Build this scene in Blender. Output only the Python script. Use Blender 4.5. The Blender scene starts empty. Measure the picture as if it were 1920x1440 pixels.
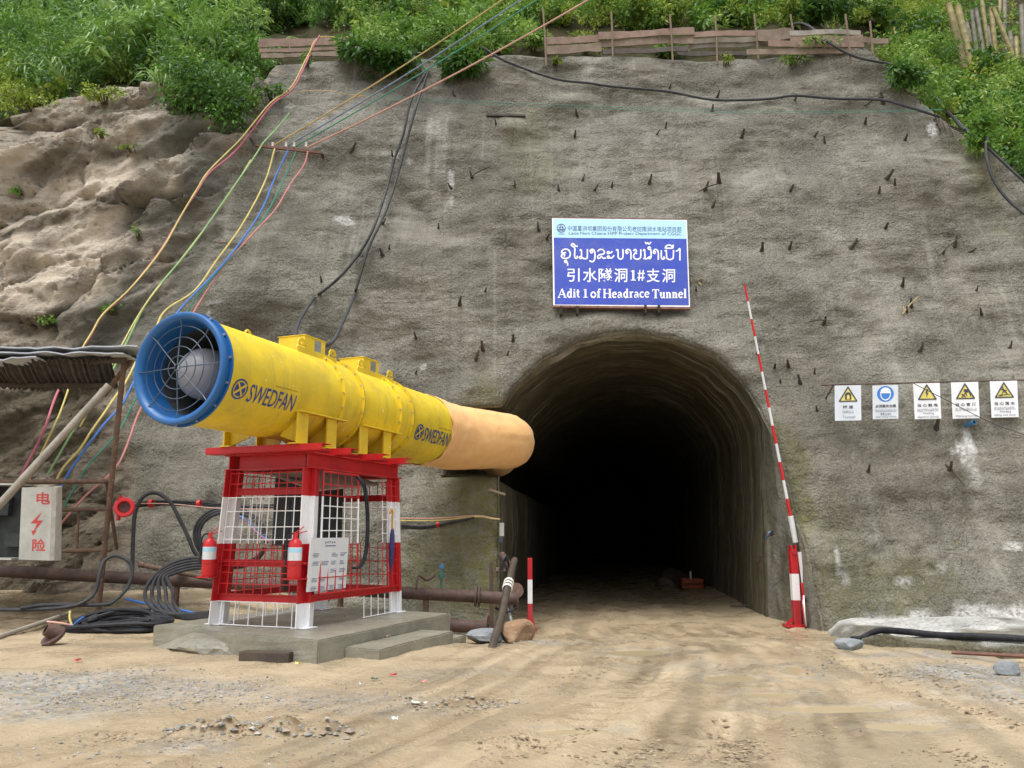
import bpy, bmesh, math, random
import numpy as np
from mathutils import Vector, Matrix

S = bpy.context.scene
C = S.collection
R = math.radians
rnd = random.Random(7)
nrg = np.random.default_rng(11)

# ------------------------------------------------------------------ camera, sky, sun, exposure
FPX, PITCH, EYE = 1535.0, 0.182, 1.4
cam = bpy.data.objects.new('camera', bpy.data.cameras.new('camera'))
C.objects.link(cam)
cam.location = (0, 0, EYE)
cam.rotation_euler = (math.pi / 2 + PITCH, 0, 0)
cam.data.sensor_width = 36
cam.data.lens = FPX / 1920 * 36
cam.data.clip_end = 600
S.camera = cam
W_ = bpy.data.worlds.new('World')
S.world = W_
W_.use_nodes = True
nt = W_.node_tree
nt.nodes.clear()
out = nt.nodes.new('ShaderNodeOutputWorld')
bg = nt.nodes.new('ShaderNodeBackground')
sky = nt.nodes.new('ShaderNodeTexSky')
hs = nt.nodes.new('ShaderNodeHueSaturation')
sky.sky_type = 'NISHITA'
sky.sun_disc = False
sky.sun_elevation = R(72)
sky.sun_rotation = R(205)
sky.air_density = 1.0
sky.dust_density = 4.0
hs.inputs['Saturation'].default_value = 0.30       # overcast: the dome is nearly white
bg.inputs['Strength'].default_value = 0.15
nt.links.new(sky.outputs[0], hs.inputs['Color'])
nt.links.new(hs.outputs[0], bg.inputs['Color'])
nt.links.new(bg.outputs[0], out.inputs[0])
sun = bpy.data.objects.new('sun', bpy.data.lights.new('sun', 'SUN'))
C.objects.link(sun)
sun.data.energy = 1.2
sun.data.angle = R(40)
sun.data.color = (1.0, 0.98, 0.95)
az = R(205)                                          # sun stands behind the camera, to its left
sun.rotation_euler = (R(90 - 72), 0, R(-25))
S.view_settings.view_transform = 'Standard'
S.view_settings.look = 'None'
S.view_settings.gamma = 1
S.view_settings.exposure = 0.8
S.cycles.max_bounces = 6

# ------------------------------------------------------------------ noise
def _h(i, j, k, s):
    n = (i * 374761393 + j * 668265263 + k * 1274126177 + s * 974711) & 0xffffffff
    n = ((n ^ (n >> 13)) * 1274126177) & 0xffffffff
    n = n ^ (n >> 16)
    return (n & 0xffff) / 32767.5 - 1.0
def vn(x, y, z=0.0, s=0):
    x, y, z = np.broadcast_arrays(np.asarray(x, float), np.asarray(y, float), np.asarray(z, float))
    i, j, k = np.floor(x).astype(np.int64), np.floor(y).astype(np.int64), np.floor(z).astype(np.int64)
    u, v, w = x - i, y - j, z - k
    u, v, w = u*u*u*(u*(u*6-15)+10), v*v*v*(v*(v*6-15)+10), w*w*(3-2*w)
    r = 0
    for a in (0, 1):
        for b in (0, 1):
            for c in (0, 1):
                r = r + _h(i+a, j+b, k+c, s) * (u if a else 1-u) * (v if b else 1-v) * (w if c else 1-w)
    return r
def fbm(x, y, z=0.0, o=4, s=0, g=.5):
    r, a, f = 0, 1, 1
    for q in range(o):
        r = r + a * vn(x*f, y*f, np.asarray(z)*f, s + q*17)
        a *= g; f *= 2.03
    return r
def sst(a, b, x):
    t = np.clip((np.asarray(x, float) - a) / (b - a), 0, 1)
    return t*t*(3-2*t)

def worley(x, y, s=0):
    """nearest-cell facets: (random of the cell, dx, dy, gap to the next cell)"""
    x, y = np.asarray(x, float), np.asarray(y, float)
    i, j = np.floor(x).astype(np.int64), np.floor(y).astype(np.int64)
    b1 = np.full(x.shape, 9.0); b2 = b1.copy(); cid = np.zeros(x.shape); dx = np.zeros(x.shape); dy = np.zeros(x.shape)
    for a in (-1, 0, 1):
        for b in (-1, 0, 1):
            px_ = i+a+.5+.45*_h(i+a, j+b, 0*i, s); py_ = j+b+.5+.45*_h(i+a, j+b, 0*i+1, s)
            d = np.hypot(x-px_, y-py_); m = d < b1
            b2 = np.where(m, b1, np.minimum(b2, d)); b1 = np.where(m, d, b1)
            cid = np.where(m, _h(i+a, j+b, 0*i+2, s), cid); dx = np.where(m, x-px_, dx); dy = np.where(m, y-py_, dy)
    return cid, dx, dy, b2-b1

# ------------------------------------------------------------------ places: rays of the surveyed view turned into points of the site
def ray(px, py):
    u, v = (px-960)/FPX, (720-py)/FPX
    return np.array([u, math.cos(PITCH) - v*math.sin(PITCH), math.sin(PITCH) + v*math.cos(PITCH)])
EYEP = np.array([0, 0, EYE])
def P(px, py, Y):
    d = ray(px, py)
    return EYEP + d*(Y/d[1])
def zg(x, y):
    """smooth ground level: falls to the tunnel, rises as a soil bank under the left rock"""
    x, y = np.asarray(x, float), np.asarray(y, float)
    right = -.42*sst(10.3, 16.2, y)
    left = .34*sst(12.2, 16.4, y)
    m = sst(-2.0, -5.0, x) if False else 1 - sst(-5.0, -2.2, x)
    r = right*(1-m) + left*m
    return r + .12*sst(4.2, 6.5, x)*sst(9, 12, y)
def march(fn, px, py, lo=4.0, hi=40.0, n=1800):
    d = ray(px, py)
    t = np.linspace(lo, hi, n)
    q = EYEP[None] + d[None]*t[:, None]/d[1]
    s = fn(q)
    k = np.argmax(s > 0)
    if not (s > 0).any():
        return q[-1]
    a, b = s[max(k-1, 0)], s[k]
    f = 0 if b == a else -a/(b-a)
    return q[max(k-1, 0)]*(1-f) + q[k]*f
def G(px, py):
    return march(lambda q: zg(q[:, 0], q[:, 1]) - q[:, 2], px, py)

def Ybase(x, z):
    x, z = np.asarray(x, float), np.asarray(z, float)
    y = 15.5 + .42*np.clip(z+.42, -1, 6.42) + .30*np.clip(z-6, 0, None)
    y = y - .12*np.clip(x-5.4, 0, 8)
    y = y + .8*(1-sst(-2.2, -.9, x))*(1-sst(4.0, 7.5, z))
    return y
def WB(px, py):
    return march(lambda q: q[:, 1] - Ybase(q[:, 0], q[:, 2]), px, py)

# top edge of the cut: above it the hillside lies back
_top = [(-300, 300), (0, 225), (120, 185), (200, 165), (300, 165), (330, 232), (455, 222), (510, 118), (640, 112), (940, 108), (1200, 110), (1400, 106), (1620, 92), (1690, 150), (1780, 225), (1850, 268), (1930, 345), (2200, 470)]
_tp = np.array([WB(*q) for q in _top])
_tx = np.maximum.accumulate(_tp[:, 0] + np.arange(len(_tp))*1e-3)
_tz = _tp[:, 2]
def ztop(x): return np.interp(x, _tx, _tz)
# where the sprayed concrete ends and bare rock begins on the left
_rb = np.array([WB(*q) for q in [(235, 1135), (250, 900), (238, 760), (255, 640), (330, 560), (395, 440), (425, 345), (478, 265), (525, 175), (565, 108), (600, 40)]])
def xrock(z): return np.interp(z, _rb[:, 2], _rb[:, 0])

# portal opening: edge of the sprayed face (front) and concrete frame set back in it
FRY = 18.45
_notch = [(-1.45, 4.02), (-1.45, 2.62)]
_fr = [(1443, 1190), (1440, 1165), (1437, 1000), (1434, 860), (1431, 800), (1419, 762), (1392, 721), (1337, 671), (1267, 642), (1215, 633), (1190, 631), (1140, 634), (1087, 646), (1021, 679), (967, 729), (944, 762)]
_fh = [(1560, 1225), (1548, 1195), (1508, 1020), (1462, 880), (1440, 806), (1423, 758), (1396, 717), (1340, 666), (1268, 636), (1215, 627), (1190, 625), (1138, 628), (1084, 641), (1017, 675), (963, 725), (940, 760)]
_lj = [(936, 893), (937, 1000), (936, 1100), (934, 1200), (933, 1230)]
def resample(pts, n):
    pts = np.array(pts, float)
    d = np.r_[0, np.cumsum(np.linalg.norm(np.diff(pts, axis=0), axis=1))]
    t = np.linspace(0, d[-1], n)
    return np.stack([np.interp(t, d, pts[:, i]) for i in range(pts.shape[1])], 1)
def prof(a, pt, n=96):
    r = resample([pt(*q) for q in a], n)
    l = [pt(*q) for q in _lj]
    return r, l
fr_r, fr_l = prof(_fr, lambda x, y: P(x, y, FRY)[[0, 2]])
fh_r, fh_l = prof(_fh, lambda x, y: WB(x, y)[[0, 2]])
fr_l = [np.array([fh_l[k][0]-.12, fh_l[k][1]]) for k in range(len(fh_l))]
def close(r, l):
    return np.vstack([r, resample([r[-1], _notch[0]], 10)[1:], resample([_notch[0], _notch[1]], 12)[1:], resample([_notch[1], (l[0][0], 2.6)], 10)[1:], resample([(l[0][0], 2.6)] + list(l[1:]), 30)[1:]])
FR = close(fr_r, fr_l)
FH = close(fh_r, fh_l)
def dist_poly(x, z, poly):
    d = np.full(x.shape, 1e9)
    for a, b in zip(poly[:-1], poly[1:]):
        ab = b-a
        t = np.clip(((x-a[0])*ab[0] + (z-a[1])*ab[1]) / max(ab@ab, 1e-9), 0, 1)
        d = np.minimum(d, np.hypot(x-a[0]-t*ab[0], z-a[1]-t*ab[1]))
    return d
def inside(x, z, poly):
    r = np.zeros(x.shape, bool)
    n = len(poly)
    for k in range(n):
        a, b = poly[k], poly[(k+1) % n]
        c = ((a[1] > z) != (b[1] > z)) & (x < (b[0]-a[0])*(z-a[1])/((b[1]-a[1]) if b[1] != a[1] else 1e-9)+a[0])
        r ^= c
    return r

def Yw(x, z, hill=True, edge=True):
    """the cut face: sprayed concrete, rock on the left, hillside above the top edge"""
    x, z = np.asarray(x, float), np.asarray(z, float)
    y = Ybase(x, np.minimum(z, 40))
    zt = ztop(x)
    dz = z - zt
    if hill:
        y = y + np.where(dz > 0, (.62+.25*sst(-3, -8, x) if False else .62)*np.clip(dz, 0, None) + .45*sst(0, .6, dz), 0)
    m = 1 - sst(-1.0, .35, x - xrock(z))                      # rock mask
    h = sst(-.2, .6, dz)
    # broad swells, spray layers, small lumps
    w = .26*fbm(x*.33, z*.42, 3.1, 3, 5) + .09*fbm(x*.8, z*1.0, 9.2, 3, 8)
    w = w + .030*fbm(x*.5, z*2.1, 1.7, 3, 21) + .020*fbm(x*1.3, z*6.0, 4.4, 3, 31) + .020*fbm(x*5.5, z*7.5, 2.4, 3, 33)
    lo = 1 - sst(1.0, 4.0, z)
    w = w + .07*lo*fbm(x*1.6, z*1.6, 2.0, 3, 45)
    # blocky, bedded rock dipping to the left
    u, v = x*.86 + z*.5, z*.86 - x*.5
    k = fbm(u*.35, v*.75, .5, 4, 61)
    led = np.abs(fbm(u*.5+7, v*1.25, 2.2, 3, 71))
    crk = np.abs(vn(u*.9+3*0.2*k, v*2.1, 5.5, 83))
    if m.max() > 0:
        wu, wv = u + .35*fbm(u*.9, v*.9, 3, 3, 11), v + .25*fbm(u*.9, v*.9, 6, 3, 12)
        c1, ax_, ay_, g1 = worley(wu*.30, wv*.66, 5)
        c2, bx_, by_, g2 = worley(wu*1.15+3, wv*2.1, 9)
        c3, ex_, ey_, g3 = worley(wu*3.1, wv*4.6+7, 13)
        rock = .36*k + .30*c1 + .48*ay_*(.7+c1) + .28*ax_*c1 + .05*c2 + .09*by_*(.5+c2) + .02*c3 + .03*ey_ - .16*np.clip(1-g1/.05, 0, 1) - .05*np.clip(1-g2/.06, 0, 1) + .05*fbm(u*1.2, v*5, .3, 4, 95) + .05
    else:
        rock = 0*k
    y = y - w*(1-h)*(1-.35*m) - rock*m*(1-h*.6)
    y = y + h*.35*fbm(x*.6, z*.6, 8.8, 4, 101)
    if edge:
        xs, zs = x.ravel(), z.ravel()
        near = (xs > -2.2) & (xs < 6.6) & (zs < 7.2)
        d = np.full(xs.shape, 9.0)
        if near.any():
            d[near] = dist_poly(xs[near], zs[near], FH)
        d = d.reshape(x.shape)
        y = y - .10*np.exp(-((d-.45)/.25)**2)*sst(3.2, 4.6, z) + .16*np.clip(1-d/.16, 0, 1)**2
    return y
def WO(px, py, off=0.0):
    """point on the built face (with its relief); off metres towards the viewer side"""
    p = hit(px, py)
    return p + np.array([0, -off, 0])
def _coarse(q):
    dz = np.clip(q[:, 2]-ztop(q[:, 0]), 0, None)
    return q[:, 1] - (Ybase(q[:, 0], q[:, 2]) + .62*dz + .45*sst(0, .6, dz))
def hit(px, py):
    c = march(_coarse, px, py, 8, 70, 420)
    return march(lambda q: q[:, 1] - Yw(q[:, 0], q[:, 2], edge=False), px, py, c[1]-2.2, c[1]+2.2, 130)

# ------------------------------------------------------------------ materials
def newmat(name):
    m = bpy.data.materials.new(name)
    m.use_nodes = True
    t = m.node_tree
    return m, t, t.nodes['Principled BSDF']
def N(t, kind, **kw):
    n = t.nodes.new('ShaderNode' + kind)
    for k, v in kw.items():
        if hasattr(n, k):
            setattr(n, k, v)
        else:
            n.inputs[k.replace('_', ' ')].default_value = v
    return n
def L(t, a, b): t.links.new(a, b)
def pos(t, sx=1, sy=1, sz=1):
    g = N(t, 'NewGeometry')
    m = N(t, 'Mapping')
    m.inputs['Scale'].default_value = (sx, sy, sz)
    L(t, g.outputs['Position'], m.inputs['Vector'])
    return m.outputs[0]
def noise(t, vec, scale, detail=4, rough=.55, dist=0.0):
    n = N(t, 'TexNoise')
    n.inputs['Scale'].default_value = scale
    n.inputs['Detail'].default_value = detail
    n.inputs['Roughness'].default_value = rough
    n.inputs['Distortion'].default_value = dist
    if vec is not None: L(t, vec, n.inputs['Vector'])
    return n.outputs['Fac']
def ramp(t, fac, stops):
    r = N(t, 'ValToRGB')
    e = r.color_ramp.elements
    while len(e) < len(stops): e.new(.5)
    for el, (p, c) in zip(e, stops):
        el.position = p
        el.color = (c, c, c, 1) if isinstance(c, (int, float)) else tuple(c) + (1,)
    L(t, fac, r.inputs[0])
    return r.outputs[0]
def mix(t, fac, a, b, mode='MIX'):
    m = N(t, 'Mix', data_type='RGBA', blend_type=mode)
    for s, v in ((0, fac), (6, a), (7, b)):
        if isinstance(v, (int, float)): m.inputs[s].default_value = v
        elif isinstance(v, tuple): m.inputs[s].default_value = v if len(v) == 4 else v + (1,)
        else: L(t, v, m.inputs[s])
    return m.outputs[2]
def mth(t, op, a, b=0.0, clamp=False):
    m = N(t, 'Math', operation=op, use_clamp=clamp)
    for s, v in ((0, a), (1, b)):
        if isinstance(v, (int, float)): m.inputs[s].default_value = v
        else: L(t, v, m.inputs[s])
    return m.outputs[0]
def bump(t, bsdf, hts):
    prev = None
    for h, dist, st in hts:
        b = N(t, 'Bump')
        b.inputs['Strength'].default_value = st
        b.inputs['Distance'].default_value = dist
        L(t, h, b.inputs['Height'])
        if prev is not None: L(t, prev, b.inputs['Normal'])
        prev = b.outputs[0]
    L(t, prev, bsdf.inputs['Normal'])
def mat(name, c1, c2=None, scale=6, rough=.55, bmp=.3, bscale=40, metal=0.0, c3=None, lo=.35, hi=.65, spec=.5):
    """paint / metal / stone with wear of its own: two or three mottled colours and a fine grain"""
    m, t, b = newmat(name)
    v = N(t, 'TexCoord').outputs['Object']
    c2 = c2 or tuple(x*.75 for x in c1)
    col = mix(t, ramp(t, noise(t, v, scale, 5, .6), [(lo, 0.0), (hi, 1.0)]), c1, c2)
    if c3: col = mix(t, ramp(t, noise(t, v, scale*3.7, 5, .7), [(.60, 0.0), (.68, 1.0)]), col, c3)
    L(t, col, b.inputs['Base Color'])
    L(t, ramp(t, noise(t, v, scale*2, 3), [(.3, max(rough-.12, .05)), (.7, min(rough+.12, 1))]), b.inputs['Roughness'])
    b.inputs['Metallic'].default_value = metal
    b.inputs['Specular IOR Level'].default_value = spec
    if bmp: bump(t, b, [(noise(t, v, bscale, 4), .01, bmp)])
    return m

def shotcrete(name, dark=1.0):
    m, t, b = newmat(name)
    at = N(t, 'Attribute', attribute_name='stain')
    sp = N(t, 'SeparateColor'); L(t, at.outputs['Color'], sp.inputs[0])
    v = pos(t)
    vh = pos(t, .8, .8, 3.4)
    big = noise(t, v, .33, 4, .6)
    med = noise(t, vh, 1.1, 5, .62, .4)
    fine = noise(t, v, 12, 5, .68)
    gr = noise(t, v, 38, 3, .65)
    k = lambda c: tuple(x*dark for x in c)
    c = mix(t, ramp(t, big, [(.36, 0.0), (.64, 1.0)]), k((.218, .207, .162)), k((.142, .131, .096)))
    c = mix(t, ramp(t, med, [(.42, 0.0), (.66, .8)]), c, k((.262, .250, .202)))
    c = mix(t, ramp(t, noise(t, v, .9, 5, .65, .5), [(.54, 0.0), (.72, .6)]), c, k((.10, .091, .067)))
    # pits between the sprayed lumps
    c = mix(t, ramp(t, fine, [(.30, .55), (.44, 0.0)]), c, k((.08, .073, .055)))
    c = mix(t, ramp(t, gr, [(.38, .62), (.49, 0.0)]), c, k((.060, .055, .042)))
    c = mix(t, ramp(t, gr, [(.55, 0.0), (.70, .6)]), c, k((.33, .325, .28)))
    # rain-washed drips
    dr = noise(t, pos(t, 4.5, .3, .16), 1.0, 5, .65)
    c = mix(t, ramp(t, dr, [(.32, .35), (.44, 0.0)]), c, k((.085, .078, .056)))
    c = mix(t, ramp(t, dr, [(.56, 0.0), (.70, .40)]), c, k((.34, .335, .29)))
    # moss, lime, earth stains with shapes of their own
    br = noise(t, v, 6, 5, .7)
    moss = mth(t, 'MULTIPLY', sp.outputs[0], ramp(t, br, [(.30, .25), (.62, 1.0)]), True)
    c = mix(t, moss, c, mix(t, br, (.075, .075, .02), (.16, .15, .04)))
    lime = mth(t, 'MULTIPLY', sp.outputs[1], ramp(t, noise(t, v, 14, 5, .7), [(.32, .1), (.55, 1.0)]), True)
    c = mix(t, lime, c, (.66, .66, .63))
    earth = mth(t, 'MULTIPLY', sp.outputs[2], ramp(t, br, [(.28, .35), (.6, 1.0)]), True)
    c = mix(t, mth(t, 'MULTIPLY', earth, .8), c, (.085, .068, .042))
    L(t, c, b.inputs['Base Color'])
    L(t, ramp(t, big, [(.35, .50), (.65, .82)]), b.inputs['Roughness'])
    b.inputs['Specular IOR Level'].default_value = .35
    vo = N(t, 'TexVoronoi'); vo.inputs['Scale'].default_value = 17; L(t, v, vo.inputs['Vector'])
    ln_ = N(t, 'TexNoise', noise_type='RIDGED_MULTIFRACTAL'); ln_.inputs['Scale'].default_value = 1.0; ln_.inputs['Detail'].default_value = 4; ln_.inputs['Roughness'].default_value = .6; ln_.inputs['Distortion'].default_value = .5; L(t, pos(t, 1.1, 1.1, 6.5), ln_.inputs['Vector']); lay = ln_.outputs['Fac']
    rgh = ramp(t, noise(t, v, .8, 4, .6), [(.38, .25), (.62, 1.0)])          # trowel-smooth to heavily spattered
    ck = N(t, 'TexVoronoi', feature='DISTANCE_TO_EDGE'); ck.inputs['Scale'].default_value = .55
    wv = N(t, 'VectorMath', operation='ADD'); L(t, v, wv.inputs[0]); nz = N(t, 'TexNoise'); nz.inputs['Scale'].default_value = 1.4; nz.inputs['Detail'].default_value = 5; L(t, v, nz.inputs['Vector']); L(t, nz.outputs['Color'], wv.inputs[1]); L(t, wv.outputs[0], ck.inputs['Vector'])
    bump(t, b, [(lay, .06, .5), (mth(t, 'MULTIPLY', fine, rgh), .12, .85), (mth(t, 'MULTIPLY', vo.outputs['Distance'], rgh), .05, .7), (mth(t, 'MULTIPLY', gr, rgh), .035, .9)])
    crack = mth(t, 'MULTIPLY', ramp(t, ck.outputs['Distance'], [(0.0, 1.0), (.010, 0.0)]), ramp(t, big, [(.52, 0.0), (.60, .7)]))
    L(t, mix(t, crack, c, k((.06, .052, .04))), b.inputs['Base Color'])
    return m
M = {}
M['shotcrete'] = shotcrete('shotcrete_grey')
def rockmat():
    m, t, b = newmat('weathered_rock')
    at = N(t, 'Attribute', attribute_name='stain')
    sp = N(t, 'SeparateColor'); L(t, at.outputs['Color'], sp.inputs[0])
    v = pos(t)
    vb = N(t, 'Mapping'); vb.inputs['Rotation'].default_value = (0, R(-30), 0); vb.inputs['Scale'].default_value = (.6, 1, 2.6)
    L(t, v, vb.inputs['Vector'])
    a = noise(t, vb.outputs[0], .8, 6, .62, .6)
    f = noise(t, v, 5.5, 6, .68)
    g = noise(t, v, 30, 4, .6)
    c = mix(t, ramp(t, a, [(.38, 0.0), (.60, 1.0)]), (.34, .295, .23), (.56, .49, .40))
    c = mix(t, ramp(t, f, [(.34, .8), (.47, 0.0)]), c, (.10, .078, .052))
    c = mix(t, ramp(t, noise(t, v, 1.6, 5, .7), [(.55, 0.0), (.68, .7)]), c, (.38, .27, .175))
    pale = mth(t, 'MULTIPLY', sp.outputs[1], ramp(t, noise(t, vb.outputs[0], 2.3, 6, .66, .4), [(.22, .2), (.44, 1.0)]), True)
    c = mix(t, pale, c, mix(t, f, (.58, .48, .36), (.82, .72, .58)))
    moss = mth(t, 'MULTIPLY', sp.outputs[0], ramp(t, f, [(.35, 0.0), (.65, 1.0)]), True)
    c = mix(t, moss, c, (.085, .095, .030))
    earth = mth(t, 'MULTIPLY', sp.outputs[2], ramp(t, f, [(.25, .6), (.55, 1.0)]), True)  # brown earth; under the shed the mask also carries painted roof shade
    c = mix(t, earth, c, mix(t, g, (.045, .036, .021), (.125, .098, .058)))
    L(t, c, b.inputs['Base Color'])
    bl = N(t, 'Attribute', attribute_name='blend')
    bf = mth(t, 'MULTIPLY', bl.outputs['Fac'], ramp(t, mth(t, 'ADD', mth(t, 'MULTIPLY', f, .6), mth(t, 'MULTIPLY', bl.outputs['Fac'], .6)), [(.42, 0.0), (.62, 1.0)]), True)
    c = mix(t, bf, c, mix(t, f, (.12, .113, .09), (.23, .222, .182)))
    L(t, c, b.inputs['Base Color'])
    b.inputs['Roughness'].default_value = .82
    b.inputs['Specular IOR Level'].default_value = .25
    bump(t, b, [(a, .18, .8), (f, .14, 1.0), (noise(t, vb.outputs[0], 7, 6, .7), .08, .9), (g, .03, .8)])
    return m
M['rock'] = rockmat()
M['soil'] = mat('dark_soil', (.055, .043, .022), (.030, .034, .013), 3, .95, .8, 12, spec=.08)
def mudmat():
    m, t, b = newmat('wet_mud')
    at = N(t, 'Attribute', attribute_name='stain')
    sp = N(t, 'SeparateColor'); L(t, at.outputs['Color'], sp.inputs[0])
    v = pos(t)
    a = noise(t, v, .55, 5, .6, .3)
    f = noise(t, v, 5, 6, .66)
    g = noise(t, v, 55, 4, .65)
    c = mix(t, ramp(t, a, [(.34, 0.0), (.66, 1.0)]), (.465, .372, .240), (.375, .298, .188))
    c = mix(t, ramp(t, f, [(.30, .4), (.44, 0.0)]), c, (.30, .235, .15))
    c = mix(t, ramp(t, f, [(.56, 0.0), (.74, .5)]), c, (.53, .445, .315))
    c = mix(t, ramp(t, g, [(.32, .6), (.44, 0.0)]), c, (.25, .20, .135))
    # grey crushed stone trodden in
    gk = mth(t, 'MULTIPLY', sp.outputs[1], ramp(t, noise(t, v, 9, 6, .75), [(.38, .0), (.54, 1.0)]), True)
    vo = N(t, 'TexVoronoi'); vo.inputs['Scale'].default_value = 26; L(t, v, vo.inputs['Vector'])
    vs = N(t, 'SeparateColor'); L(t, vo.outputs['Color'], vs.inputs[0])
    c = mix(t, gk, c, mix(t, vs.outputs[0], (.17, .17, .155), (.40, .395, .37)))
    # churned brown clods and trodden dark soil
    c = mix(t, mth(t, 'MULTIPLY', sp.outputs[0], ramp(t, f, [(.35, .3), (.6, 1.0)]), True), c, (.29, .205, .115))
    c = mix(t, mth(t, 'MULTIPLY', sp.outputs[2], ramp(t, f, [(.25, .5), (.6, 1.0)]), True), c, (.070, .050, .026))
    L(t, c, b.inputs['Base Color'])
    L(t, ramp(t, noise(t, v, 1.3, 4, .6, .5), [(.40, .14), (.60, .58)]), b.inputs['Roughness'])
    b.inputs['Specular IOR Level'].default_value = .5
    bump(t, b, [(f, .035, .6), (noise(t, v, 18, 5, .7), .022, .8), (g, .008, .8)])
    return m
M['mud'] = mudmat()
def lining():
    m, t, b = newmat('tunnel_concrete')
    v = pos(t)
    st = noise(t, pos(t, .5, 2.4, .14), 1.6, 5, .6)
    f = noise(t, v, 4, 5, .65)
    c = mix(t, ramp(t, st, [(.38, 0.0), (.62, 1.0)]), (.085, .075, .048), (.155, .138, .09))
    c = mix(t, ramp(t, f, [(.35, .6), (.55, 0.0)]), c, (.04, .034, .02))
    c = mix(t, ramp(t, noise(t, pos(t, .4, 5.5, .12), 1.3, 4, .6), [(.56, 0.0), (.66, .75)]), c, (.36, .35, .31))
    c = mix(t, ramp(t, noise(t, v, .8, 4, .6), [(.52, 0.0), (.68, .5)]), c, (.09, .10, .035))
    L(t, c, b.inputs['Base Color'])
    b.inputs['Roughness'].default_value = .6
    bump(t, b, [(f, .03, .5), (noise(t, v, 25, 4), .008, .5)])
    return m
M['lining'] = lining()
M['concrete'] = mat('site_concrete', (.30, .285, .225), (.20, .19, .145), 2.2, .36, .6, 30, c3=(.34, .285, .19))
M['apron'] = mat('pale_cement', (.33, .335, .31), (.19, .19, .165), 4, .75, 1.0, 14, c3=(.13, .125, .09))
def paint(name, c, chip=(.25, .12, .06), scale=4, thr=.66, rough=.38, dirt=.18):
    m, t, b = newmat(name)
    v = N(t, 'TexCoord').outputs['Object']
    n1 = noise(t, v, scale, 6, .65)
    col = mix(t, ramp(t, noise(t, v, 1.7, 5, .6), [(.35, 0.0), (.7, dirt*2.5)]), c, tuple(x*.68+.015 for x in c))
    col = mix(t, ramp(t, noise(t, v, 22, 4, .7), [(.60, 0.0), (.75, .25)]), col, tuple(min(x*1.15+.05, .9) for x in c))
    run = noise(t, pos(t, 7, 7, .55), 1.0, 5, .7)                      # rain-run dust
    col = mix(t, ramp(t, run, [(.54, 0.0), (.74, dirt*2.2)]), col, tuple(x*.45+.07 for x in c))
    col = mix(t, ramp(t, n1, [(thr, 0.0), (thr+.03, .85)]), col, chip)
    L(t, col, b.inputs['Base Color'])
    L(t, ramp(t, noise(t, v, 5, 4), [(.3, rough-.08), (.7, rough+.16)]), b.inputs['Roughness'])
    bump(t, b, [(noise(t, v, 60, 3), .004, .25), (noise(t, v, 3, 2), .02, .12)])
    return m
M['yellow'] = paint('yellow_enamel', (.82, .60, .022), (.88, .78, .42), 9, .66, .44, .42)
M['blue_paint'] = paint('blue_enamel', (.012, .115, .34), (.20, .32, .42), 7, .66, .36, .2)
M['ink'] = paint('navy_lettering', (.025, .06, .26), (.3, .28, .2), 14, .72, .5)
M['grey_hub'] = paint('grey_primer', (.32, .32, .34), (.2, .2, .2), 8, .72, .45)
M['dark_liner'] = mat('dark_perforated_liner', (.10, .105, .11), (.055, .06, .06), 8, .6, .5, 90)
M['galv'] = mat('galvanised_steel', (.45, .46, .47), (.32, .33, .34), 12, .4, .2, 60, metal=.6)
def bands(name, cuts, cols, axis=2, dirt=(.33, .10, .05)):
    """paint applied in bands along the object's own height"""
    m, t, b = newmat(name)
    tc = N(t, 'TexCoord').outputs['Object']
    sp = N(t, 'SeparateXYZ'); L(t, tc, sp.inputs[0])
    zz = mth(t, 'ADD', sp.outputs[axis], mth(t, 'MULTIPLY', mth(t, 'SUBTRACT', noise(t, tc, 30, 2), .5), .008))
    col = cols[0]
    for cut, cc in zip(cuts, cols[1:]):
        col = mix(t, mth(t, 'GREATER_THAN', zz, cut), col, cc)
    col = mix(t, ramp(t, noise(t, tc, 2.2, 5, .65), [(.45, 0.0), (.80, .16)]), col, (.10, .07, .055), 'MULTIPLY')
    col = mix(t, ramp(t, noise(t, tc, 24, 5, .75), [(.655, 0.0), (.69, .75)]), col, dirt)
    L(t, col, b.inputs['Base Color'])
    mud_ = mth(t, 'MULTIPLY', ramp(t, mth(t, 'ADD', sp.outputs[axis], mth(t, 'MULTIPLY', noise(t, tc, 9, 5, .7), .5)), [(.42, 1.0), (.72, 0.0)]), .55)
    col = mix(t, mud_, col, (.36, .29, .19))
    col = mix(t, ramp(t, noise(t, pos(t, 9, 9, .9), 1.0, 5, .7), [(.58, 0.0), (.72, .4)]), col, (.25, .13, .08))
    L(t, ramp(t, noise(t, tc, 6, 3), [(.3, .30), (.7, .55)]), b.inputs['Roughness'])
    bump(t, b, [(noise(t, tc, 45, 3), .004, .3)])
    return m
RED, WHITE = (.50, .012, .016), (.84, .84, .84)
M['stand'] = bands('red_and_white_frame_paint', (.56, 1.285, 1.89), (WHITE, RED, WHITE, RED))
M['red'] = paint('red_enamel', RED, (.55, .5, .48), 11, .70, .36)
M['ext_red'] = paint('extinguisher_red', (.62, .012, .018), (.3, .1, .08), 12, .74, .28)
M['white'] = paint('white_enamel', (.74, .75, .76), (.42, .36, .28), 10, .70, .40)
M['cable'] = mat('black_rubber', (.014, .015, .019), (.03, .031, .035), 9, .6, .3, 60, c3=(.09, .08, .065), spec=.25)
M['cable_dusty'] = mat('dusty_black_rubber', (.030, .032, .038), (.06, .06, .06), 7, .6, .3, 60, spec=.3)
M['rust'] = mat('rusty_pipe', (.105, .060, .045), (.065, .04, .033), 5, .7, .7, 40, c3=(.23, .10, .05))
M['rust_light'] = mat('rusty_brown_steel', (.16, .095, .06), (.10, .06, .04), 6, .75, .6, 40, c3=(.28, .24, .20))
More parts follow.
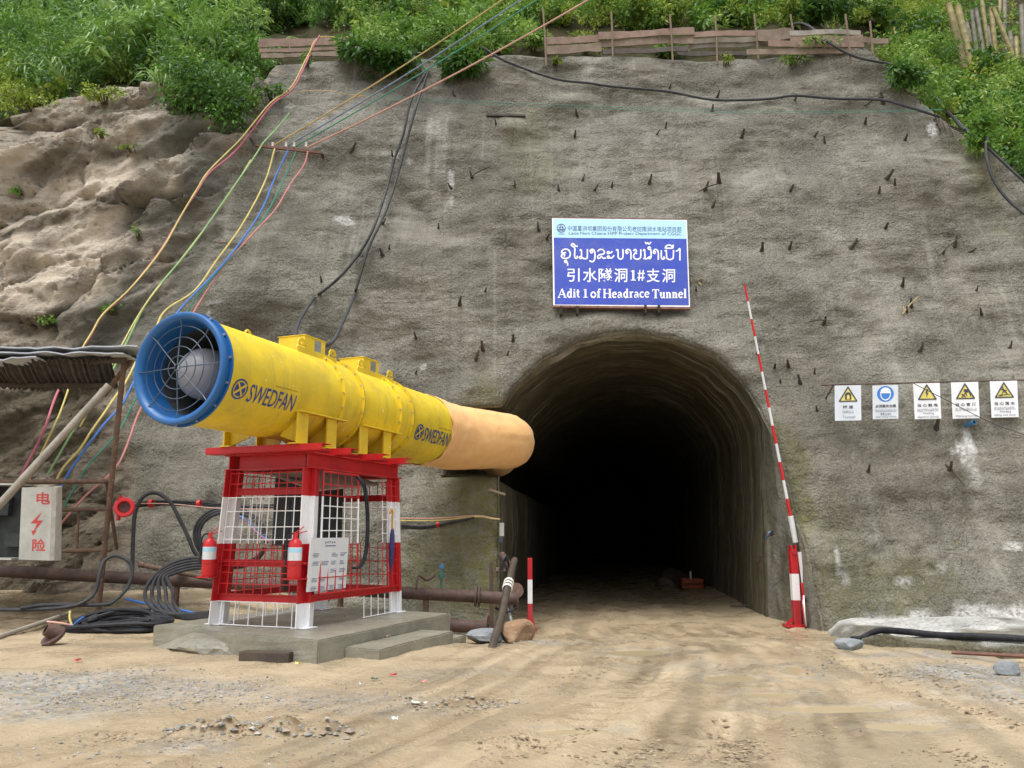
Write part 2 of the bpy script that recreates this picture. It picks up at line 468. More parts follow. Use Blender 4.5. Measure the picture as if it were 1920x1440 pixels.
M['bolt'] = mat('dark_rebar', (.035, .03, .024), (.07, .05, .035), 14, .8, .6, 70)
M['wood'] = mat('weathered_board', (.26, .20, .145), (.17, .125, .09), 2.5, .8, .7, 30, c3=(.36, .30, .23))
M['wood_red'] = mat('reddish_board', (.27, .185, .14), (.19, .13, .095), 2.5, .8, .7, 30, c3=(.38, .26, .18))
M['wood_dark'] = mat('dark_wet_timber', (.085, .062, .042), (.05, .04, .03), 5, .6, .8, 35)
M['wood_grey'] = mat('silvery_timber', (.34, .31, .26), (.23, .205, .17), 3, .75, .6, 40)
M['bamboo'] = mat('yellow_bamboo', (.33, .27, .10), (.22, .19, .08), 3, .55, .4, 30, c3=(.40, .36, .20))
M['bamboo_grey'] = mat('grey_bamboo', (.24, .22, .17), (.15, .135, .10), 3, .65, .4, 30)
M['stake'] = mat('thin_bare_stake', (.26, .19, .125), (.17, .125, .085), 8, .8, .3, 40)
M['tin'] = mat('corrugated_tin', (.075, .07, .065), (.045, .04, .036), 4, .55, .4, 30, metal=.2)
M['tin_light'] = mat('bluish_grey_sheet', (.50, .54, .59), (.38, .41, .45), 4, .45, .4, 30)
M['cab_grey'] = mat('pale_grey_cabinet', (.47, .475, .43), (.37, .37, .33), 3, .45, .2, 50)
M['cab_dark'] = mat('dark_cabinet_inside', (.035, .042, .04), (.02, .025, .025), 4, .6, .2, 50)
M['slate'] = mat('slate_blue_box', (.055, .07, .095), (.035, .045, .06), 4, .45, .2, 50)
M['orange'] = None
M['stone_grey'] = mat('blue_grey_stone', (.24, .26, .27), (.15, .165, .17), 5, .7, .9, 18, c3=(.33, .34, .33))
M['stone_brown'] = mat('brown_stone', (.30, .185, .10), (.20, .12, .065), 5, .75, .9, 16, c3=(.40, .28, .18))
M['string'] = mat('green_twine', (.07, .28, .20), (.05, .20, .15), 8, .6, 0)
for k, c in dict(yel=(.66, .55, .17), blu=(.05, .19, .56), grn=(.03, .26, .17), pnk=(.60, .24, .22), mag=(.55, .14, .20), lgr=(.26, .45, .18), org=(.50, .36, .12), sal=(.60, .33, .26), slt=(.17, .23, .33)).items():
    M['rope_'+k] = mat('coloured_sheath_'+k, c, tuple(x*.78 for x in c), 5, .5, .2, 60)
M['sign_blue'] = mat('sign_blue', (.022, .055, .42), (.03, .06, .35), 1.2, .25, .12, 5, c3=(.05, .085, .42))
M['sign_sky'] = mat('sign_light_blue', (.42, .70, .84), (.38, .65, .80), 2, .28, .05, 6)
M['sign_white'] = mat('sign_white', (.80, .81, .83), (.70, .71, .72), 3, .4, .05, 20, c3=(.60, .59, .55))
M['sign_plate'] = mat('dusty_white_plate', (.62, .66, .70), (.54, .575, .60), 3, .45, .1, 20)
M['sign_ink'] = mat('sign_dark_print', (.035, .04, .05), (.06, .065, .08), 6, .6, 0)
M['sign_inkpale'] = mat('sign_faded_print', (.22, .25, .28), (.30, .33, .36), 8, .6, 0)
M['sign_navy'] = mat('sign_navy_print', (.045, .07, .20), (.04, .06, .18), 6, .5, 0)
M['sign_yellow'] = mat('sign_yellow', (.70, .60, .14), (.62, .53, .13), 4, .45, 0)
M['sign_azure'] = mat('sign_azure', (.03, .19, .56), (.03, .17, .50), 4, .45, 0)
M['sign_frame'] = mat('sign_rusty_frame', (.20, .09, .06), (.13, .06, .04), 6, .7, .3, 40)
M['red_print'] = mat('red_brush_paint', (.55, .05, .05), (.45, .06, .06), 14, .6, 0)
M['umbrella'] = mat('navy_cloth', (.03, .035, .14), (.02, .022, .09), 8, .7, .5, 40)
M['amber'] = mat('amber_plastic', (.62, .33, .03), (.5, .25, .03), 8, .35, 0)
M['plastic_blue'] = mat('blue_plastic', (.06, .20, .36), (.05, .16, .28), 8, .5, 0)
M['teal'] = mat('teal_plastic', (.04, .16, .12), (.03, .12, .09), 8, .5, 0)
M['white_plastic'] = mat('white_plastic', (.72, .70, .64), (.55, .52, .46), 8, .5, 0)
def ductmat():
    m, t, b = newmat('orange_duct_fabric')
    v = N(t, 'TexCoord').outputs['Object']
    c = mix(t, ramp(t, noise(t, v, 2.2, 4, .6), [(.35, 0.0), (.7, 1.0)]), (.88, .52, .21), (.80, .44, .16))
    L(t, c, b.inputs['Base Color'])
    b.inputs['Roughness'].default_value = .62
    b.inputs['Sheen Weight'].default_value = .1
    bump(t, b, [(noise(t, v, 3.5, 3), .05, .35), (noise(t, v, 160, 2), .002, .3)])
    return m
M['orange'] = ductmat()
def leafmat(name, c1, c2, rough=.45):
    m, t, b = newmat(name)
    at = N(t, 'Attribute', attribute_name='tint')
    c = mix(t, at.outputs['Fac'], c1, c2)
    L(t, c, b.inputs['Base Color'])
    b.inputs['Roughness'].default_value = rough
    b.inputs['Specular IOR Level'].default_value = .4
    tr = N(t, 'BsdfTranslucent'); L(t, mix(t, .5, c, (.12, .22, .02)), tr.inputs['Color'])
    ms = N(t, 'MixShader'); ms.inputs[0].default_value = .38
    L(t, b.outputs[0], ms.inputs[1]); L(t, tr.outputs[0], ms.inputs[2])
    L(t, ms.outputs[0], t.nodes['Material Output'].inputs['Surface'])
    return m
M['leaf_dark'] = leafmat('deep_green_leaves', (.030, .095, .018), (.14, .30, .055))
M['leaf_mid'] = leafmat('fresh_green_leaves', (.10, .25, .035), (.38, .54, .12))
M['leaf_yel'] = leafmat('yellow_green_leaves', (.16, .27, .03), (.44, .50, .08))
M['leaf_blade'] = leafmat('grass_blades', (.12, .27, .06), (.42, .57, .25), .38)
M['straw'] = mat('dry_straw', (.42, .32, .17), (.32, .24, .12), 8, .8, 0)

# ------------------------------------------------------------------ mesh builder
class MB:
    def __init__(s): s.v, s.f, s.m, s.sm = [], [], [], []
    def add(s, vs, fs, mi=0, smooth=False):
        o = len(s.v)
        s.v += [tuple(map(float, q)) for q in vs]
        for f in fs:
            s.f.append(tuple(i+o for i in f)); s.m.append(mi); s.sm.append(smooth)
        return s
    def frame(s, o, ux, uy, uz, sx, sy, sz, mi=0):
        """box with centre o, half sizes along three unit axes"""
        o, ux, uy, uz = map(np.array, (o, ux, uy, uz))
        vs = [o + ux*sx*a + uy*sy*b + uz*sz*c for a in (-1, 1) for b in (-1, 1) for c in (-1, 1)]
        return s.add(vs, [(0, 1, 3, 2), (4, 6, 7, 5), (0, 4, 5, 1), (2, 3, 7, 6), (0, 2, 6, 4), (1, 5, 7, 3)], mi)
    def box(s, c, sz, mi=0):
        return s.frame(c, (1, 0, 0), (0, 1, 0), (0, 0, 1), sz[0]/2, sz[1]/2, sz[2]/2, mi)
    def bar(s, a, b, w, d=None, up=(0, 0, 1), mi=0):
        a, b = np.array(a, float), np.array(b, float)
        t = b-a; l = np.linalg.norm(t); t /= l
        up = np.array(up, float)
        if abs(t@up) > .95: up = np.array([0, 1.0, 0])
        x = np.cross(t, up); x /= np.linalg.norm(x)
        y = np.cross(x, t)
        return s.frame((a+b)/2, x, y, t, w/2, (d or w)/2, l/2, mi)
    def tube(s, pts, r, n=8, mi=0, caps=True, closed=False):
        pts = np.array(pts, float)
        k = len(pts)
        rr = np.full(k, r) if np.isscalar(r) else np.array(r, float)
        tg = np.gradient(pts, axis=0)
        if closed: tg = np.roll(pts, -1, 0) - np.roll(pts, 1, 0)
        tg /= np.linalg.norm(tg, axis=1)[:, None] + 1e-12
        ref = np.array([0, 0, 1.0]) if abs(tg[0][2]) < .9 else np.array([1.0, 0, 0])
        x = np.cross(tg[0], ref); x /= np.linalg.norm(x)
        vs = []
        for i in range(k):
            x = x - tg[i]*(x@tg[i]); x /= np.linalg.norm(x)
            y = np.cross(tg[i], x)
            for q in range(n):
                a = 2*math.pi*q/n
                vs.append(pts[i] + (x*math.cos(a) + y*math.sin(a))*rr[i])
        fs = []
        for i in range(k if closed else k-1):
            j = (i+1) % k
            for q in range(n):
                w = (q+1) % n
                fs.append((i*n+q, i*n+w, j*n+w, j*n+q))
        if caps and not closed:
            fs.append(tuple(range(n-1, -1, -1))); fs.append(tuple((k-1)*n+q for q in range(n)))
        return s.add(vs, fs, mi, n > 5)
    def lathe(s, prof, o, ax, n=48, mi=0, ref=(0, 0, 1), smooth=True):
        """profile of (along, radius) turned about the axis ax through o"""
        o, ax = np.array(o, float), np.array(ax, float); ax /= np.linalg.norm(ax)
        ref = np.array(ref, float)
        if abs(ax@ref) > .9: ref = np.array([1.0, 0, 0])
        x = np.cross(ref, ax); x /= np.linalg.norm(x); y = np.cross(ax, x)
        vs, fs = [], []
        for (t, r) in prof:
            for q in range(n):
                a = 2*math.pi*q/n
                vs.append(o + ax*t + (x*math.cos(a) + y*math.sin(a))*max(r, 1e-4))
        for i in range(len(prof)-1):
            for q in range(n):
                w = (q+1) % n
                fs.append((i*n+q, i*n+w, (i+1)*n+w, (i+1)*n+q))
        return s.add(vs, fs, mi, smooth)
    def prism(s, poly, z0, z1, mi=0):
        n = len(poly)
        vs = [(p[0], p[1], z0) for p in poly] + [(p[0], p[1], z1) for p in poly]
        fs = [tuple(range(n-1, -1, -1)), tuple(range(n, 2*n))] + [(i, (i+1) % n, n+(i+1) % n, n+i) for i in range(n)]
        return s.add(vs, fs, mi)
    def build(s, name, mats, parent=None, loc=None, bevel=0, autosm=True):
        me = bpy.data.meshes.new(name)
        base = np.array(loc if loc is not None else (parent['_o'] if parent is not None and '_o' in parent else (0, 0, 0)), float)
        v = np.array(s.v, float) - (base if loc is not None or parent is not None else 0)
        me.from_pydata([tuple(q) for q in v], [], s.f)
        for mm in (mats if isinstance(mats, (list, tuple)) else [mats]): me.materials.append(mm)
        me.polygons.foreach_set('material_index', s.m)
        me.polygons.foreach_set('use_smooth', s.sm)
        me.update()
        bm = bmesh.new(); bm.from_mesh(me); bmesh.ops.recalc_face_normals(bm, faces=bm.faces); bm.to_mesh(me); bm.free()
        if any(s.sm) and autosm: me.set_sharp_from_angle(angle=R(40))
        o = bpy.data.objects.new(name, me); C.objects.link(o)
        if parent is not None: o.parent = parent
        elif loc is not None: o.location = tuple(map(float, loc))
        if bevel:
            b = o.modifiers.new('bevel', 'BEVEL'); b.width = bevel; b.segments = 2; b.limit_method = 'ANGLE'
        return o
def tag(o, label=None, cat=None, group=None, kind=None):
    if label: o['label'] = label
    if cat: o['category'] = cat
    if group: o['group'] = group
    if kind: o['kind'] = kind
    return o
ORG = {}
def thing(name, loc, label, cat, group=None):
    o = bpy.data.objects.new(name, None); C.objects.link(o)
    o.empty_display_size = .2
    o.location = tuple(map(float, loc))
    ORG[o.name] = np.array(loc, float)
    return tag(o, label, cat, group)
def part(mb, name, mats, root, bevel=0, org=None, label=None):
    """mesh given in site coordinates, stored relative to its thing's base"""
    base = ORG[root.name] if org is None else org
    mb.v = [tuple(np.array(q)-base) for q in mb.v]
    o = mb.build(name, mats, None, None, bevel)
    o.parent = root
    ORG.setdefault(o.name, base)
    if label: o['label'] = label
    return o
def sub(mb, name, mats, p, bevel=0): return part(mb, name, mats, p, bevel, ORG[p.name])
def solo(mb, name, mats, loc, label, cat, group=None, bevel=0):
    return tag(mb.build(name, mats, None, loc, bevel), label, cat, group)
def copy_tree(o, parent=None):
    c = o.copy(); C.objects.link(c)
    if parent is not None: c.parent = parent
    for ch in list(o.children): copy_tree(ch, c)
    return c
def npmesh(name, V, F, mats, smooth=False, attr=None, mi=None):
    me = bpy.data.meshes.new(name)
    F = np.asarray(F); k = F.shape[1]
    me.vertices.add(len(V)); me.vertices.foreach_set('co', np.asarray(V, np.float32).ravel())
    me.loops.add(F.size); me.loops.foreach_set('vertex_index', F.astype(np.int32).ravel())
    me.polygons.add(len(F)); me.polygons.foreach_set('loop_start', np.arange(len(F), dtype=np.int32)*k)
    me.polygons.foreach_set('use_smooth', np.full(len(F), smooth))
    for mm in (mats if isinstance(mats, (list, tuple)) else [mats]): me.materials.append(mm)
    if mi is not None: me.polygons.foreach_set('material_index', np.asarray(mi, np.int32))
    me.update(calc_edges=True); me.validate()
    if attr:
        for nm, a in attr.items():
            ca = me.color_attributes.new(nm, 'FLOAT_COLOR', 'POINT')
            a = np.asarray(a, np.float32)
            if a.ndim == 1: a = np.stack([a, a, a], 1)
            ca.data.foreach_set('color', np.c_[a, np.ones(len(a))].astype(np.float32).ravel())
    o = bpy.data.objects.new(name, me); C.objects.link(o)
    return o
def spline(pts, n=8):
    """smooth curve through points (Catmull-Rom)"""
    p = [np.array(q, float) for q in pts]
    p = [2*p[0]-p[1]] + p + [2*p[-1]-p[-2]]
    r = []
    for i in range(1, len(p)-2):
        for k in range(n):
            t = k/n
            r.append(.5*((2*p[i]) + (-p[i-1]+p[i+1])*t + (2*p[i-1]-5*p[i]+4*p[i+1]-p[i+2])*t*t + (-p[i-1]+3*p[i]-3*p[i+1]+p[i+2])*t**3))
    r.append(p[-2])
    return np.array(r)

# ================================================================== THE SETTING
def axis(lo, f0, f1, hi, fine, coarse):
    return np.r_[np.arange(lo, f0, coarse), np.arange(f0, f1, fine), np.arange(f1, hi+.01, coarse)]

# ---- cut face, rock and hillside: one relief, three objects that share their edges
gx = axis(-26, -12.5, 12.8, 26, .07, .6)
gz = axis(-.9, -.6, 16.5, 48, .07, .6)
X, Z = np.meshgrid(gx, gz)
ins = inside(X, Z, FH)
nx, nz = len(gx), len(gz)
idx = np.arange(nx*nz).reshape(nz, nx)
quads = np.stack([idx[:-1, :-1], idx[:-1, 1:], idx[1:, 1:], idx[1:, :-1]], -1).reshape(-1, 4)
inf = ins.ravel()
quads = quads[~inf[quads].all(1)]
used = np.zeros(nx*nz, bool); used[quads.ravel()] = True
FHc = np.vstack([FH, FH[:1]])
dense = resample(FHc[:-1], 900)
xf, zf = X.ravel().copy(), Z.ravel().copy()
for k in np.where(inf & used)[0]:
    j = np.argmin((dense[:, 0]-xf[k])**2 + (dense[:, 1]-zf[k])**2)
    xf[k], zf[k] = dense[j]
yf = Yw(xf, zf)
V = np.c_[xf, yf, zf]
# stains, moss and lime on the face: ellipses in metres on the face
stain = np.zeros((len(V), 3))
def blot(px, py, rx, rz, ch, st, rot=0.0):
    c = WB(px, py)
    dx, dz = xf-c[0], zf-c[2]
    u = dx*math.cos(rot)+dz*math.sin(rot); w = -dx*math.sin(rot)+dz*math.cos(rot)
    wob = .35*fbm(xf*1.7, zf*1.7, px*.01, 3, 7)
    d = np.hypot(u/rx, w/rz) + wob
    stain[:, ch] = np.maximum(stain[:, ch], st*(1-sst(.55, 1.1, d)))
for a in [(860, 1050, 1.3, 1.7, 0, .75), (890, 930, .7, 1.5, 0, 1.0), (925, 1000, .35, 2.2, 0, 1.0), (1490, 900, .35, 1.6, 0, .9), (1470, 1060, .3, 1.6, 0, .9),
          (1620, 1110, 1.3, .7, 0, .55), (1560, 1020, .6, 1.2, 0, .4), (1700, 1090, 1.1, .5, 0, .4), (910, 740, .5, .9, 0, .6), (1000, 300, .8, 1.6, 0, .25), (1010, 240, 1.0, 1.0, 0, .3),
          (1850, 330, .5, 2.0, 0, .5), (1640, 130, 2.2, .5, 2, .4), (1100, 140, 5.0, .7, 2, .55), (760, 180, 3.5, .7, 2, .3), (1420, 150, 3.0, .6, 2, .5),
          (1690, 900, 2.6, 1.1, 2, .55), (1560, 870, .9, 1.0, 2, .6), (1480, 830, .6, 1.4, 2, .6), (1720, 960, 2.2, .5, 2, .5), (1340, 300, 1.8, .9, 2, .30), (900, 350, 2.0, .6, 2, .42), (1240, 360, 2.4, .45, 2, .35),
          (1700, 380, 2.0, .8, 2, .40), (1000, 470, .8, 1.6, 2, .45), (960, 520, .5, 1.0, 2, .5), (830, 420, 1.6, .5, 2, .35), (700, 870, .8, .8, 2, .45), (790, 900, .9, .6, 2, .5), (840, 990, .9, .7, 2, .4), (330, 850, 1.2, 1.6, 2, .55), (280, 930, 1.0, 2.0, 2, .65), (420, 1060, 2.0, .8, 2, .5), (560, 1000, 1.6, 1.0, 2, .35),
          (1500, 700, 1.0, .7, 2, .35), (620, 240, 1.6, .9, 1, .10), (1190, 230, 3.2, .8, 1, .10), (700, 200, 2.6, 1.0, 1, .13)]: blot(*a)
# lime runs and pale cement smears
for px, py, rx, rz, st in [(845, 340, .075, .36, 1.0), (845, 372, .06, .2, .8), (1816, 822, .10, .34, .9), (1822, 872, .13, .5, .5), (1803, 850, .07, .22, 1.0), (1441, 905, .07, .42, 1.0), (640, 408, .28, .10, .8), (650, 414, .2, .1, .7), (765, 302, .14, .14, .8), (740, 294, .10, .10, .7),
                           (1790, 848, .07, .07, .9), (545, 205, .18, .08, .9), (1755, 235, .16, .3, .9), (1568, 1050, .05, .35, .6), (1585, 1080, .09, .2, .4), (1905, 1025, .25, .08, .8), (1700, 1090, .2, .1, .5), (1770, 1060, .1, .1, .5), (1595, 858, .04, .14, .6), (795, 690, .10, .10, .9), (400, 567, .3, .04, .5), (388, 590, .05, .25, .5)]:
    blot(px, py, rx, rz, 1, st)
for px in (805, 822, 835): blot(px, 265, .09, 1.3, 1, .28)
# clean cement smeared over the foot of the wall on the right
for px, py, rx, rz in [(1700, 1180, .75, .30), (1745, 1168, .45, .36), (1660, 1195, .6, .2), (1800, 1185, .7, .26), (1870, 1170, .7, .36), (1920, 1170, .7, .42), (2000, 1190, .9, .5)]: blot(px, py, rx, rz, 1, 1.0)
# bare rock: pale washed slabs, brown earth pockets
for px, py, rx, rz, st, ro in [(250, 335, 1.8, .75, 1.0, .35), (330, 345, 1.0, .6, 1.0, .3), (110, 490, 1.4, .55, 1.0, .45), (60, 560, .9, .5, .8, .3), (40, 300, .9, .6, .8, .3), (90, 400, .9, .5, .7, .4), (180, 420, 1.0, .5, .9, .5), (20, 450, .5, .9, .7, .2), (190, 530, .8, .4, .9, .4), (260, 480, .6, .2, .8, .5), (150, 600, 1.2, .4, .55, .2), (270, 260, 1.2, .4, .5, .3), (60, 240, .8, .3, .4, 0), (380, 330, .5, .35, .6, .2), (215, 575, .4, .3, .8, 0)]:
    blot(px, py, rx, rz, 1, st, ro)
for px, py, rx, rz, st, ro in [(330, 400, 1.4, .55, .9, .2), (210, 380, .8, .25, .8, .4), (120, 320, 1.0, .35, .7, .3), (60, 420, 1.3, .22, .9, .4), (250, 290, .8, .25, .7, 0), (340, 470, .6, .6, .6, 0), (100, 590, 1.6, .35, .7, .1), (300, 520, .5, .8, .5, 0), (190, 240, .8, .4, .6, 0), (60, 820, 2.2, 2.2, .9, 0), (180, 900, 1.0, 2.0, .8, 0), (0, 1000, 2.0, 1.5, 1.0, 0), (150, 1050, 1.4, .9, .9, 0)]:  # blots under the shed: dark earth, with the roof's shade painted in
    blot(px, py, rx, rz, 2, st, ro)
for px, py, rx, rz, st in [(60, 760, 1.2, 1.0, .6), (150, 740, .8, .8, .6), (170, 990, .6, .8, .5), (110, 610, .8, .3, .5), (180, 200, .9, .4, .6), (360, 270, .8, .4, .5), (250, 250, .5, .3, .4)]: blot(px, py, rx, rz, 0, st)

fc = V[quads].mean(1)
isrock = fc[:, 0] < xrock(fc[:, 2])
ishill = fc[:, 2] > ztop(fc[:, 0]) + .05
def piece(mask, name, mt):
    q = quads[mask]
    ids, inv = np.unique(q, return_inverse=True)
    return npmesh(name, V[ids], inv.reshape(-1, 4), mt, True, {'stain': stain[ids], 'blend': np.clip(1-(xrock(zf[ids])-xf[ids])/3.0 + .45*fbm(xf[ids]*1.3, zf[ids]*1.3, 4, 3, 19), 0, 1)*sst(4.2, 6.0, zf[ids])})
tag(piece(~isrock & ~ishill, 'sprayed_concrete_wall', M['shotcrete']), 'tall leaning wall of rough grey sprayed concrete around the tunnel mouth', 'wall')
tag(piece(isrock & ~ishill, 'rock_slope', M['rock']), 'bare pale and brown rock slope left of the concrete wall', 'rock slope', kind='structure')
tag(piece(ishill, 'hillside', M['soil']), 'steep overgrown hillside above the wall', 'hillside', kind='structure')

# ---- tunnel: flared reveal, then a ribbed lining running into the hill
troot = thing('tunnel', (2.4, FRY, -.42), 'dark arched tunnel mouth with ribbed concrete lining under the blue sign', 'tunnel')
cen = np.array([2.4, 2.0])
n = len(FH)
def ring(poly, Y):
    return np.c_[poly[:, 0], np.full(len(poly), 0)+Y, poly[:, 1]]
rows = []
for t in np.linspace(0, 1, 14):
    p = FH*(1-t) + FR*t
    y0 = Yw(FH[:, 0], FH[:, 1], edge=False) + .06
    if t == 0: p = FH + (FH-cen)*.012
    nn = .05*fbm(p[:, 0]*2.2, p[:, 1]*2.2, t*3, 4, 77)*math.sin(math.pi*t)
    p = p + (p-cen)/np.linalg.norm(p-cen, axis=1)[:, None]*nn[:, None]
    rows.append(np.c_[p[:, 0], y0*(1-t) + np.maximum(FRY, y0+.05)*t, p[:, 1]])
VV = np.vstack(rows)
k = np.arange(n-1)
FF = np.vstack([np.stack([r*n+k, r*n+k+1, (r+1)*n+k+1, (r+1)*n+k], 1) for r in range(len(rows)-1)])
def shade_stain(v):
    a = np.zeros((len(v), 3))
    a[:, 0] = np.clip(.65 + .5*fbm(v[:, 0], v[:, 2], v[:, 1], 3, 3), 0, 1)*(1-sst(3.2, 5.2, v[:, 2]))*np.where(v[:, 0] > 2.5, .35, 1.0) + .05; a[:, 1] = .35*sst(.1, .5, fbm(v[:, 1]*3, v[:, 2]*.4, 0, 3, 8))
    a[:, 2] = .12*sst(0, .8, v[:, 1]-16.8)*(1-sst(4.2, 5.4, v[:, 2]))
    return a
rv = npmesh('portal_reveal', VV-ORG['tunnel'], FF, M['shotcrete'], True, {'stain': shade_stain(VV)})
rv.parent = troot
yaw = R(6.2)
d = np.array([math.sin(yaw), math.cos(yaw)])
ts = np.r_[np.arange(0, 9, .09), np.arange(9, 22, .3), np.arange(22, 62, 1.5)]
FRl = FR.copy()
rows = []
for t in ts:
    rib = .028*(1-abs(math.sin((t+.25*math.sin(t*1.7))*math.pi/.95)))**3
    big_ = .03*fbm(t*.7, 0, 0, 3, 5)
    p = FRl + (cen-FRl)/np.linalg.norm(FRl-cen, axis=1)[:, None]*(rib + big_ + .05*fbm(FRl[:, 0]*1.1+3, FRl[:, 1]*1.1, t*.8, 3, 9)[:, None] + .04)
    rows.append(np.c_[p[:, 0]+d[0]*t, FRY-.03 + np.maximum(0, 0)*0 + d[1]*t + np.zeros(n), p[:, 1]])
# first ring starts where the reveal ends
rim = FRl + (FRl-cen)/np.linalg.norm(FRl-cen, axis=1)[:, None]*.12
rows = [np.c_[rim[:, 0], np.full(n, FRY-.02), rim[:, 1]]] + rows
VV = np.vstack(rows)
FF = np.vstack([np.stack([r*n+k, r*n+k+1, (r+1)*n+k+1, (r+1)*n+k], 1) for r in range(len(rows)-1)])
ln = npmesh('tunnel_lining', VV-ORG['tunnel'], FF, M['lining'], True)
ln.parent = troot
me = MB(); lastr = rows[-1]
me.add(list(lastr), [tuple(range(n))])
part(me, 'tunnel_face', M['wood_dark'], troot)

# ---- ground: yard, road into the tunnel
gx = axis(-40, -9, 9, 40, .06, 1.0)
gy = np.r_[np.arange(-20, 4, 1.0), np.arange(4, 19, .055), np.arange(19, 30, .25), np.arange(30, 84, 2)]
X, Y = np.meshgrid(gx, gy)
z = zg(X, Y)
far = np.clip(14-Y, 0, 14)
sx_ = (X - (2.4-.022*far**2))/(1+.07*far)                  # across the wheel tracks that fan out from the tunnel
lane = sst(-3.4, -1.4, sx_)*(1-sst(2.6, 3.6, sx_))*(1-sst(16, 18.5, Y))
wob_ = .25*fbm(X*.5, Y*.5, 3, 2, 60)
trk = fbm((sx_+wob_*.3)*2.6, Y*.22, 0, 3, 40)
trf = fbm((sx_+wob_*.2)*11, Y*.45, 1, 3, 41)
rut = (.030*trk + .013*trf)*lane
tun = sst(13.5, 17, Y)*.03*fbm((X-.109*(Y-18))*2.0, Y*.15, 0, 2, 43)
z = z + rut + tun + .014*fbm(X*.9, Y*.9, 0, 3, 42) + .006*fbm(X*6, Y*6, 0, 4, 44)*(1-.6*lane)
gst = np.zeros(X.shape+(3,))
gst[..., 2] = .28*sst(-.05, .55, -trk)*lane + .30*sst(.05, .40, trf)*lane + .24*sst(13.5, 17, Y)*sst(.0, .6, fbm((X-.109*(Y-18))*2.0, Y*.12, 0, 3, 43))
gst[..., 0] = .40*sst(.05, .6, fbm(sx_*6, Y*.6, 7, 4, 47))*lane
def gblot(px, py, rx, ry, ch, st, amp=0.0, rot=0.0):
    global z
    c = G(px, py)
    dx, dy = X-c[0], Y-c[1]
    u = dx*math.cos(rot)+dy*math.sin(rot); w = -dx*math.sin(rot)+dy*math.cos(rot)
    dd = np.hypot(u/rx, w/ry) + .30*fbm(X*1.3, Y*1.3, px*.01, 3, 12)
    k_ = st*(1-sst(.45, 1.15, dd))
    gst[..., ch] = np.maximum(gst[..., ch], k_)
    if amp: z = z + amp*k_*(fbm(X*6, Y*6, 2.0, 4, 15) + .4)
for a in [(120, 1290, 1.6, 1.2, 1, 1.0), (300, 1290, 1.1, .7, 1, .8), (60, 1330, 1.0, .6, 1, .8), (520, 1310, 1.5, .5, 1, .55), (340, 1400, .5, .3, 1, .7), (700, 1330, .9, .25, 1, .5), (1850, 1265, 1.3, .7, 1, 1.0), (1720, 1230, 1.0, .4, 1, .8), (1000, 1205, .7, .5, 1, .7), (1180, 1200, 1.4, .5, 1, .45), (850, 1260, .8, .4, 1, .4), (1960, 1300, 1.0, .8, 1, .8), (1300, 1250, 1.2, .4, 1, .35)]: gblot(*a)
for a in [(500, 1366, .72, .13, 0, 1.0, .075, .10), (870, 1316, .42, .12, 0, .9, .05, .25), (230, 1375, .5, .06, 0, .6, .03), (240, 1425, .6, .05, 0, .5, .02), (690, 1345, .5, .06, 0, .6, .03, .3), (980, 1395, .5, .05, 0, .7, .05, .2), (1180, 1400, .35, .05, 0, .5, .04, .6), (1600, 1290, 1.2, .05, 0, .5, .03, -.4), (1400, 1245, .8, .05, 0, .45, .02, -.3), (1700, 1330, 1.0, .05, 0, .5, .03, -.4)]: gblot(*a)
for a in [(80, 1130, 3.0, 1.6, 2, .95), (200, 1145, 1.6, 1.0, 2, .7), (330, 1120, 1.0, 1.3, 2, .7), (0, 1180, 1.4, .8, 2, .5), (1050, 1100, 2, 3, 2, .25), (240, 1210, 1.2, .3, 2, .4), (40, 1165, 2.6, 1.1, 2, .9), (190, 1175, 1.3, .8, 2, .7), (320, 1150, 1.0, .8, 2, .7)]: gblot(*a)
# lugs of tyre treads pressed along two wheel paths
for (p0, p1, p2) in [((900, 1440), (1120, 1345), (1290, 1240)), ((1250, 1440), (1420, 1330), (1500, 1230)), ((1920, 1400), (1700, 1290), (1480, 1205))]:
    pts = spline([G(*p0), G(*p1), G(*p2)], 14)[:, :2]
    dd = np.full(X.shape, 9.0); ss = np.zeros(X.shape); acc = 0
    reg = (Y < 14) & (Y > 4.5) & (np.abs(X) < 6)
    for a_, b_ in zip(pts[:-1], pts[1:]):
        ab = b_-a_; l = np.linalg.norm(ab)
        t = np.clip(((X-a_[0])*ab[0]+(Y-a_[1])*ab[1])/(l*l), 0, 1)
        q = np.hypot(X-a_[0]-t*ab[0], Y-a_[1]-t*ab[1])
        m_ = (q < dd) & reg
        dd[m_] = q[m_]; ss[m_] = (acc+t*l)[m_]; acc += l
    brk = sst(-.15, .25, fbm(ss*.9, 0*ss, 0, 2, 50))
    gst[..., 0] = np.maximum(gst[..., 0], .55*(dd < .2)*brk*(np.sin(ss*2*math.pi/.24 + dd*9) > .2))
    z = z - .030*(dd < .2)*brk*(np.sin(ss*2*math.pi/.24 + dd*9) > 0) + .018*np.exp(-((dd-.26)/.07)**2)*brk
pud = [(1203, 1221, .46, .27, 'wide shallow muddy puddle in front of the tunnel mouth'), (1560, 1325, .55, .16, 'long thin puddle in the wheel track, lower right'), (1498, 1262, .16, .40, 'narrow bright puddle on the road toward the barrier post'), (1365, 1272, .35, .22, 'shallow puddle in the middle of the turning tracks'), (1450, 1300, .30, .14, 'small shallow puddle in the turning tracks'), (1690, 1358, .34, .16, 'small shallow puddle, lower right'), (1070, 1366, .30, .10, 'small shallow puddle, lower centre')]
PLV = []
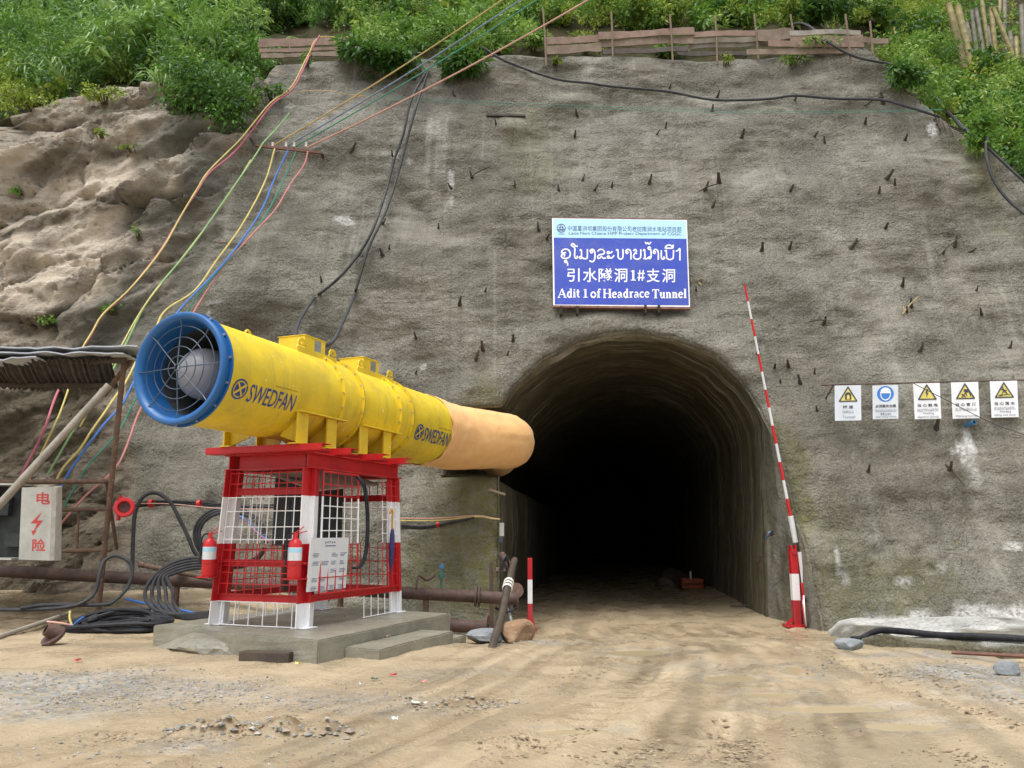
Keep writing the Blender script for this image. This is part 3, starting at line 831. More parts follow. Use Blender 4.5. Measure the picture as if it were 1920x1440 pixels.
for px, py, rx, ry, lb in pud:
    c = G(px, py)
    e = np.hypot((X-c[0])/rx, (Y-c[1])/ry) + .28*fbm(X*2.2, Y*2.2, px*.01, 3, 71)
    near_ = np.hypot((X-c[0])/rx, (Y-c[1])/ry)
    zm = float(z[near_ < 1].mean()) if (near_ < 1).any() else float(zg(c[0], c[1]))
    w_ = 1-sst(1.15, 2.2, near_)
    z = z*(1-w_) + (zm + .25*(z-zm))*w_
    z = z - .030*(1-sst(.45, 1.2, e))
    PLV.append(zm-.013)
    gst[..., 1] = np.maximum(gst[..., 1], .5*np.exp(-((e-1.25)/.35)**2)); gst[..., 2] *= (1-.7*(1-sst(.6, 1.3, e)))
nx, ny = len(gx), len(gy)
idx = np.arange(nx*ny).reshape(ny, nx)
q = np.stack([idx[:-1, :-1], idx[:-1, 1:], idx[1:, 1:], idx[1:, :-1]], -1).reshape(-1, 4)
tag(npmesh('ground', np.c_[X.ravel(), Y.ravel(), z.ravel()], q, M['mud'], True, {'stain': gst.reshape(-1, 3)}), 'wet tan mud yard and road running into the tunnel', 'ground', kind='structure')
GZ, GXA, GYA = z, gx, gy
def zgr(x, y):
    """height of the built ground at one spot"""
    i = min(max(np.searchsorted(GXA, x), 1), len(GXA)-1); j = min(max(np.searchsorted(GYA, y), 1), len(GYA)-1)
    return float(GZ[j, i])
mw, tw, bw = newmat('muddy_water')
bw.inputs['Base Color'].default_value = (.44, .355, .215, 1); bw.inputs['Roughness'].default_value = .07; bw.inputs['Specular IOR Level'].default_value = .5
for (px, py, rx, ry, lb), lev in zip(pud, PLV):
    c = G(px, py); m_ = MB(); vs = []
    for a in range(40):
        t = 2*math.pi*a/40
        k_ = 1 + .22*float(fbm(math.cos(t)*1.3+px, math.sin(t)*1.3, 0, 3, 4))
        vs.append((c[0]+rx*k_*math.cos(t)*1.3, c[1]+ry*k_*math.sin(t)*1.3, 0))
    hz = lev
    m_.add([(v[0], v[1], hz) for v in vs], [tuple(range(40))])
    tag(m_.build('puddle', mw), lb, 'puddle', 'puddles on the road', 'structure')

# pale cement apron at the foot of the right wall
m_ = MB()
fr = [G(*p) for p in [(1590, 1206), (1640, 1207), (1700, 1211), (1760, 1216), (1830, 1224), (1920, 1236), (2030, 1252), (2180, 1275)]]
fr = spline(fr, 10); nn = len(fr)
vs, fs = [], []
rows_ = [(-.02, -.25), (0, .05), (.04, .08), (.14, .095), (.3, .085), (.5, .09), (.75, .08), (1.0, .08), (1.3, .07), (1.7, .08), (2.1, .10), (2.6, .12), (3.2, .15), (4.2, .17), (5.5, .2)]
for j, (dy, hz) in enumerate(rows_):
    for i, p in enumerate(fr):
        w = .10*float(fbm(p[0]*2.6, dy*2, 0, 4, 4))
        vs.append((p[0]+dy*.28+w, p[1]+dy*.95+w, float(zg(p[0]+dy*.28, p[1]+dy*.95))+hz*min(i/14, 1)**.7-.08*max(0, 1-i/9)+.045*float(fbm(p[0]*2.2, dy*2.5, 1, 4, 8))))
for j in range(len(rows_)-1):
    for i in range(nn-1): fs.append((j*nn+i, j*nn+i+1, (j+1)*nn+i+1, (j+1)*nn+i))
m_.add(vs, fs, 0, True)
ap = m_.build('cement_apron', M['shotcrete'])
av = np.array(vs); aj = np.repeat(np.arange(len(rows_)), nn)
ca = ap.data.color_attributes.new('stain', 'FLOAT_COLOR', 'POINT')
lim = sst(-.25, .35, fbm(av[:, 0]*1.1, av[:, 1]*1.1, 5, 4, 66) + .10*(aj-4) - .25)*.95
ert = np.where(aj < 3, .6, .25*sst(0, .5, fbm(av[:, 0]*2, av[:, 1]*2, 1, 3, 67)))
ca.data.foreach_set('color', np.c_[np.where(aj < 3, .5, .1), lim*(aj > 2), ert, np.ones(len(av))].astype(np.float32).ravel())
tag(ap, 'low pale cement ledge along the foot of the wall, lower right', 'ledge')

# ================================================================== TEXT
def text_mesh(body, bold=0.0):
    cu = bpy.data.curves.new('t', 'FONT'); cu.body = body; cu.offset = bold; cu.resolution_u = 3
    o = bpy.data.objects.new('t', cu); C.objects.link(o)
    dg = bpy.context.evaluated_depsgraph_get(); dg.update()
    me = bpy.data.meshes.new_from_object(o.evaluated_get(dg))
    v = np.array([q.co[:] for q in me.vertices]).reshape(-1, 3); f = [tuple(p.vertices) for p in me.polygons]
    bpy.data.objects.remove(o); bpy.data.curves.remove(cu); bpy.data.meshes.remove(me)
    return v, f
def put_text(mb, body, box, fn, bold=0.0, mi=0, cut=0):
    """text fitted to box (x0,y0,x1,y1) of a flat design, mapped to the site by fn(x, y)"""
    v, f = text_mesh(body, bold)
    if len(v) == 0: return
    if cut:
        bm = bmesh.new()
        vv = [bm.verts.new(q) for q in v]
        for q in f:
            try: bm.faces.new([vv[i] for i in q])
            except ValueError: pass
        lo, hi = v[:, 1].min(), v[:, 1].max()
        for k in range(1, cut):
            g = bm.verts[:]+bm.edges[:]+bm.faces[:]
            bmesh.ops.bisect_plane(bm, geom=g, plane_co=(0, lo+(hi-lo)*k/cut, 0), plane_no=(0, 1, 0))
        bm.verts.index_update()
        v = np.array([q.co[:] for q in bm.verts]); f = [tuple(x.index for x in q.verts) for q in bm.faces]; bm.free()
    x0, y0, x1, y1 = box
    a, b = v.min(0), v.max(0)
    mb.add([fn(x0+(q[0]-a[0])/(b[0]-a[0]+1e-9)*(x1-x0), y0+(q[1]-a[1])/(b[1]-a[1]+1e-9)*(y1-y0)) for q in v], f, mi)
_lift = [0]
def ribbon(mb, pts, w, fn, mi=0, cap=True):
    """pen stroke of width w in a flat design"""
    p = np.array(pts, float)
    t = np.gradient(p, axis=0); t /= np.linalg.norm(t, axis=1)[:, None]+1e-9
    if cap: p = p.copy(); p[0] -= t[0]*w*.3; p[-1] += t[-1]*w*.3
    nn = np.c_[-t[:, 1], t[:, 0]]*w/2
    _lift[0] = (_lift[0]+1) % 12
    l = _lift[0]*.0003
    vs = [fn(*(a+b), l) for a, b in zip(p, nn)] + [fn(*(a-b), l) for a, b in zip(p, nn)]
    k = len(p)
    mb.add(vs, [(i, i+1, k+i+1, k+i) for i in range(k-1)], mi)
def loop(cx, cy, r, n=10): return [(cx+r*math.cos(2*math.pi*i/n), cy+r*math.sin(2*math.pi*i/n)) for i in range(n+1)]
def curve2(pts, n=5): return spline([np.array(q+(0,), float) for q in pts], n)[:, :2]

# Lao letters as pen strokes, in a sheet of 1612 x 1035 (y down)
LAO = [curve2([(212, 535), (232, 508), (275, 501), (308, 525), (317, 562), (303, 597), (262, 611), (224, 602), (210, 580), (224, 560), (248, 566), (246, 585)]), curve2([(212, 535), (228, 547), (262, 540)]), loop(262, 645, 13), curve2([(270, 652), (284, 666), (286, 690)]),
       curve2([(402, 463), (385, 466), (370, 452), (352, 434), (334, 440), (332, 456), (352, 470), (371, 490), (370, 540), (370, 590), (384, 609), (404, 600), (398, 584)]),
       curve2([(432, 514), (446, 506), (452, 530), (452, 590)]), loop(440, 600, 13), curve2([(452, 592), (472, 610), (502, 613), (520, 598), (522, 505)]),
       loop(572, 532, 14), curve2([(552, 520), (574, 503), (600, 512), (611, 545), (612, 600), (600, 638), (576, 650), (550, 640)]),
       curve2([(645, 525), (670, 505), (705, 508), (726, 535), (712, 560), (672, 566), (645, 588), (652, 611), (676, 603), (688, 585), (712, 610), (738, 606)]),
       loop(773, 542, 13), curve2([(784, 549), (805, 545), (818, 530)]), loop(773, 595, 13), curve2([(784, 604), (815, 604), (840, 578)]),
       curve2([(868, 513), (886, 508), (889, 560), (892, 600), (915, 620), (938, 610), (948, 590), (948, 505)]),
       loop(995, 540, 13), curve2([(980, 522), (1005, 503), (1032, 515), (1043, 548), (1043, 620)]),
       curve2([(1075, 520), (1095, 504), (1110, 525), (1092, 548), (1112, 552)]), curve2([(1092, 550), (1075, 575), (1083, 608), (1118, 622), (1150, 610), (1161, 580), (1161, 507)]),
       curve2([(1190, 518), (1206, 508), (1210, 560), (1211, 612)]), curve2([(1196, 612), (1230, 618), (1255, 600), (1283, 600), (1283, 512)]), loop(1268, 605, 12),
       loop(1263, 490, 15), curve2([(1216, 418), (1228, 436), (1244, 424), (1258, 440), (1282, 418)]),
       loop(1325, 540, 13), curve2([(1312, 522), (1335, 503), (1360, 515), (1371, 548), (1371, 624)]),
       curve2([(1408, 518), (1406, 570), (1410, 610), (1430, 622), (1446, 608), (1436, 595)]),
       curve2([(1450, 522), (1466, 516), (1469, 570), (1474, 608), (1500, 626), (1530, 622), (1550, 600), (1552, 516)]),
       curve2([(1452, 488), (1470, 460), (1510, 452), (1546, 484), (1500, 490), (1452, 488)]), curve2([(1548, 452), (1549, 468), (1546, 484)]), curve2([(1585, 527), (1610, 512), (1628, 494), (1629, 560), (1629, 634)])]
# bold serif capitals: strokes (points, width); box height 1, baseline 0
TK, TN = .20, .085
def arc(cx, cy, rx, ry, a0, a1, n=12): return [(cx+rx*math.cos(R(a0+(a1-a0)*i/n)), cy+ry*math.sin(R(a0+(a1-a0)*i/n))) for i in range(n+1)]
SER = {
 'A': (.95, [([(.10, .05), (.45, .98)], TN), ([(.44, 1.0), (.80, .05)], TK), ([(.22, .34), (.66, .34)], TN), ([(0, .03), (.27, .03)], TN), ([(.60, .03), (.98, .03)], TN)]),
 'd': (.68, [([(.47, 0), (.47, 1)], TK), ([(.33, .97), (.5, .97)], TN), (arc(.36, .34, .24, .31, 60, 300), .17), ([(.45, .03), (.64, .03)], TN)]),
 'i': (.34, [([(.17, .05), (.17, .66)], TK), ([(.03, .63), (.2, .63)], TN), ([(.02, .03), (.33, .03)], TN), (loop(.17, .87, .05, 8), .1)]),
 't': (.42, [([(.20, .9), (.20, .16)], TK), (arc(.30, .16, .10, .12, 180, 330, 6), .12), ([(.02, .63), (.40, .63)], TN)]),
 '1': (.55, [([(.30, .02), (.30, .98)], TK), ([(.10, .86), (.32, .95)], TN), ([(.08, .03), (.52, .03)], TN)]),
 'o': (.62, [(arc(.30, .33, .22, .29, 0, 360, 20), .17)]),
 'f': (.42, [([(.19, .05), (.19, .80)], TK), (arc(.30, .82, .11, .13, 180, 20, 7), .13), ([(.03, .63), (.36, .63)], TN), ([(.03, .03), (.36, .03)], TN)]),
 'H': (.98, [([(.19, .03), (.19, .97)], TK), ([(.77, .03), (.77, .97)], TK), ([(.2, .5), (.76, .5)], TN), ([(.03, .03), (.36, .03)], TN), ([(.03, .97), (.36, .97)], TN), ([(.60, .03), (.94, .03)], TN), ([(.60, .97), (.94, .97)], TN)]),
 'e': (.58, [(arc(.29, .33, .21, .29, 10, 320, 16), .16), ([(.12, .36), (.49, .36)], TN)]),
 'a': (.62, [([(.42, .10), (.42, .50)], TK), (arc(.27, .48, .15, .15, 0, 165, 8), .12), (arc(.24, .18, .15, .15, 60, 300, 10), .13), ([(.42, .05), (.60, .05)], TN)]),
 'r': (.50, [([(.18, .05), (.18, .66)], TK), ([(.03, .63), (.2, .63)], TN), ([(.03, .03), (.36, .03)], TN), (arc(.34, .50, .12, .13, 170, 40, 6), .15)]),
 'c': (.54, [(arc(.29, .33, .21, .29, 45, 315, 14), .16)]),
 'T': (.80, [([(.39, .03), (.39, .97)], TK), ([(.03, .95), (.75, .95)], TN), ([(.06, .74), (.06, .97)], TN), ([(.72, .74), (.72, .97)], TN), ([(.22, .03), (.56, .03)], TN)]),
 'u': (.68, [([(.16, .66), (.16, .22)], TK), (arc(.29, .20, .13, .15, 180, 340, 7), .12), ([(.48, .03), (.48, .66)], TK), ([(.02, .63), (.18, .63)], TN), ([(.36, .63), (.5, .63)], TN), ([(.48, .03), (.64, .03)], TN)]),
 'n': (.68, [([(.17, .03), (.17, .66)], TK), (arc(.34, .47, .14, .14, 160, 0, 8), .12), ([(.48, .03), (.48, .50)], TK), ([(.02, .63), (.18, .63)], TN), ([(.03, .03), (.31, .03)], TN), ([(.36, .03), (.63, .03)], TN)]),
 'l': (.36, [([(.18, .03), (.18, 1.0)], TK), ([(.03, .97), (.2, .97)], TN), ([(.03, .03), (.34, .03)], TN)]), ' ': (.26, [])}
def serif(mb, txt, box, fn, mi=0):
    x0, yb, x1, yt = box
    tot = sum(SER[c][0] for c in txt); sx = (x1-x0)/tot; sy = yt-yb; x = x0
    for c in txt:
        w, st = SER[c]
        for pts, wd in st: ribbon(mb, [(x+p[0]*sx, yb+p[1]*sy) for p in pts], wd*(abs(sx)+abs(sy))/2, fn, mi, False)
        x += w*sx
def scribble_lao(mb, box, fn, n, mi=0, seed=0, w=.14):
    """a line of small Lao lettering made from the same pen strokes"""
    x0, y0, x1, y1 = box; q = random.Random(seed); cw = (x1-x0)/n
    groups = [LAO[0:2], LAO[5:8], LAO[8:10], LAO[10:11], LAO[15:16], LAO[16:18], LAO[18:20], LAO[20:23], LAO[27:28]]
    for i in range(n):
        g = q.choice(groups); a = np.vstack([np.array(s) for s in g]); lo, hi = a.min(0), a.max(0)
        for s in g:
            s = np.array(s)[::2]
            ribbon(mb, np.c_[x0+cw*(i+.08)+(s[:, 0]-lo[0])/(hi[0]-lo[0])*cw*.8, y1-(s[:, 1]-lo[1])/(hi[1]-lo[1])*(y1-y0)*.75-(y1-y0)*.2], (y1-y0)*w, fn, mi, False)

# ================================================================== VENTILATION FAN
FA = np.array([math.sin(.371), math.cos(.371), 0.0]); FN = np.array([math.cos(.371), -math.sin(.371), 0.0])   # along the fan; towards its near side
FC = np.array([-2.784, 11.866, 3.282]); FR_ = .63; UP = np.array([0, 0, 1.0])
def F(s, k, zz): return FC + FA*s + FN*k + UP*zz
def Fc(s, r, deg): return F(s, r*math.cos(R(deg)), r*math.sin(R(deg)))
fan = thing('ventilation_fan', FC + FA*0 - UP*.74, 'large yellow tunnel ventilation fan with blue inlet ring, on the red stand', 'fan')
def bolts(mb, s0, s1, r, n, off=0, size=.017):
    for i in range(n):
        a = 360*i/n+off
        mb.lathe([(s0, 0), (s0, size), (s1, size*.8), (s1, 0)], Fc(0, r, a), FA, 8, 0, smooth=False)
# blue bell mouth
m_ = MB().lathe([(-2.735, .632), (-2.735, .672), (-2.762, .672), (-2.762, .640), (-2.80, .648), (-2.84, .660), (-2.868, .660), (-2.886, .645), (-2.890, .622), (-2.880, .598), (-2.845, .572), (-2.78, .548), (-2.68, .532), (-2.56, .525), (-2.56, .60)], FC, FA, 72)
ringo = part(m_, 'inlet_ring', M['blue_paint'], fan)
m_ = MB(); bolts(m_, -2.785, -2.762, .656, 14, 8); sub(m_, 'bolt_row', M['galv'], ringo)
m_ = MB()
def ringpts(s, r, n=56): return [Fc(s, r, 360*i/n) for i in range(n)]
for r, s in ((.495, -2.845), (.36, -2.862), (.25, -2.872), (.135, -2.88), (.04, -2.885)): m_.tube(ringpts(s, r), .006, 6, closed=True)
for i in range(8):
    a = 45*i+2
    m_.tube([Fc(-2.885, .03, a), Fc(-2.862, .36, a), Fc(-2.845, .495, a), Fc(-2.868, .60, a)], .0075, 6)
part(m_, 'inlet_grille', [mat('grille_wire', (.03, .055, .10), (.10, .13, .17), 5, .4, 0, metal=.3)], fan)
m_ = MB().lathe([(-2.57, .53), (-2.0, .53), (-1.45, .53), (-1.45, .30)], FC, FA, 56); part(m_, 'silencer_liner', M['dark_liner'], fan)
m_ = MB().lathe([(-2.76+.31-.31*math.cos(R(a)), .31*math.sin(R(a))) for a in range(0, 91, 9)] + [(-1.5, .31)], FC, FA, 48); part(m_, 'hub_nose', M['grey_hub'], fan)
m_ = MB()
for i in range(6):
    a = 60*i+20; p0, p1 = Fc(-1.75, .30, a), Fc(-1.7, .53, a+14); part(MB().bar(p0, p1, .03, .22, FA), 'fan_blade', M['dark_liner'], fan)
# casings
m_ = MB().lathe([(-2.74, .615), (-2.74, .63), (-1.375, .63), (-1.368, .622)], FC, FA, 72); part(m_, 'inlet_silencer', M['yellow'], fan)
def casing(s0, s1, name):
    return part(MB().lathe([(s0, .60), (s0, .627), (s1, .627), (s1, .60)], FC, FA, 72), name, M['yellow'], fan)
c1 = casing(-1.368, -.41, 'motor_casing'); c2 = casing(.14, 1.215, 'motor_casing')
for s0, s1 in ((-.38, .105), (1.245, 1.625)):
    part(MB().lathe([(s0-.03, .60), (s0-.03, .672), (s0, .672), (s0, .628), (s1-.03, .628), (s1-.03, .672), (s1, .672), (s1, .60)], FC, FA, 72), 'spool_section', M['yellow'], fan)
for s in (-.42, .10, 1.205, 1.62):
    fl = part(MB().lathe([(s-.012, .62), (s-.012, .672), (s+.010, .672), (s+.010, .62)], FC, FA, 72), 'flange', M['yellow'], fan)
    b_ = MB(); bolts(b_, s-.03, s-.012, .652, 20, 5, .014); sub(b_, 'bolt_row', M['galv'], fl)
part(MB().lathe([(1.635, .60), (1.635, .630), (3.10, .630), (3.135, .634), (3.135, .60)], FC, FA, 72), 'outlet_silencer', M['yellow'], fan)
# junction boxes and lifting ledges
for s0, s1, l0, l1 in ((-.80, -.30, -1.03, -.10), (.74, 1.20, .50, 1.56)):
    m_ = MB(); kz0, kz1 = -.22, .22
    m_.frame(F((s0+s1)/2, 0, .70), FA, FN, UP, (s1-s0)/2, .22, .14)
    m_.frame(F((s0+s1)/2, 0, .846), FA, FN, UP, (s1-s0)/2+.012, .232, .006)
    jb = part(m_, 'junction_box', M['yellow'], fan, .006)
    sub(MB().frame(F(s0+(s1-s0)*.62, .2225, .735), FA, FN, UP, .075, .0022, .085), 'nameplate', M['galv'], jb)
    m2 = MB(); sd = FN
    ly = .27; lz = math.sqrt(.627**2-ly**2)
    m2.frame(F((l0+l1)/2, ly, lz+.02), FA, FN, UP, (l1-l0)/2, .012, .055)
    m2.frame(F((l0+l1)/2, -ly, lz+.02), FA, FN, UP, (l1-l0)/2, .012, .055)
    le = part(m2, 'lifting_ledge', M['yellow'], fan, .004)
    for s in (l0+.09, l1-.09):
        for sg in (1, -1):
            g = MB(); pr = [(.085*math.cos(R(a)), .06+.075*math.sin(R(a))) for a in range(-10, 191, 20)] + [(-.11, -.02), (.11, -.02)]
            vs = []
            for dk in (-.011, .011):
                vs += [F(s+x, sg*ly+dk, lz+.06+y) for x, y in pr] + [F(s+.034*math.cos(R(a)), sg*ly+dk, lz+.125+.034*math.sin(R(a))) for a in range(0, 360, 30)]
            n_ = len(pr); k_ = n_+12; fs = []
            for b_ in (0, k_):      # plate with an eye: quads from the rim to the outline
                for i in range(12):
                    j = (i+1) % 12
                    ai = min(range(n_), key=lambda q: np.linalg.norm(vs[b_+q]-vs[b_+n_+i])); aj = min(range(n_), key=lambda q: np.linalg.norm(vs[b_+q]-vs[b_+n_+j]))
                    fs.append((b_+n_+i, b_+n_+j, b_+aj) if ai == aj else (b_+n_+i, b_+n_+j, b_+aj, b_+ai))
            fs += [(i, (i+1) % n_, k_+(i+1) % n_, k_+i) for i in range(n_)] + [(n_+i, n_+(i+1) % 12, k_+n_+(i+1) % 12, k_+n_+i) for i in range(12)]
            g.add(vs, fs); sub(g, 'lifting_eye', M['yellow'], le)
for s in (-1.72, 2.0):
    g = MB(); g.tube([F(s+.055*math.cos(R(a)), 0, .64+.07*math.sin(R(a))) for a in range(0, 181, 20)], .016, 8); part(g, 'lifting_lug', M['yellow'], fan)
# feet: side rails with pairs of upright plates and gussets
FEET = [(-1.26, .225), (-.60, .225), (.23, .215), (.91, .22)]
FZ = -.742
for r0, r1 in ((-1.38, -.27), (.13, 1.29)):
    for sg in (1, -1):
        part(MB().frame(F((r0+r1)/2, sg*.585, -.318), FA, FN, UP, (r1-r0)/2, .05, .011), 'side_rail', M['yellow'], fan)
for s, w in FEET:
    for sg in (1, -1):
        g = MB()
        g.frame(F(s, sg*.575, (FZ-.331)/2), FA, FN, UP, w/2, .012, (-.331-FZ)/2)
        g.frame(F(s, sg*.54, FZ+.008), FA, FN, UP, w/2+.02, .085, .008)
        vs = []
        for ds in (-.008, .008): vs += [F(s+ds, sg*.56, -.335), F(s+ds, sg*.56, FZ+.017), F(s+ds, sg*.24, FZ+.12), F(s+ds, sg*.27, -.57)]
        g.add(vs, [(0, 1, 2, 3), (7, 6, 5, 4), (0, 4, 5, 1), (1, 5, 6, 2), (2, 6, 7, 3), (3, 7, 4, 0)])
        part(g, 'foot', M['yellow'], fan)
# lettering and round emblem bent on to the barrel
def barrel(s0, sx, d0, dz, r):
    def fn(x, y, l=0):
        return Fc(s0 + x*sx, r + l*2, d0 + math.degrees(y*dz/.63))
    return fn
for (sa, sb, ang, r) in ((-2.625, -1.455, -22.8, .634), (1.80, 3.06, -21.5, .637)):
    w = sb-sa
    g = MB(); fn = barrel(sa, w, ang, w, r)
    put_text(g, 'SWEDFAN', (.245, -.095, 1.0, .095), fn, .004, 0, 8)
    fb = barrel(sa+.10*w, w*1.02, ang+1.5, w*.98, r)
    ribbon(g, loop(0, 0, .100, 28), .018, fb)
    for t0, t1 in ((118, 192), (212, 238), (262, 372-0), (388, 418)):
        pass
    pts = loop(0, 0, .074, 28); g.add([fb(0, 0, .0006)] + [fb(*p, .0006) for p in pts], [(0, i+1, i+2) for i in range(28)])
    lt = part(g, 'lettering', M['ink'], fan)
    g = MB(); fy = lambda x, y, l=0, f_=barrel(sa+.10*w, w*1.02, ang+1.5, w*.98, r+.004): f_(x, y, l)
    ribbon(g, [(-.072, -.055), (-.02, -.01), (.03, .03), (.075, .06)], .026, fy, 0, False)
    ribbon(g, [(-.052, .065), (-.015, .02), (.022, -.03), (.05, -.072)], .020, fy, 0, False)
    sub(g, 'emblem_cross', M['yellow'], lt)
    g = MB(); put_text(g, 'underground ventilation systems', (.62, .125, 1.0, .147), fn, .004, 0, 2); sub(g, 'small_lettering', M['rust_light'], lt)

# flexible orange duct from the outlet into the tunnel
e0 = F(3.10, 0, 0)
dp = [e0, F(3.5, 0, .0), F(3.95, 0, .0), F(4.4, .02, -.01)] + [np.array([x, y, FC[2]+z]) for x, y, z in ((-.80, 16.45, .03), (-.42, 16.95, .05), (-.15, 17.45, .08), (-.09, 17.95, .12), (-.20, 18.6, .16), (-.4, 19.8, .2), (-.4, 21.5, .2))]
pp = spline(dp, 10); pp = np.array([pp[max(0, i-5):i+6].mean(0) if 5 < i < len(pp)-6 else pp[i] for i in range(len(pp))])
rr = np.array([.636 - .05*sst(25, 60, i) + (.012*math.sin(i*1.7)*math.exp(-i/6)) + .004*float(fbm(i*.2, 0, 0, 2, 5)) for i in range(len(pp))])
g = MB(); g.tube(pp, rr, 64, caps=False)
for i in range(len(g.v)):                          # slack cloth: creases near the collar and the bend
    q = np.array(g.v[i]); k_ = i//64; a = i % 64
    g.v[i] = tuple(q + (pp[k_]-q)*(.018*float(fbm(a*.35, k_*.12, 0, 3, 6)) + .012*math.sin(a*1.1+k_*.8)*math.exp(-((k_-2)/4.0)**2)))
solo(g, 'ventilation_duct', M['orange'], e0, 'pale orange fabric air duct leading from the yellow fan into the tunnel', 'duct')
g = None

# ================================================================== FAN STAND
SB = np.array([-2.536, 10.422, 0.0]) + FA*2.512/2 - FN*1.509/2         # centre of the stand
def T(s, k, zz): return np.array([SB[0], SB[1], 0]) + FA*s + FN*k + UP*zz
stand = thing('fan_stand', T(0, 0, .259), 'red and white painted steel stand with wire mesh sides carrying the yellow fan', 'stand')
ORG['fan_stand'] = np.array([SB[0], SB[1], 0.0]); stand.location = (SB[0], SB[1], 0)
LB, WB_, LT, WT = 2.512/2, 1.509/2, 2.322/2, 1.401/2
def Sf(s, k, zz):
    """a point of the tapering frame: s, k in -1..1"""
    t = (zz-.259)/(2.244-.259)
    return T(s*(LB+(LT-LB)*t), k*(WB_+(WT-WB_)*t), zz)
for s in (-1, 1):
    for k in (-1, 1):
        g = MB(); a_, b_ = Sf(s, k, .259), Sf(s, k, 2.25)
        a_ = a_ - FA*s*.10 - FN*k*.09; b_ = b_ - FA*s*.09 - FN*k*.09
        # H section: two flanges and a web
        g.bar(a_ + FA*.085, b_ + FA*.085, .19, .016, FN); g.bar(a_ - FA*.085, b_ - FA*.085, .19, .016, FN); g.bar(a_, b_, .016, .154, FN)
        g.bar(a_+FN*.087*k, b_+FN*.087*k, .154, .012, FA) if False else None
        g.frame(a_ + UP*.006, FA, FN, UP, .12, .12, .006)
        part(g, 'leg', M['stand'], stand, .003)
def hbeam(g, a_, b_, h, w, t=.016):
    a_, b_ = np.array(a_), np.array(b_); u = (b_-a_)/np.linalg.norm(b_-a_)
    for dz in (h/2-t/2, -h/2+t/2): g.bar(a_+UP*dz, b_+UP*dz, w, t)
    g.bar(a_, b_, t, h-2*t)
zb = 2.347
for k in (-1, 1):
    g = MB(); hbeam(g, T(-LT-.02, k*(WT-.08), zb), T(LT+.02, k*(WT-.08), zb), .205, .17); part(g, 'beam', M['stand'], stand, .003)
for s in (-1, 1):
    g = MB(); hbeam(g, T(s*(LT-.08), -(WT-.17), zb), T(s*(LT-.08), WT-.17, zb), .205, .17); part(g, 'beam', M['stand'], stand, .003)
FOOTTOP = FC[2]+FZ
for s, w in [(-1.27, 0), (-.60, 0), (.23, 0), (.92, 0)]:          # channels laid across, carrying the feet
    g = MB(); z0 = 2.4505; h = FOOTTOP-z0-.002
    a_, b_ = T(s, -(WT+.17), z0+h/2), T(s, WT+.26, z0+h/2)
    g.bar(a_+UP*(h/2-.006), b_+UP*(h/2-.006), .2, .012); g.bar(a_-UP*(h/2-.006), b_-UP*(h/2-.006), .2, .012); g.bar(a_-FA*.094, b_-FA*.094, .012, h-.024); 
    part(g, 'cross_channel', M['stand'], stand, .002)
for s in (-1,):
    for zz, h in ((.60, .10), (1.04, .085)):
        g = MB(); hbeam(g, Sf(-1, -.92, zz)+FA*.05, Sf(-1, .9, zz)+FA*.05, h, .07, .010); part(g, 'rail', M['stand'], stand)
for s, k0, k1, zz in ((1, -.9, .9, .60), (1, -.9, .9, 1.95), (-1, -.9, .9, 1.96)):
    g = MB(); hbeam(g, Sf(s, k0, zz)-FA*s*.08, Sf(s, k1, zz)-FA*s*.08, .09, .07, .010); part(g, 'rail', M['stand'], stand)
for k in (1, -1):
    g = MB(); hbeam(g, Sf(-.9, k, .615)-FN*k*.05, Sf(.93, k, .615)-FN*k*.05, .085, .09, .010); part(g, 'rail', M['stand'], stand)
def mesh_panel(name, pt, u0, u1, z0, z1, nu, zs, r=.0068, frame=False):
    g = MB()
    for i in range(nu+1):
        u = u0+(u1-u0)*i/nu
        wob = .012*rnd.uniform(-1, 1)
        g.tube([pt(u, z0), pt(u+wob*.3, (z0+z1)/2), pt(u, z1)], r, 6)
    for zz in zs:
        g.tube([pt(u0-.02, zz), pt((u0+u1)/2, zz+rnd.uniform(-.006, .006)), pt(u1+.02, zz)], r, 6)
    if frame:
        for u in (u0, u1): g.tube([pt(u, z0), pt(u, z1)], r*1.9, 6)
        for zz in (z0, z1): g.tube([pt(u0, zz), pt(u1, zz)], r*1.9, 6)
    return part(g, name, M['stand'], stand)
mesh_panel('mesh_panel', lambda u, z_: Sf(-1, u, z_)-FA*.012, -.83, .84, .64, 2.22, 9, [.78, .92, 1.06, 1.20, 1.34, 1.50, 1.70, 1.88, 2.06, 2.2])
mesh_panel('mesh_skirt', lambda u, z_: Sf(-1, u, z_)-FA*.012, -.72, .74, .27, .56, 5, [.272])
mesh_panel('mesh_panel', lambda u, z_: Sf(u, -1, z_)-FN*-.02, -.86, .86, .62, 2.22, 15, [.8, 1.0, 1.2, 1.4, 1.6, 1.8, 2.0, 2.2])
mesh_panel('mesh_skirt', lambda u, z_: Sf(u, -1, z_)-FN*-.02, -.86, .86, .27, .56, 11, [.275])
mesh_panel('mesh_panel', lambda u, z_: Sf(1, u, z_)-FA*.02, -.84, .84, .62, 2.22, 8, [.8, 1.0, 1.2, 1.4, 1.6, 1.8, 2.0, 2.2])
mesh_panel('mesh_skirt', lambda u, z_: Sf(u, 1, z_)-FN*.012, .10, .86, .27, .56, 5, [.275])
mesh_panel('mesh_door', lambda u, z_: Sf(u, 1, z_)+FN*.006, -.80, -.07, .66, 2.215, 5, [.86, 1.06, 1.27, 1.45, 1.61, 1.77, 1.91, 2.05], .0072, True)
mesh_panel('mesh_panel', lambda u, z_: Sf(u, 1, z_)-FN*.012, .52, .86, .63, 2.21, 3, [.83, 1.03, 1.23, 1.42, 1.62, 1.80, 1.97, 2.12])
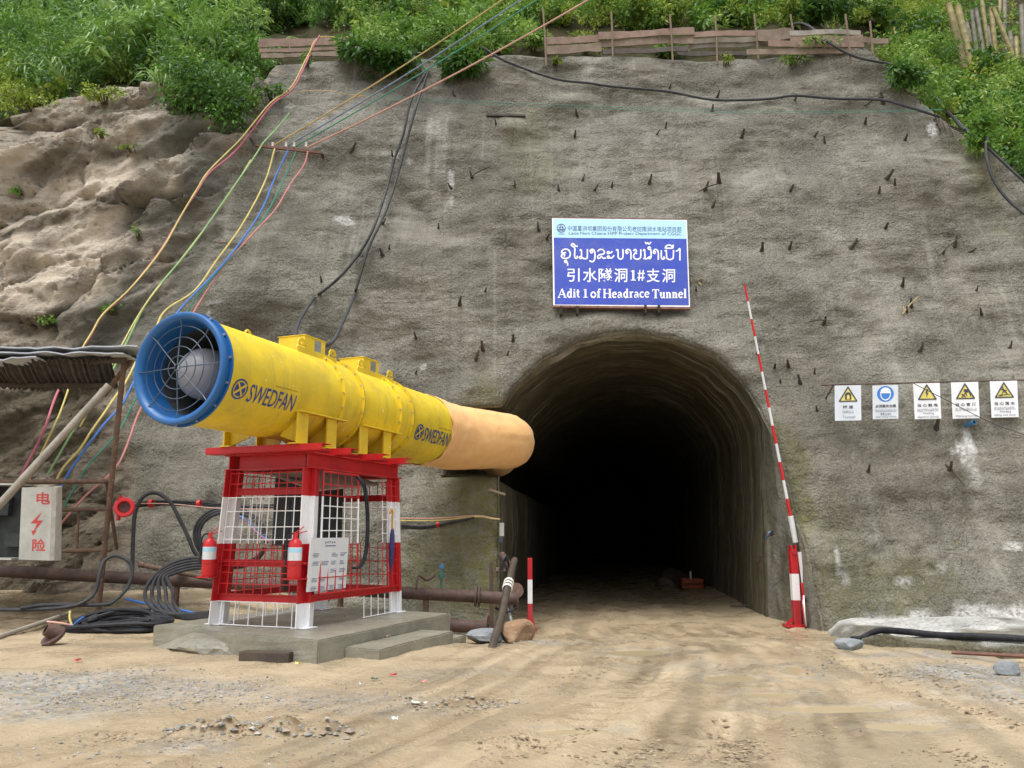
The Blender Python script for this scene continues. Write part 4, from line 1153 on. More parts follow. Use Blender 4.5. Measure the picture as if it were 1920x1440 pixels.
# boxes, board, loose board, cable and umbrella kept inside the cage
def Tz(s, k): return T(s, k, .259)
def cab(name, s0, s1, k0, k1, z0, z1, label):
    r = thing(name, T((s0+s1)/2, (k0+k1)/2, z0), label, 'control box')
    part(MB().frame(T((s0+s1)/2, (k0+k1)/2, (z0+z1)/2), FA, FN, UP, (s1-s0)/2, (k1-k0)/2, (z1-z0)/2), 'box_body', M['slate'], r, .012)
    g = MB()
    for kk, sg in ((k1, 1), (k0, -1)): g.frame(T((s0+s1)/2, kk+sg*.007, (z0+z1)/2), FA, FN, UP, (s1-s0)/2-.03, .006, (z1-z0)/2-.03)
    g.frame(T(s0-.007, (k0+k1)/2, (z0+z1)/2), FA, FN, UP, .006, (k1-k0)/2-.03, (z1-z0)/2-.03)
    part(g, 'box_door', M['cab_dark'], r, .004)
    g = MB()
    for q in (.3, .6): g.frame(T(s0+(s1-s0)*q, (k0+k1)/2, z0-.30), FA, FN, UP, .025, .025, .30-.001)
    part(g, 'box_post', M['rust'], r)
cab('control_box', .28, .78, -.42, -.08, 1.30, 2.10, 'tall slate blue control box inside the red cage, behind the mesh door')
cab('control_box', -.62, -.36, -.30, .02, 1.25, 2.18, 'narrow slate grey box in the cage beside its near corner leg')
solo(MB().frame(T(.1, .05, 2.19), FA*.98+UP*.10, FN*.95+UP*-.30, np.cross(FA*.98+UP*.10, FN*.95+UP*-.30), .85, .42, .012), 'loose_board', M['wood_grey'], T(.1, .05, 2.19), 'thin grey board lying tilted under the top of the fan stand', 'board')
nb = thing('notice_board', T(-.55, WB_+.02, .70), 'white notice board with rows of small print, leaning behind the cage door bars', 'notice board')
def NBp(x, y, l=0): return Sf(-.985, 1, .70) + FA*(x*.86) + FN*(-.018+y*.075) + UP*(y*.66) - FN*(y*.05) + FN*(.0135+l)
def NBb(x, y, off): return NBp(x, y) - FN*(.0135-off)
g = MB(); vs = [NBb(x, y, o_) for o_ in (-.012, .012) for x, y in ((0, 0), (1, 0), (1, 1), (0, 1))]
g.add(vs, [(0, 3, 2, 1), (4, 5, 6, 7), (0, 1, 5, 4), (1, 2, 6, 5), (2, 3, 7, 6), (3, 0, 4, 7)])
part(g, 'board_panel', M['white'], nb)
g = MB(); q = random.Random(5)

for i in range(5): ribbon(g, [(.36+.06*i, .895), (.36+.06*i, .935)], .014, NBp, 0, False); ribbon(g, [(.35+.06*i, .905+.012*(i % 3)), (.39+.06*i, .905+.012*(i % 3))], .012, NBp, 0, False)
ribbon(g, [(.36, .845), (.64, .845)], .016, NBp, 0, False)
for r0 in range(5):
    for cc in range(4):
        if q.random() < .88:
            x0, y0 = .05+cc*.24, .70-r0*.155
            for l_ in range(3):
                x = x0+q.uniform(0, .03)
                while x < x0+q.uniform(.10, .19):
                    w = q.uniform(.012, .03); ribbon(g, [(x, y0-l_*.028), (x+w, y0-l_*.028)], .013, NBp, 0, False); x += w+.008
part(g, 'printing', M['sign_navy'], nb)
cpts = spline([Sf(-.07, 1, 2.2)-FN*.03, Sf(-.03, 1, 2.08)+FN*.05, Sf(.03, 1, 1.8)+FN*.06, Sf(.05, 1, 1.45)+FN*.06, Sf(.02, 1, 1.15)+FN*.055, Sf(-.05, 1, .98)+FN*.03, Sf(-.13, 1, .95)-FN*.02], 8)
g = MB()
for o_ in ((0, 0), (.022, .01), (-.018, .016), (.0, .03)): g.tube([p + FA*o_[0] + FN*o_[1] for p in cpts], .016, 7)
solo(g, 'hanging_cable', M['cable'], cpts[0], 'thick black cable bundle hanging down the edge of the cage door', 'cable')
um = thing('umbrella', Sf(.66, 1, 1.55)+FN*.03, 'folded navy umbrella with amber hook handle hung on the cage mesh', 'umbrella')
ub = Sf(.66, 1, 1.0)+FN*.03
g = MB(); g.lathe([(-.16, .006), (-.1, .012), (.0, .03), (.22, .042), (.40, .034), (.47, .022), (.5, .012)], ub, UP+FA*.02, 12); part(g, 'canopy', M['umbrella'], um)
g = MB(); g.tube(spline([ub+UP*.48, ub+UP*.62, ub+UP*.72, ub+UP*.77-FA*.03, ub+UP*.75-FA*.065, ub+UP*.70-FA*.07], 5), .014, 8); part(g, 'handle', M['amber'], um)

# fire extinguishers
def extinguisher(loc, label, yw):
    r = thing('fire_extinguisher', loc, label, 'fire extinguisher', 'fire extinguishers on the fan stand')
    loc = np.array(loc)
    part(MB().lathe([(0, 0), (0, .078), (.02, .085), (.40, .085), (.445, .076), (.475, .046), (.485, .030), (.51, .028), (.51, 0)], loc, UP, 28), 'cylinder', M['ext_red'], r)
    part(MB().lathe([(.0, .0855), (.0, .087), (.16, .087), (.16, .0855)], loc+UP*.215, UP, 28), 'paper_label', M['white'], r)
    part(MB().lathe([(.0, .0875), (.0, .0885), (.05, .0885), (.05, .0875)], loc+UP*.315, UP, 28), 'blue_label_band', M['sign_sky'], r)
    g = MB().lathe([(.165, .089), (.165, .094), (.195, .094), (.195, .089)], loc, UP, 24); g.frame(loc+FA*.11+UP*.18, FA, FN, UP, .05, .09, .014); part(g, 'strap', M['red'], r)
    g = MB(); ax = np.array([math.cos(yw), math.sin(yw), 0])
    g.bar(loc+UP*.53-ax*.02, loc+UP*.575+ax*.14, .022, .012); g.bar(loc+UP*.545-ax*.02, loc+UP*.63+ax*.10, .022, .010); g.frame(loc+UP*.53, (1, 0, 0), (0, 1, 0), (0, 0, 1), .022, .022, .025)
    part(g, 'valve_handle', M['ext_red'], r)
    g = MB(); g.tube(spline([loc+UP*.53, loc+UP*.54-ax*.06, loc+UP*.48-ax*.105, loc+UP*.35-ax*.112, loc+UP*.16-ax*.108], 6), .011, 7); part(g, 'hose', M['cable'], r)
    g = MB(); g.frame(loc+FA*.02-UP*.008, FA, FN, UP, .12, .11, .008); part(g, 'bracket', M['red'], r)
extinguisher(Sf(-1, -1, .87)-FA*.125+FN*.03, 'red fire extinguisher on the far left leg of the stand', .5)
extinguisher(Sf(-1, .92, .87)-FA*.125-FN*.06, 'red fire extinguisher on the front corner leg of the stand, beside the notice board', .5)

# concrete base with steps
pb = thing('concrete_platform', (-2.7, 11.6, 0), 'wet grey concrete platform under the red stand, with two steps on its right', 'platform')
A_, B_, C_, D_ = [np.array(q) for q in ((-4.60, 10.90), (-2.13, 9.385), (-.90, 12.50), (-3.38, 14.02))]
def slab(poly, z0, z1, seed=0, sub_=10, amp=.012):
    """cast slab with slightly uneven faces and worn edges"""
    bm = bmesh.new(); vb = [bm.verts.new((p[0], p[1], z0)) for p in poly]; vt = [bm.verts.new((p[0], p[1], z1)) for p in poly]
    k = len(poly); bm.faces.new(vt)
    for i in range(k): bm.faces.new((vb[i], vb[(i+1) % k], vt[(i+1) % k], vt[i]))
    bmesh.ops.bevel(bm, geom=[e_ for e_ in bm.edges if abs(e_.verts[0].co.z-z0) > .001 or abs(e_.verts[1].co.z-z0) > .001], offset=.016, segments=2, affect='EDGES')
    bmesh.ops.subdivide_edges(bm, edges=[e_ for e_ in bm.edges if e_.calc_length() > .25], cuts=sub_, use_grid_fill=True)
    bmesh.ops.triangulate(bm, faces=[f for f in bm.faces if len(f.verts) > 4])
    co = np.array([v.co[:] for v in bm.verts])
    dx = amp*fbm(co[:, 0]*3, co[:, 1]*3, co[:, 2]*4+seed, 4, seed); dy = amp*fbm(co[:, 0]*3+9, co[:, 1]*3, co[:, 2]*4, 4, seed+3); dz_ = .004*fbm(co[:, 0]*2, co[:, 1]*2, 0, 3, seed)
    bm.verts.index_update()
    mb = MB(); mb.add([(c[0]+a, c[1]+b, c[2]+e_) for c, a, b, e_ in zip(co, dx, dy, dz_)], [tuple(v.index for v in f.verts) for f in bm.faces], 0, False)
    bm.free(); return mb
part(slab([A_, B_, C_, D_], -.35, .256, 1), 'slab', M['concrete'], pb)
ub_ = (C_-B_)/np.linalg.norm(C_-B_); wb_ = np.array([ub_[1], -ub_[0]])
def Bp(u, w): return B_ + ub_*u + wb_*w
part(slab([Bp(.52, .003), Bp(.46, .52), Bp(2.40, .50), Bp(2.40, .003)], -.35, .125, 2), 'step', M['concrete'], pb)
part(slab([Bp(2.41, .003), Bp(2.41, .46), Bp(2.9, .46), Bp(2.9, .003)], -.4, .02, 3), 'step', M['concrete'], pb)
def rock(name, c, r, mt, label, cat='rock', group=None, seed=0, rot=0.0, sub_=3):
    bm = bmesh.new(); bmesh.ops.create_icosphere(bm, subdivisions=sub_, radius=1)
    co = np.array([v.co[:] for v in bm.verts])
    # cut flat facets
    q = np.random.default_rng(seed)
    for i in range(9):
        nn_ = q.normal(size=3); nn_ /= np.linalg.norm(nn_); dd = q.uniform(.55, .85)
        s_ = co@nn_-dd; co = co - np.outer(np.clip(s_, 0, None), nn_)*.92
    co = co*(1+.06*fbm(co[:, 0]*3+seed, co[:, 1]*3, co[:, 2]*3, 3, seed))[:, None]
    co = co*np.array(r)
    cr, sr = math.cos(rot), math.sin(rot)
    co = np.c_[co[:, 0]*cr-co[:, 1]*sr, co[:, 0]*sr+co[:, 1]*cr, co[:, 2]] + np.array(c)
    mb = MB(); bm.verts.index_update(); mb.add(co, [tuple(v.index for v in f.verts) for f in bm.faces], 0, False); bm.free()
    return solo(mb, name, mt, c, label, cat, group)
def gz_(px, py): 
    g_ = G(px, py); return np.array([g_[0], g_[1], zgr(g_[0], g_[1])])
c = gz_(965, 1205); rock('boulder', c+np.array([0, .1, .13]), (.30, .25, .21), M['stone_brown'], 'rounded brown rock at the foot of the pipes beside the tunnel mouth', seed=4, rot=.3)
c = gz_(908, 1206); rock('boulder', c+np.array([0, .15, .07]), (.27, .2, .13), M['stone_grey'], 'flat blue grey rock beside the leaning timber post', seed=9, rot=.2)
c = gz_(1595, 1216); rock('boulder', c+np.array([0, .05, .05]), (.20, .15, .10), M['stone_grey'], 'blue grey rock at the end of the black hose on the ledge', seed=12, rot=-.3)
c = gz_(1897, 1268); rock('boulder', c+np.array([0, .05, .05]), (.14, .11, .085), M['stone_grey'], 'small grey rock alone on the ground, lower right corner', seed=15)
c = gz_(352, 1222); rock('rubble_mound', c+np.array([.1, .22, .0]), (.75, .36, .22), M['concrete'], 'low lump of spilled concrete against the left side of the platform', 'rubble', seed=21, rot=-.55, sub_=4)
c = gz_(500, 1240)
solo(MB().frame(c+UP*.045, (.985, -.17, 0), (.17, .985, 0), UP, .30, .085, .055), 'timber_block', M['wood_dark'], c, 'short dark brown timber block on the mud in front of the platform', 'timber block', None, .008)

# ================================================================== PIPES, POSTS AND CABLES ALONG THE LEFT FOOT OF THE WALL
mp = thing('water_pipe', P(0, 1072, 14.55), 'long rusty steel pipe on short supports along the foot of the wall', 'pipe')
pa, pz = P(-160, 1062, 14.6), P(972, 1123, 14.35)
g = MB(); g.tube(np.linspace(pa, pz, 12), .104, 20); part(g, 'pipe_run', M['rust'], mp)
dr_ = (pz-pa)/np.linalg.norm(pz-pa)
def onpipe(px): 
    t = (P(px, 1100, 14.45)[0]-pa[0])/(pz[0]-pa[0]); return pa+(pz-pa)*t
for px in (893, 899):
    part(MB().lathe([(-.016, .10), (-.016, .17), (.016, .17), (.016, .10)], onpipe(px), dr_, 24), 'flange', M['rust'], mp)
part(MB().lathe([(-.03, .10), (-.03, .165), (.02, .165), (.02, .10)], onpipe(971), dr_, 24), 'end_flange', M['rust'], mp)
for px in (800, 640, 330):
    q_ = onpipe(px); g = MB(); g.tube([q_-UP*.10, np.array([q_[0], q_[1], float(zg(q_[0], q_[1]))-.1])], .05, 10); part(g, 'support', M['rust_light'], mp)
g = MB(); q_ = onpipe(342); g.tube([q_+UP*.1, q_+UP*.26], .05, 10); g.lathe([(-.05, 0), (-.05, .10), (.06, .10), (.06, 0)], q_+UP*.24-np.array([0, .16, 0]), (0, 1, 0), 20); part(g, 'capped_branch', M['rust'], mp)
g = MB(); g.tube([P(265, 1059, 14.1), P(398, 1086, 14.1)], .04, 10); g.tube([P(262, 1058, 14.1), P(270, 1060, 14.1)], .052, 10); part(g, 'branch_pipe', M['rust_light'], mp)
g = MB(); q_ = onpipe(828); g.tube([q_+UP*.1, q_+UP*.34], .018, 8); g.lathe([(0, .0), (0, .05), (.07, .05), (.1, .0)], q_+UP*.28, UP, 12); part(g, 'gauge_pipe', M['teal'], mp)
g = MB(); g.tube([q_+UP*.38, q_+UP*.52], .02, 8); g.frame(q_+UP*.47, (1, 0, 0), (0, 1, 0), UP, .04, .03, .03); part(g, 'blue_tap', M['plastic_blue'], mp)
g = MB(); g.tube(spline([onpipe(783)+np.array([0, -.13, .1]), P(785, 1080, 14.4), P(800, 1088, 14.6), P(815, 1080, 14.9)], 5), .02, 7); part(g, 'spout', M['rust'], mp)
p2 = thing('drain_pipe', P(845, 1172, 14.0), 'shorter rusty pipe close to the ground with an end flange, below the long pipe', 'pipe')
a2, b2 = P(690, 1166, 13.9), P(913, 1176, 13.6)
g = MB(); g.tube([a2, b2], .10, 20); part(g, 'pipe_run', M['rust'], p2)
part(MB().lathe([(-.02, .11), (-.02, .19), (.02, .19), (.02, .05)], b2, b2-a2, 24), 'end_flange', M['rust'], p2)

# things gathered at the left corner of the tunnel mouth
tp = thing('leaning_post', gz_(920, 1212), 'dark leaning timber prop wrapped with white tape at the tunnel corner', 'post')
q0, q1 = gz_(920, 1212)-UP*.05, P(965, 1050, 13.9)
g = MB(); g.tube(spline([q0, q0*.66+q1*.34+np.array([.02, 0, 0]), q0*.33+q1*.67, q1], 4), .055, 9); part(g, 'shaft', M['wood_dark'], tp)
m0 = q0*.33+q1*.67
g = MB()
for k_ in range(3): g.lathe([(-.03, .07), (-.015, .082), (.015, .082), (.03, .07)], m0+(q1-q0)*(.035*(k_-1)), q1-q0, 14)
part(g, 'tape_wrap', M['white_plastic'], tp)
pq = WB(941, 1100)
solo(MB().tube([P(922, 1190, 14.7), P(921, 1055, 15.0)], .04, 6), 'iron_upright', M['rust'], P(922, 1190, 14.7), 'rusty iron upright standing against the mossy left pier', 'post')
vb = thing('valve_cluster', P(957, 1085, 14.8), 'tangle of brown valves and bent pipes behind the taped prop', 'valve')
g = MB(); g.tube(spline([P(940, 1040, 14.9), P(950, 1055, 14.8), P(958, 1075, 14.8), P(955, 1100, 14.8), P(965, 1120, 14.8), P(960, 1150, 14.7)], 6), .07, 12); part(g, 'bent_pipe', M['rust'], vb)
g = MB(); g.lathe([(-.02, .02), (-.02, .13), (.02, .13), (.02, .02)], P(968, 1107, 14.7), (.4, -1, .2), 18); part(g, 'hand_wheel', M['rust_light'], vb)
g = MB(); g.bar(P(930, 1067, 14.8), P(964, 1067, 14.8), .05, .06); part(g, 'cross_board', M['wood_red'], vb)
g = MB()
for k_ in range(3): g.tube(spline([P(936+3*k_, 1070, 14.6), P(946+2*k_, 1050-4*k_, 14.6), P(954, 1060, 14.6), P(950+3*k_, 1085, 14.6), P(938+2*k_, 1110, 14.6)], 6), .016, 7)
part(g, 'wire_loop', M['cable'], vb)
g = MB(); g.tube(spline([P(950, 1118, 14.5), P(953, 1140, 14.4), P(958, 1160, 14.3), P(960, 1178, 14.3)], 5), .028, 8); solo(g, 'conduit_bend', M['galv'], P(960, 1178, 14.3), 'short curved pale conduit rising beside the brown rock', 'conduit')
g = MB(); g.tube(spline([P(930, 1140, 14.5), P(945, 1148, 14.3), P(965, 1143, 14.3), P(974, 1133, 14.5), P(962, 1138, 14.5)], 6), .022, 7); solo(g, 'hose_end', M['cable'], P(945, 1148, 14.3), 'short dark hose curled under the end of the long pipe', 'hose')
jb = thing('switch_box', P(940, 993, 15.9), 'small beige switch box fixed on the corner of the left tunnel pier', 'switch box')
part(MB().box(P(941, 993, 16.3), (.09, .12, .26)), 'box_body', M['cab_grey'], jb, .008)
part(MB().box(P(939, 1012, 16.3), (.09, .10, .10)), 'socket', M['slate'], jb, .006)
solo(MB().bar(P(917, 918, 15.95), P(946, 927, 16.2), .05, .04), 'wood_splinter', M['wood'], P(917, 918, 15.95), 'broken timber stub sticking out of the left tunnel pier', 'timber')
# strings of cable running along the wall to the tunnel corner
def dense_px(pxs, step=16):
    s_ = spline([np.array((x, y, 0.0)) for x, y in pxs], 6)[:, :2]
    d_ = np.r_[0, np.cumsum(np.linalg.norm(np.diff(s_, axis=0), axis=1))]
    t_ = np.linspace(0, d_[-1], max(4, int(d_[-1]/step)))
    return np.stack([np.interp(t_, d_, s_[:, 0]), np.interp(t_, d_, s_[:, 1])], 1)
def smooth(pts, w=1):
    """a stiff cable bridges the hollows: never behind its points, eased between them"""
    p = np.array(pts, float)
    y = p[:, 1].copy()
    e_ = np.array([y[max(0, i-3):i+4].min() for i in range(len(y))])
    e_ = np.array([e_[max(0, i-2):i+3].mean() for i in range(len(y))])
    k_ = np.minimum(e_, y)
    out_ = []
    for q, yy in zip(p, k_): out_.append(EYEP + (q-EYEP)*((yy)/q[1]))
    return np.array(out_)
def wallrun(pxs, off, r, mt, name, label, cat='cable', group=None, n=6, parent=None, Ys=None, nseg=7):
    q_ = dense_px(pxs)
    pts = [WO(*q, off=off) for q in q_]
    g_ = MB(); sp_ = spline(smooth(pts), 2)
    g_.tube(sp_, r, nseg)
    return solo(g_, name, mt, pts[0], label, cat, group)
for i, (dy, mt, rr_, lab) in enumerate([(0, 'rope_sal', .014, 'pink'), (4, 'rope_yel', .011, 'yellow')]):
    wallrun([(745, 972+dy), (820, 972+dy), (893, 967+dy*.5), (915, 970+dy*.5), (938, 974)], .12, rr_, M[mt], 'wall_cable', 'thin %s cable along the wall from the stand to the tunnel corner' % lab)
g = MB()
pts = [WO(755, 987, .12), WO(800, 989, .12), WO(850, 980, .14), WO(890, 971, .14)]
for k_ in range(4): g.tube(spline([p+np.array([0, -.01*k_, .022*(k_-1.5)*(1-i*.28)]) for i, p in enumerate(pts)], 6), .018, 6)
cb = solo(g, 'wall_cable_bundle', M['cable_dusty'], pts[0], 'bundle of grey cables tied on the wall right of the stand', 'cable')
g = MB(); g.lathe([(-.03, .05), (-.03, .06), (.03, .06), (.03, .05)], WO(822, 984, .14), (1, 0, 0.1), 12); part(g, 'red_tie', M['ext_red'], cb, 0, pts[0])

# cables hung and coiled on the wall left of and behind the stand
g = MB()
pts = [P(245, 948, 14.4), P(300, 943, 15.2), P(370, 945, 15.6), P(440, 950, 15.7), P(560, 950, 15.8)]
for k_ in range(3): g.tube(spline([p+UP*(.03*(k_-1)) for p in pts], 6), .022, 7)
hb = solo(g, 'wall_cable_bundle', M['cable'], pts[0], 'black cable bundle running from the red siren to the stand', 'cable')
for px, py, Y in ((283, 941, 14.9), (373, 942, 15.4)): part(MB().lathe([(-.03, .06), (-.03, .075), (.03, .075), (.03, .06)], P(px, py+3, Y), (1, 0, 0), 12), 'red_tie', M['ext_red'], hb, 0, pts[0])
g = MB(); g.tube(spline([P(245, 944, 14.4), P(320, 945, 15.0), P(410, 953, 15.2), P(530, 955, 15.5), P(560, 952, 15.6)], 6), .011, 6); solo(g, 'wall_cable', M['rope_sal'], P(245, 944, 14.4), 'thin pink wire strung from the siren to the stand', 'cable')
big = [(248, 1070), (250, 1000), (254, 960), (268, 932), (292, 924), (318, 940), (335, 970), (352, 1005), (365, 1035), (380, 1048), (400, 1052)]
g = MB(); g.tube(spline([P(x, y, 14.25+.04*i) for i, (x, y) in enumerate(big)], 7), .034, 9); solo(g, 'cable_arch', M['cable_dusty'], P(248, 1070, 14.25), 'single thick dark cable arched beside the red siren', 'cable')
g = MB()
for k_ in range(3):
    cx_, cy_, rx_, ry_ = 432, 1008, 68-3*k_, 56-4*k_
    g.tube(spline([P(cx_+rx_*math.cos(t)+2*k_, cy_+ry_*math.sin(t)+10*math.cos(t)*.5, 15.4-.05*k_) for t in np.linspace(.3, 2*math.pi+.1, 22)], 4), .030, 8)
wc = solo(g, 'wall_cable_coil', M['cable_dusty'], P(432, 1008, 15.4), 'round coil of black cable hanging on the wall behind the left stand leg', 'cable coil')
g = MB()
for k_, mt in ((0, 'rope_blu'), ):
    g.tube(spline([P(440, 962, 15.25), P(465, 978, 15.2), P(485, 1000, 15.2), P(503, 1012, 15.2)], 5), .016, 6)
solo(g, 'wall_cable', M['rope_blu'], P(440, 962, 15.25), 'short blue wire across the hanging coil behind the stand', 'cable')
g = MB(); g.tube(spline([P(455, 972, 15.22), P(475, 992, 15.18), P(492, 1008, 15.18), P(506, 1016, 15.2)], 5), .013, 6)
solo(g, 'wall_cable', M['rope_mag'], P(455, 972, 15.22), 'short crimson wire beside the blue one on the hanging coil', 'cable')
g = MB()
for k_ in range(5):
    y0 = 1050+4*k_
    g.tube(spline([P(398, y0, 13.9), P(360, y0-4+k_, 13.8), P(318, 1058+5*k_, 13.75), P(285+7*k_, 1085, 13.7), P(272+13*k_, 1110, 13.65), P(277+12*k_, 1130, 13.6), P(300+10*k_, 1148+k_, 13.5), P(345, 1152+2*k_, 13.4), P(392, 1148+2*k_, 13.3)], 6), .030, 8)
solo(g, 'cable_loops', M['cable_dusty'], P(320, 1100, 13.6), 'several wide loops of dark cable draped over the long pipe left of the stand', 'cable coil')
g = MB()
g.tube(spline([P(0, 1143, 13.6), P(50, 1143, 13.5), P(110, 1140, 13.3), P(150, 1132, 13.3), P(178, 1110, 13.5), P(188, 1070, 13.6), P(195, 1052, 13.7), P(215, 1042, 13.8), P(238, 1050, 13.8), P(248, 1068, 13.8), P(240, 1100, 13.7), P(215, 1126, 13.5), P(190, 1134, 13.4), P(90, 1134, 13.4), P(40, 1140, 13.5)], 7), .030, 8)
solo(g, 'cable_loop', M['cable_dusty'], P(100, 1140, 13.3), 'loose dark cable lying on the soil and looping up beside the rusty post', 'cable')
gc = gz_(215, 1185); g = MB(); q = random.Random(3)
for k_ in range(15):
    rx_, ry_ = q.uniform(.50, .80), q.uniform(.26, .46)
    ph = q.uniform(0, 6.28); lift = .03+.14*q.random()
    pts = []
    for t in np.linspace(0, 2*math.pi*q.uniform(.85, 1.0), 22):
        x_ = gc[0]+.05*q.uniform(-1, 1)+rx_*math.cos(t+ph)+.08*math.sin(2*t+k_); y_ = gc[1]+.22+ry_*math.sin(t+ph)+.03*math.cos(3*t+k_)
        pts.append((x_, y_, float(zg(x_, y_))+lift*(.7+.3*math.sin(t*2+k_))+.10*max(0, math.sin(t+ph))))
    g.tube(spline(pts, 3), .029, 7)
gco = solo(g, 'ground_cable_coil', M['cable'], gc, 'heap of coiled black cable on the ground left of the platform', 'cable coil')
g = MB(); g.tube(spline([gc+np.array([-.60, -.05, .1]), gc+np.array([-.75, -.12, .14]), gc+np.array([-.93, -.13, .16])], 5), .016, 6); part(g, 'pink_core', M['rope_sal'], gco, 0, gc)
g = MB(); g.tube(spline([gc+np.array([-.6, -.05, .08]), gc+np.array([-.66, -.03, .2]), gc+np.array([-.68, .0, .3])], 5), .016, 6); part(g, 'yellow_core', M['rope_yel'], gco, 0, gc)
g = MB(); g.tube(spline([gc+np.array([-.6, -.05, .08]), gc+np.array([-.52, -.06, .16]), gc+np.array([-.44, -.06, .22])], 5), .016, 6); part(g, 'blue_core', M['rope_blu'], gco, 0, gc)
g = MB(); g.tube(spline([gz_(235, 1135)+UP*.1, gz_(280, 1142)+UP*.08, gz_(330, 1152)+UP*.06, gz_(370, 1158)+UP*.05], 5), .02, 6); solo(g, 'ground_cable', M['rope_blu'], gz_(280, 1142), 'blue cable lying on top of the black cable heap', 'cable')
g = MB(); a_, b_ = gz_(-5, 1198), gz_(130, 1157); g.tube([a_+UP*.03, b_+UP*.06], .035, 8); solo(g, 'bamboo_stick', M['wood_grey'], a_, 'long pale stick lying on the ground by the cable heap', 'stick')
c = gz_(105, 1208); rb_ = thing('rusty_fitting', c, 'rusty flanged pipe fitting lying on the ground, lower left', 'pipe fitting')
part(MB().lathe([(0, .07), (0, .10), (.2, .08), (.2, .055)], c+np.array([.05, 0, .12]), (-.6, -.5, .35), 16), 'sleeve', M['rust'], rb_)
part(MB().lathe([(-.02, .05), (-.02, .15), (.02, .15), (.02, .05)], c+np.array([-.02, -.05, .09]), (-.3, -.5, .75), 18), 'flange', M['rust'], rb_)

# scaffold of rusty tube holding roof, siren and cabinet
sc = thing('scaffold_frame', P(185, 1145, 14.2), 'rusty tube frame of two posts and cross rails left of the red stand', 'scaffold')
def tb(a_, b_, r, mt=M['rust_light'], nm='rail', n=9):
    g_ = MB(); g_.tube([a_, b_], r, n); return part(g_, nm, mt, sc)
pt_, pb_ = P(235, 655, 13.6), P(184, 1142, 14.2); tb(pt_, pb_-UP*.1, .045, nm='post')
tb(P(200, 905, 14.1), P(219, 1030, 14.6), .03, nm='post'); 
tb(P(-60, 905, 14.1), P(212, 902, 14.05), .045)
tb(P(100, 1034, 14.3), P(208, 1031, 14.25), .035); tb(P(105, 956, 14.3), P(200, 955, 14.3), .035); tb(P(148, 958, 14.35), P(144, 1030, 14.35), .022, nm='upright')
tb(P(252, 668, 13.7), P(195, 740, 14.0), .045, nm='brace')
tb(P(-70, 700, 13.6), P(-70, 1160, 14.0), .05, nm='post')
g = MB(); g.tube([P(-6, 952, 12.9), P(205, 722, 13.3)], .062, 10); solo(g, 'diagonal_pole', M['wood_grey'], P(-6, 952, 12.9), 'pale grey pole leaning diagonally across the frame, far left', 'pole')
# shed roof: corrugated sheet on edge, flat sheets stacked above
rf = thing('shed_roof', P(120, 665, 14.0), 'corrugated tin lean-to roof with loose flat sheets on top, far left', 'roof')
g = MB(); x0, x1 = P(-140, 660, 13.9)[0], P(220, 690, 13.6)[0]
na = 120; vs = []
pn, pf = P(205, 672, 13.4), P(222, 735, 14.9)
for j, (yy, zz) in enumerate(((13.35, P(200, 672, 13.35)[2]), (14.0, P(200, 700, 14.0)[2]), (14.75, P(200, 732, 14.75)[2]))):
    for i in range(na):
        x = x0+(x1-x0)*i/(na-1) + (-.25*j); vs.append((x, yy+.04*math.sin(i*.4), zz+.026*math.sin(i*2*math.pi*.29)+.05*float(fbm(i*.05, j, 0, 2, 3))))
fs = [(j*na+i, j*na+i+1, (j+1)*na+i+1, (j+1)*na+i) for j in range(2) for i in range(na-1)]
g.add(vs, fs, 0, True); part(g, 'corrugated_sheet', M['tin'], rf)
for a_, b_, dz_, w_ in (((-140, 652), (258, 652), .0, .9), ((-140, 660), (232, 664), .05, .6), ((-140, 678), (68, 672), -.02, .5)):
    q0, q1 = P(*a_, 13.2), P(*b_, 13.2); g = MB(); nn = 24; vs = []
    for o_ in (0, .02):
        for y_ in (0, w_):
            for i in range(nn): t = i/(nn-1); p = q0*(1-t)+q1*t; vs.append((p[0], p[1]+y_+.015*math.sin(i*1.3), p[2]+o_+.02*float(fbm(i*.5, y_, dz_*9, 3, 4))))
    fs = []
    for i in range(nn-1): fs += [(i, i+1, nn+i+1, nn+i), (2*nn+i, 3*nn+i, 3*nn+i+1, 2*nn+i+1), (i, 2*nn+i, 2*nn+i+1, i+1), (nn+i, nn+i+1, 3*nn+i+1, 3*nn+i)]
    fs += [(0, nn, 3*nn, 2*nn), (nn-1, 3*nn-1, 4*nn-1, 2*nn-1)]
    g.add(vs, fs); part(g, 'flat_sheet', M['tin_light'], rf)
g = MB(); g.bar(P(-140, 676, 13.6), P(236, 676, 13.5), .07, .09); part(g, 'rafter', M['wood_dark'], rf)
g = MB(); g.bar(P(-140, 722, 14.5), P(215, 722, 14.4), .06, .07); part(g, 'rafter', M['wood_dark'], rf)
# electric cabinet with its lettered door
ec = thing('electric_cabinet', P(30, 1050, 13.6), 'grey electric cabinet with open door lettered in red, far left', 'electric cabinet')
e0_, e1_ = P(-50, 1048, 13.6), P(40, 908, 13.6)
g = MB(); cx_ = (e0_[0]+e1_[0])/2; wz = e1_[2]-e0_[2]; cz = (e1_[2]+e0_[2])/2; ww = e1_[0]-e0_[0]
g.box((cx_, 13.95, cz), (ww, .03, wz)); g.box((cx_, 13.75, e1_[2]), (ww, .4, .03)); g.box((cx_, 13.75, e0_[2]), (ww, .4, .03)); g.box((e0_[0], 13.75, cz), (.03, .4, wz))
part(g, 'cabinet_shell', M['cab_grey'], ec)
g = MB(); g.box((cx_, 13.92, cz), (ww-.04, .025, wz-.05)); g.box((cx_-.1, 13.84, cz+.25), (.3, .14, .3)); g.box((cx_+.15, 13.85, cz-.3), (.25, .12, .22)); part(g, 'switchgear', M['cab_dark'], ec)
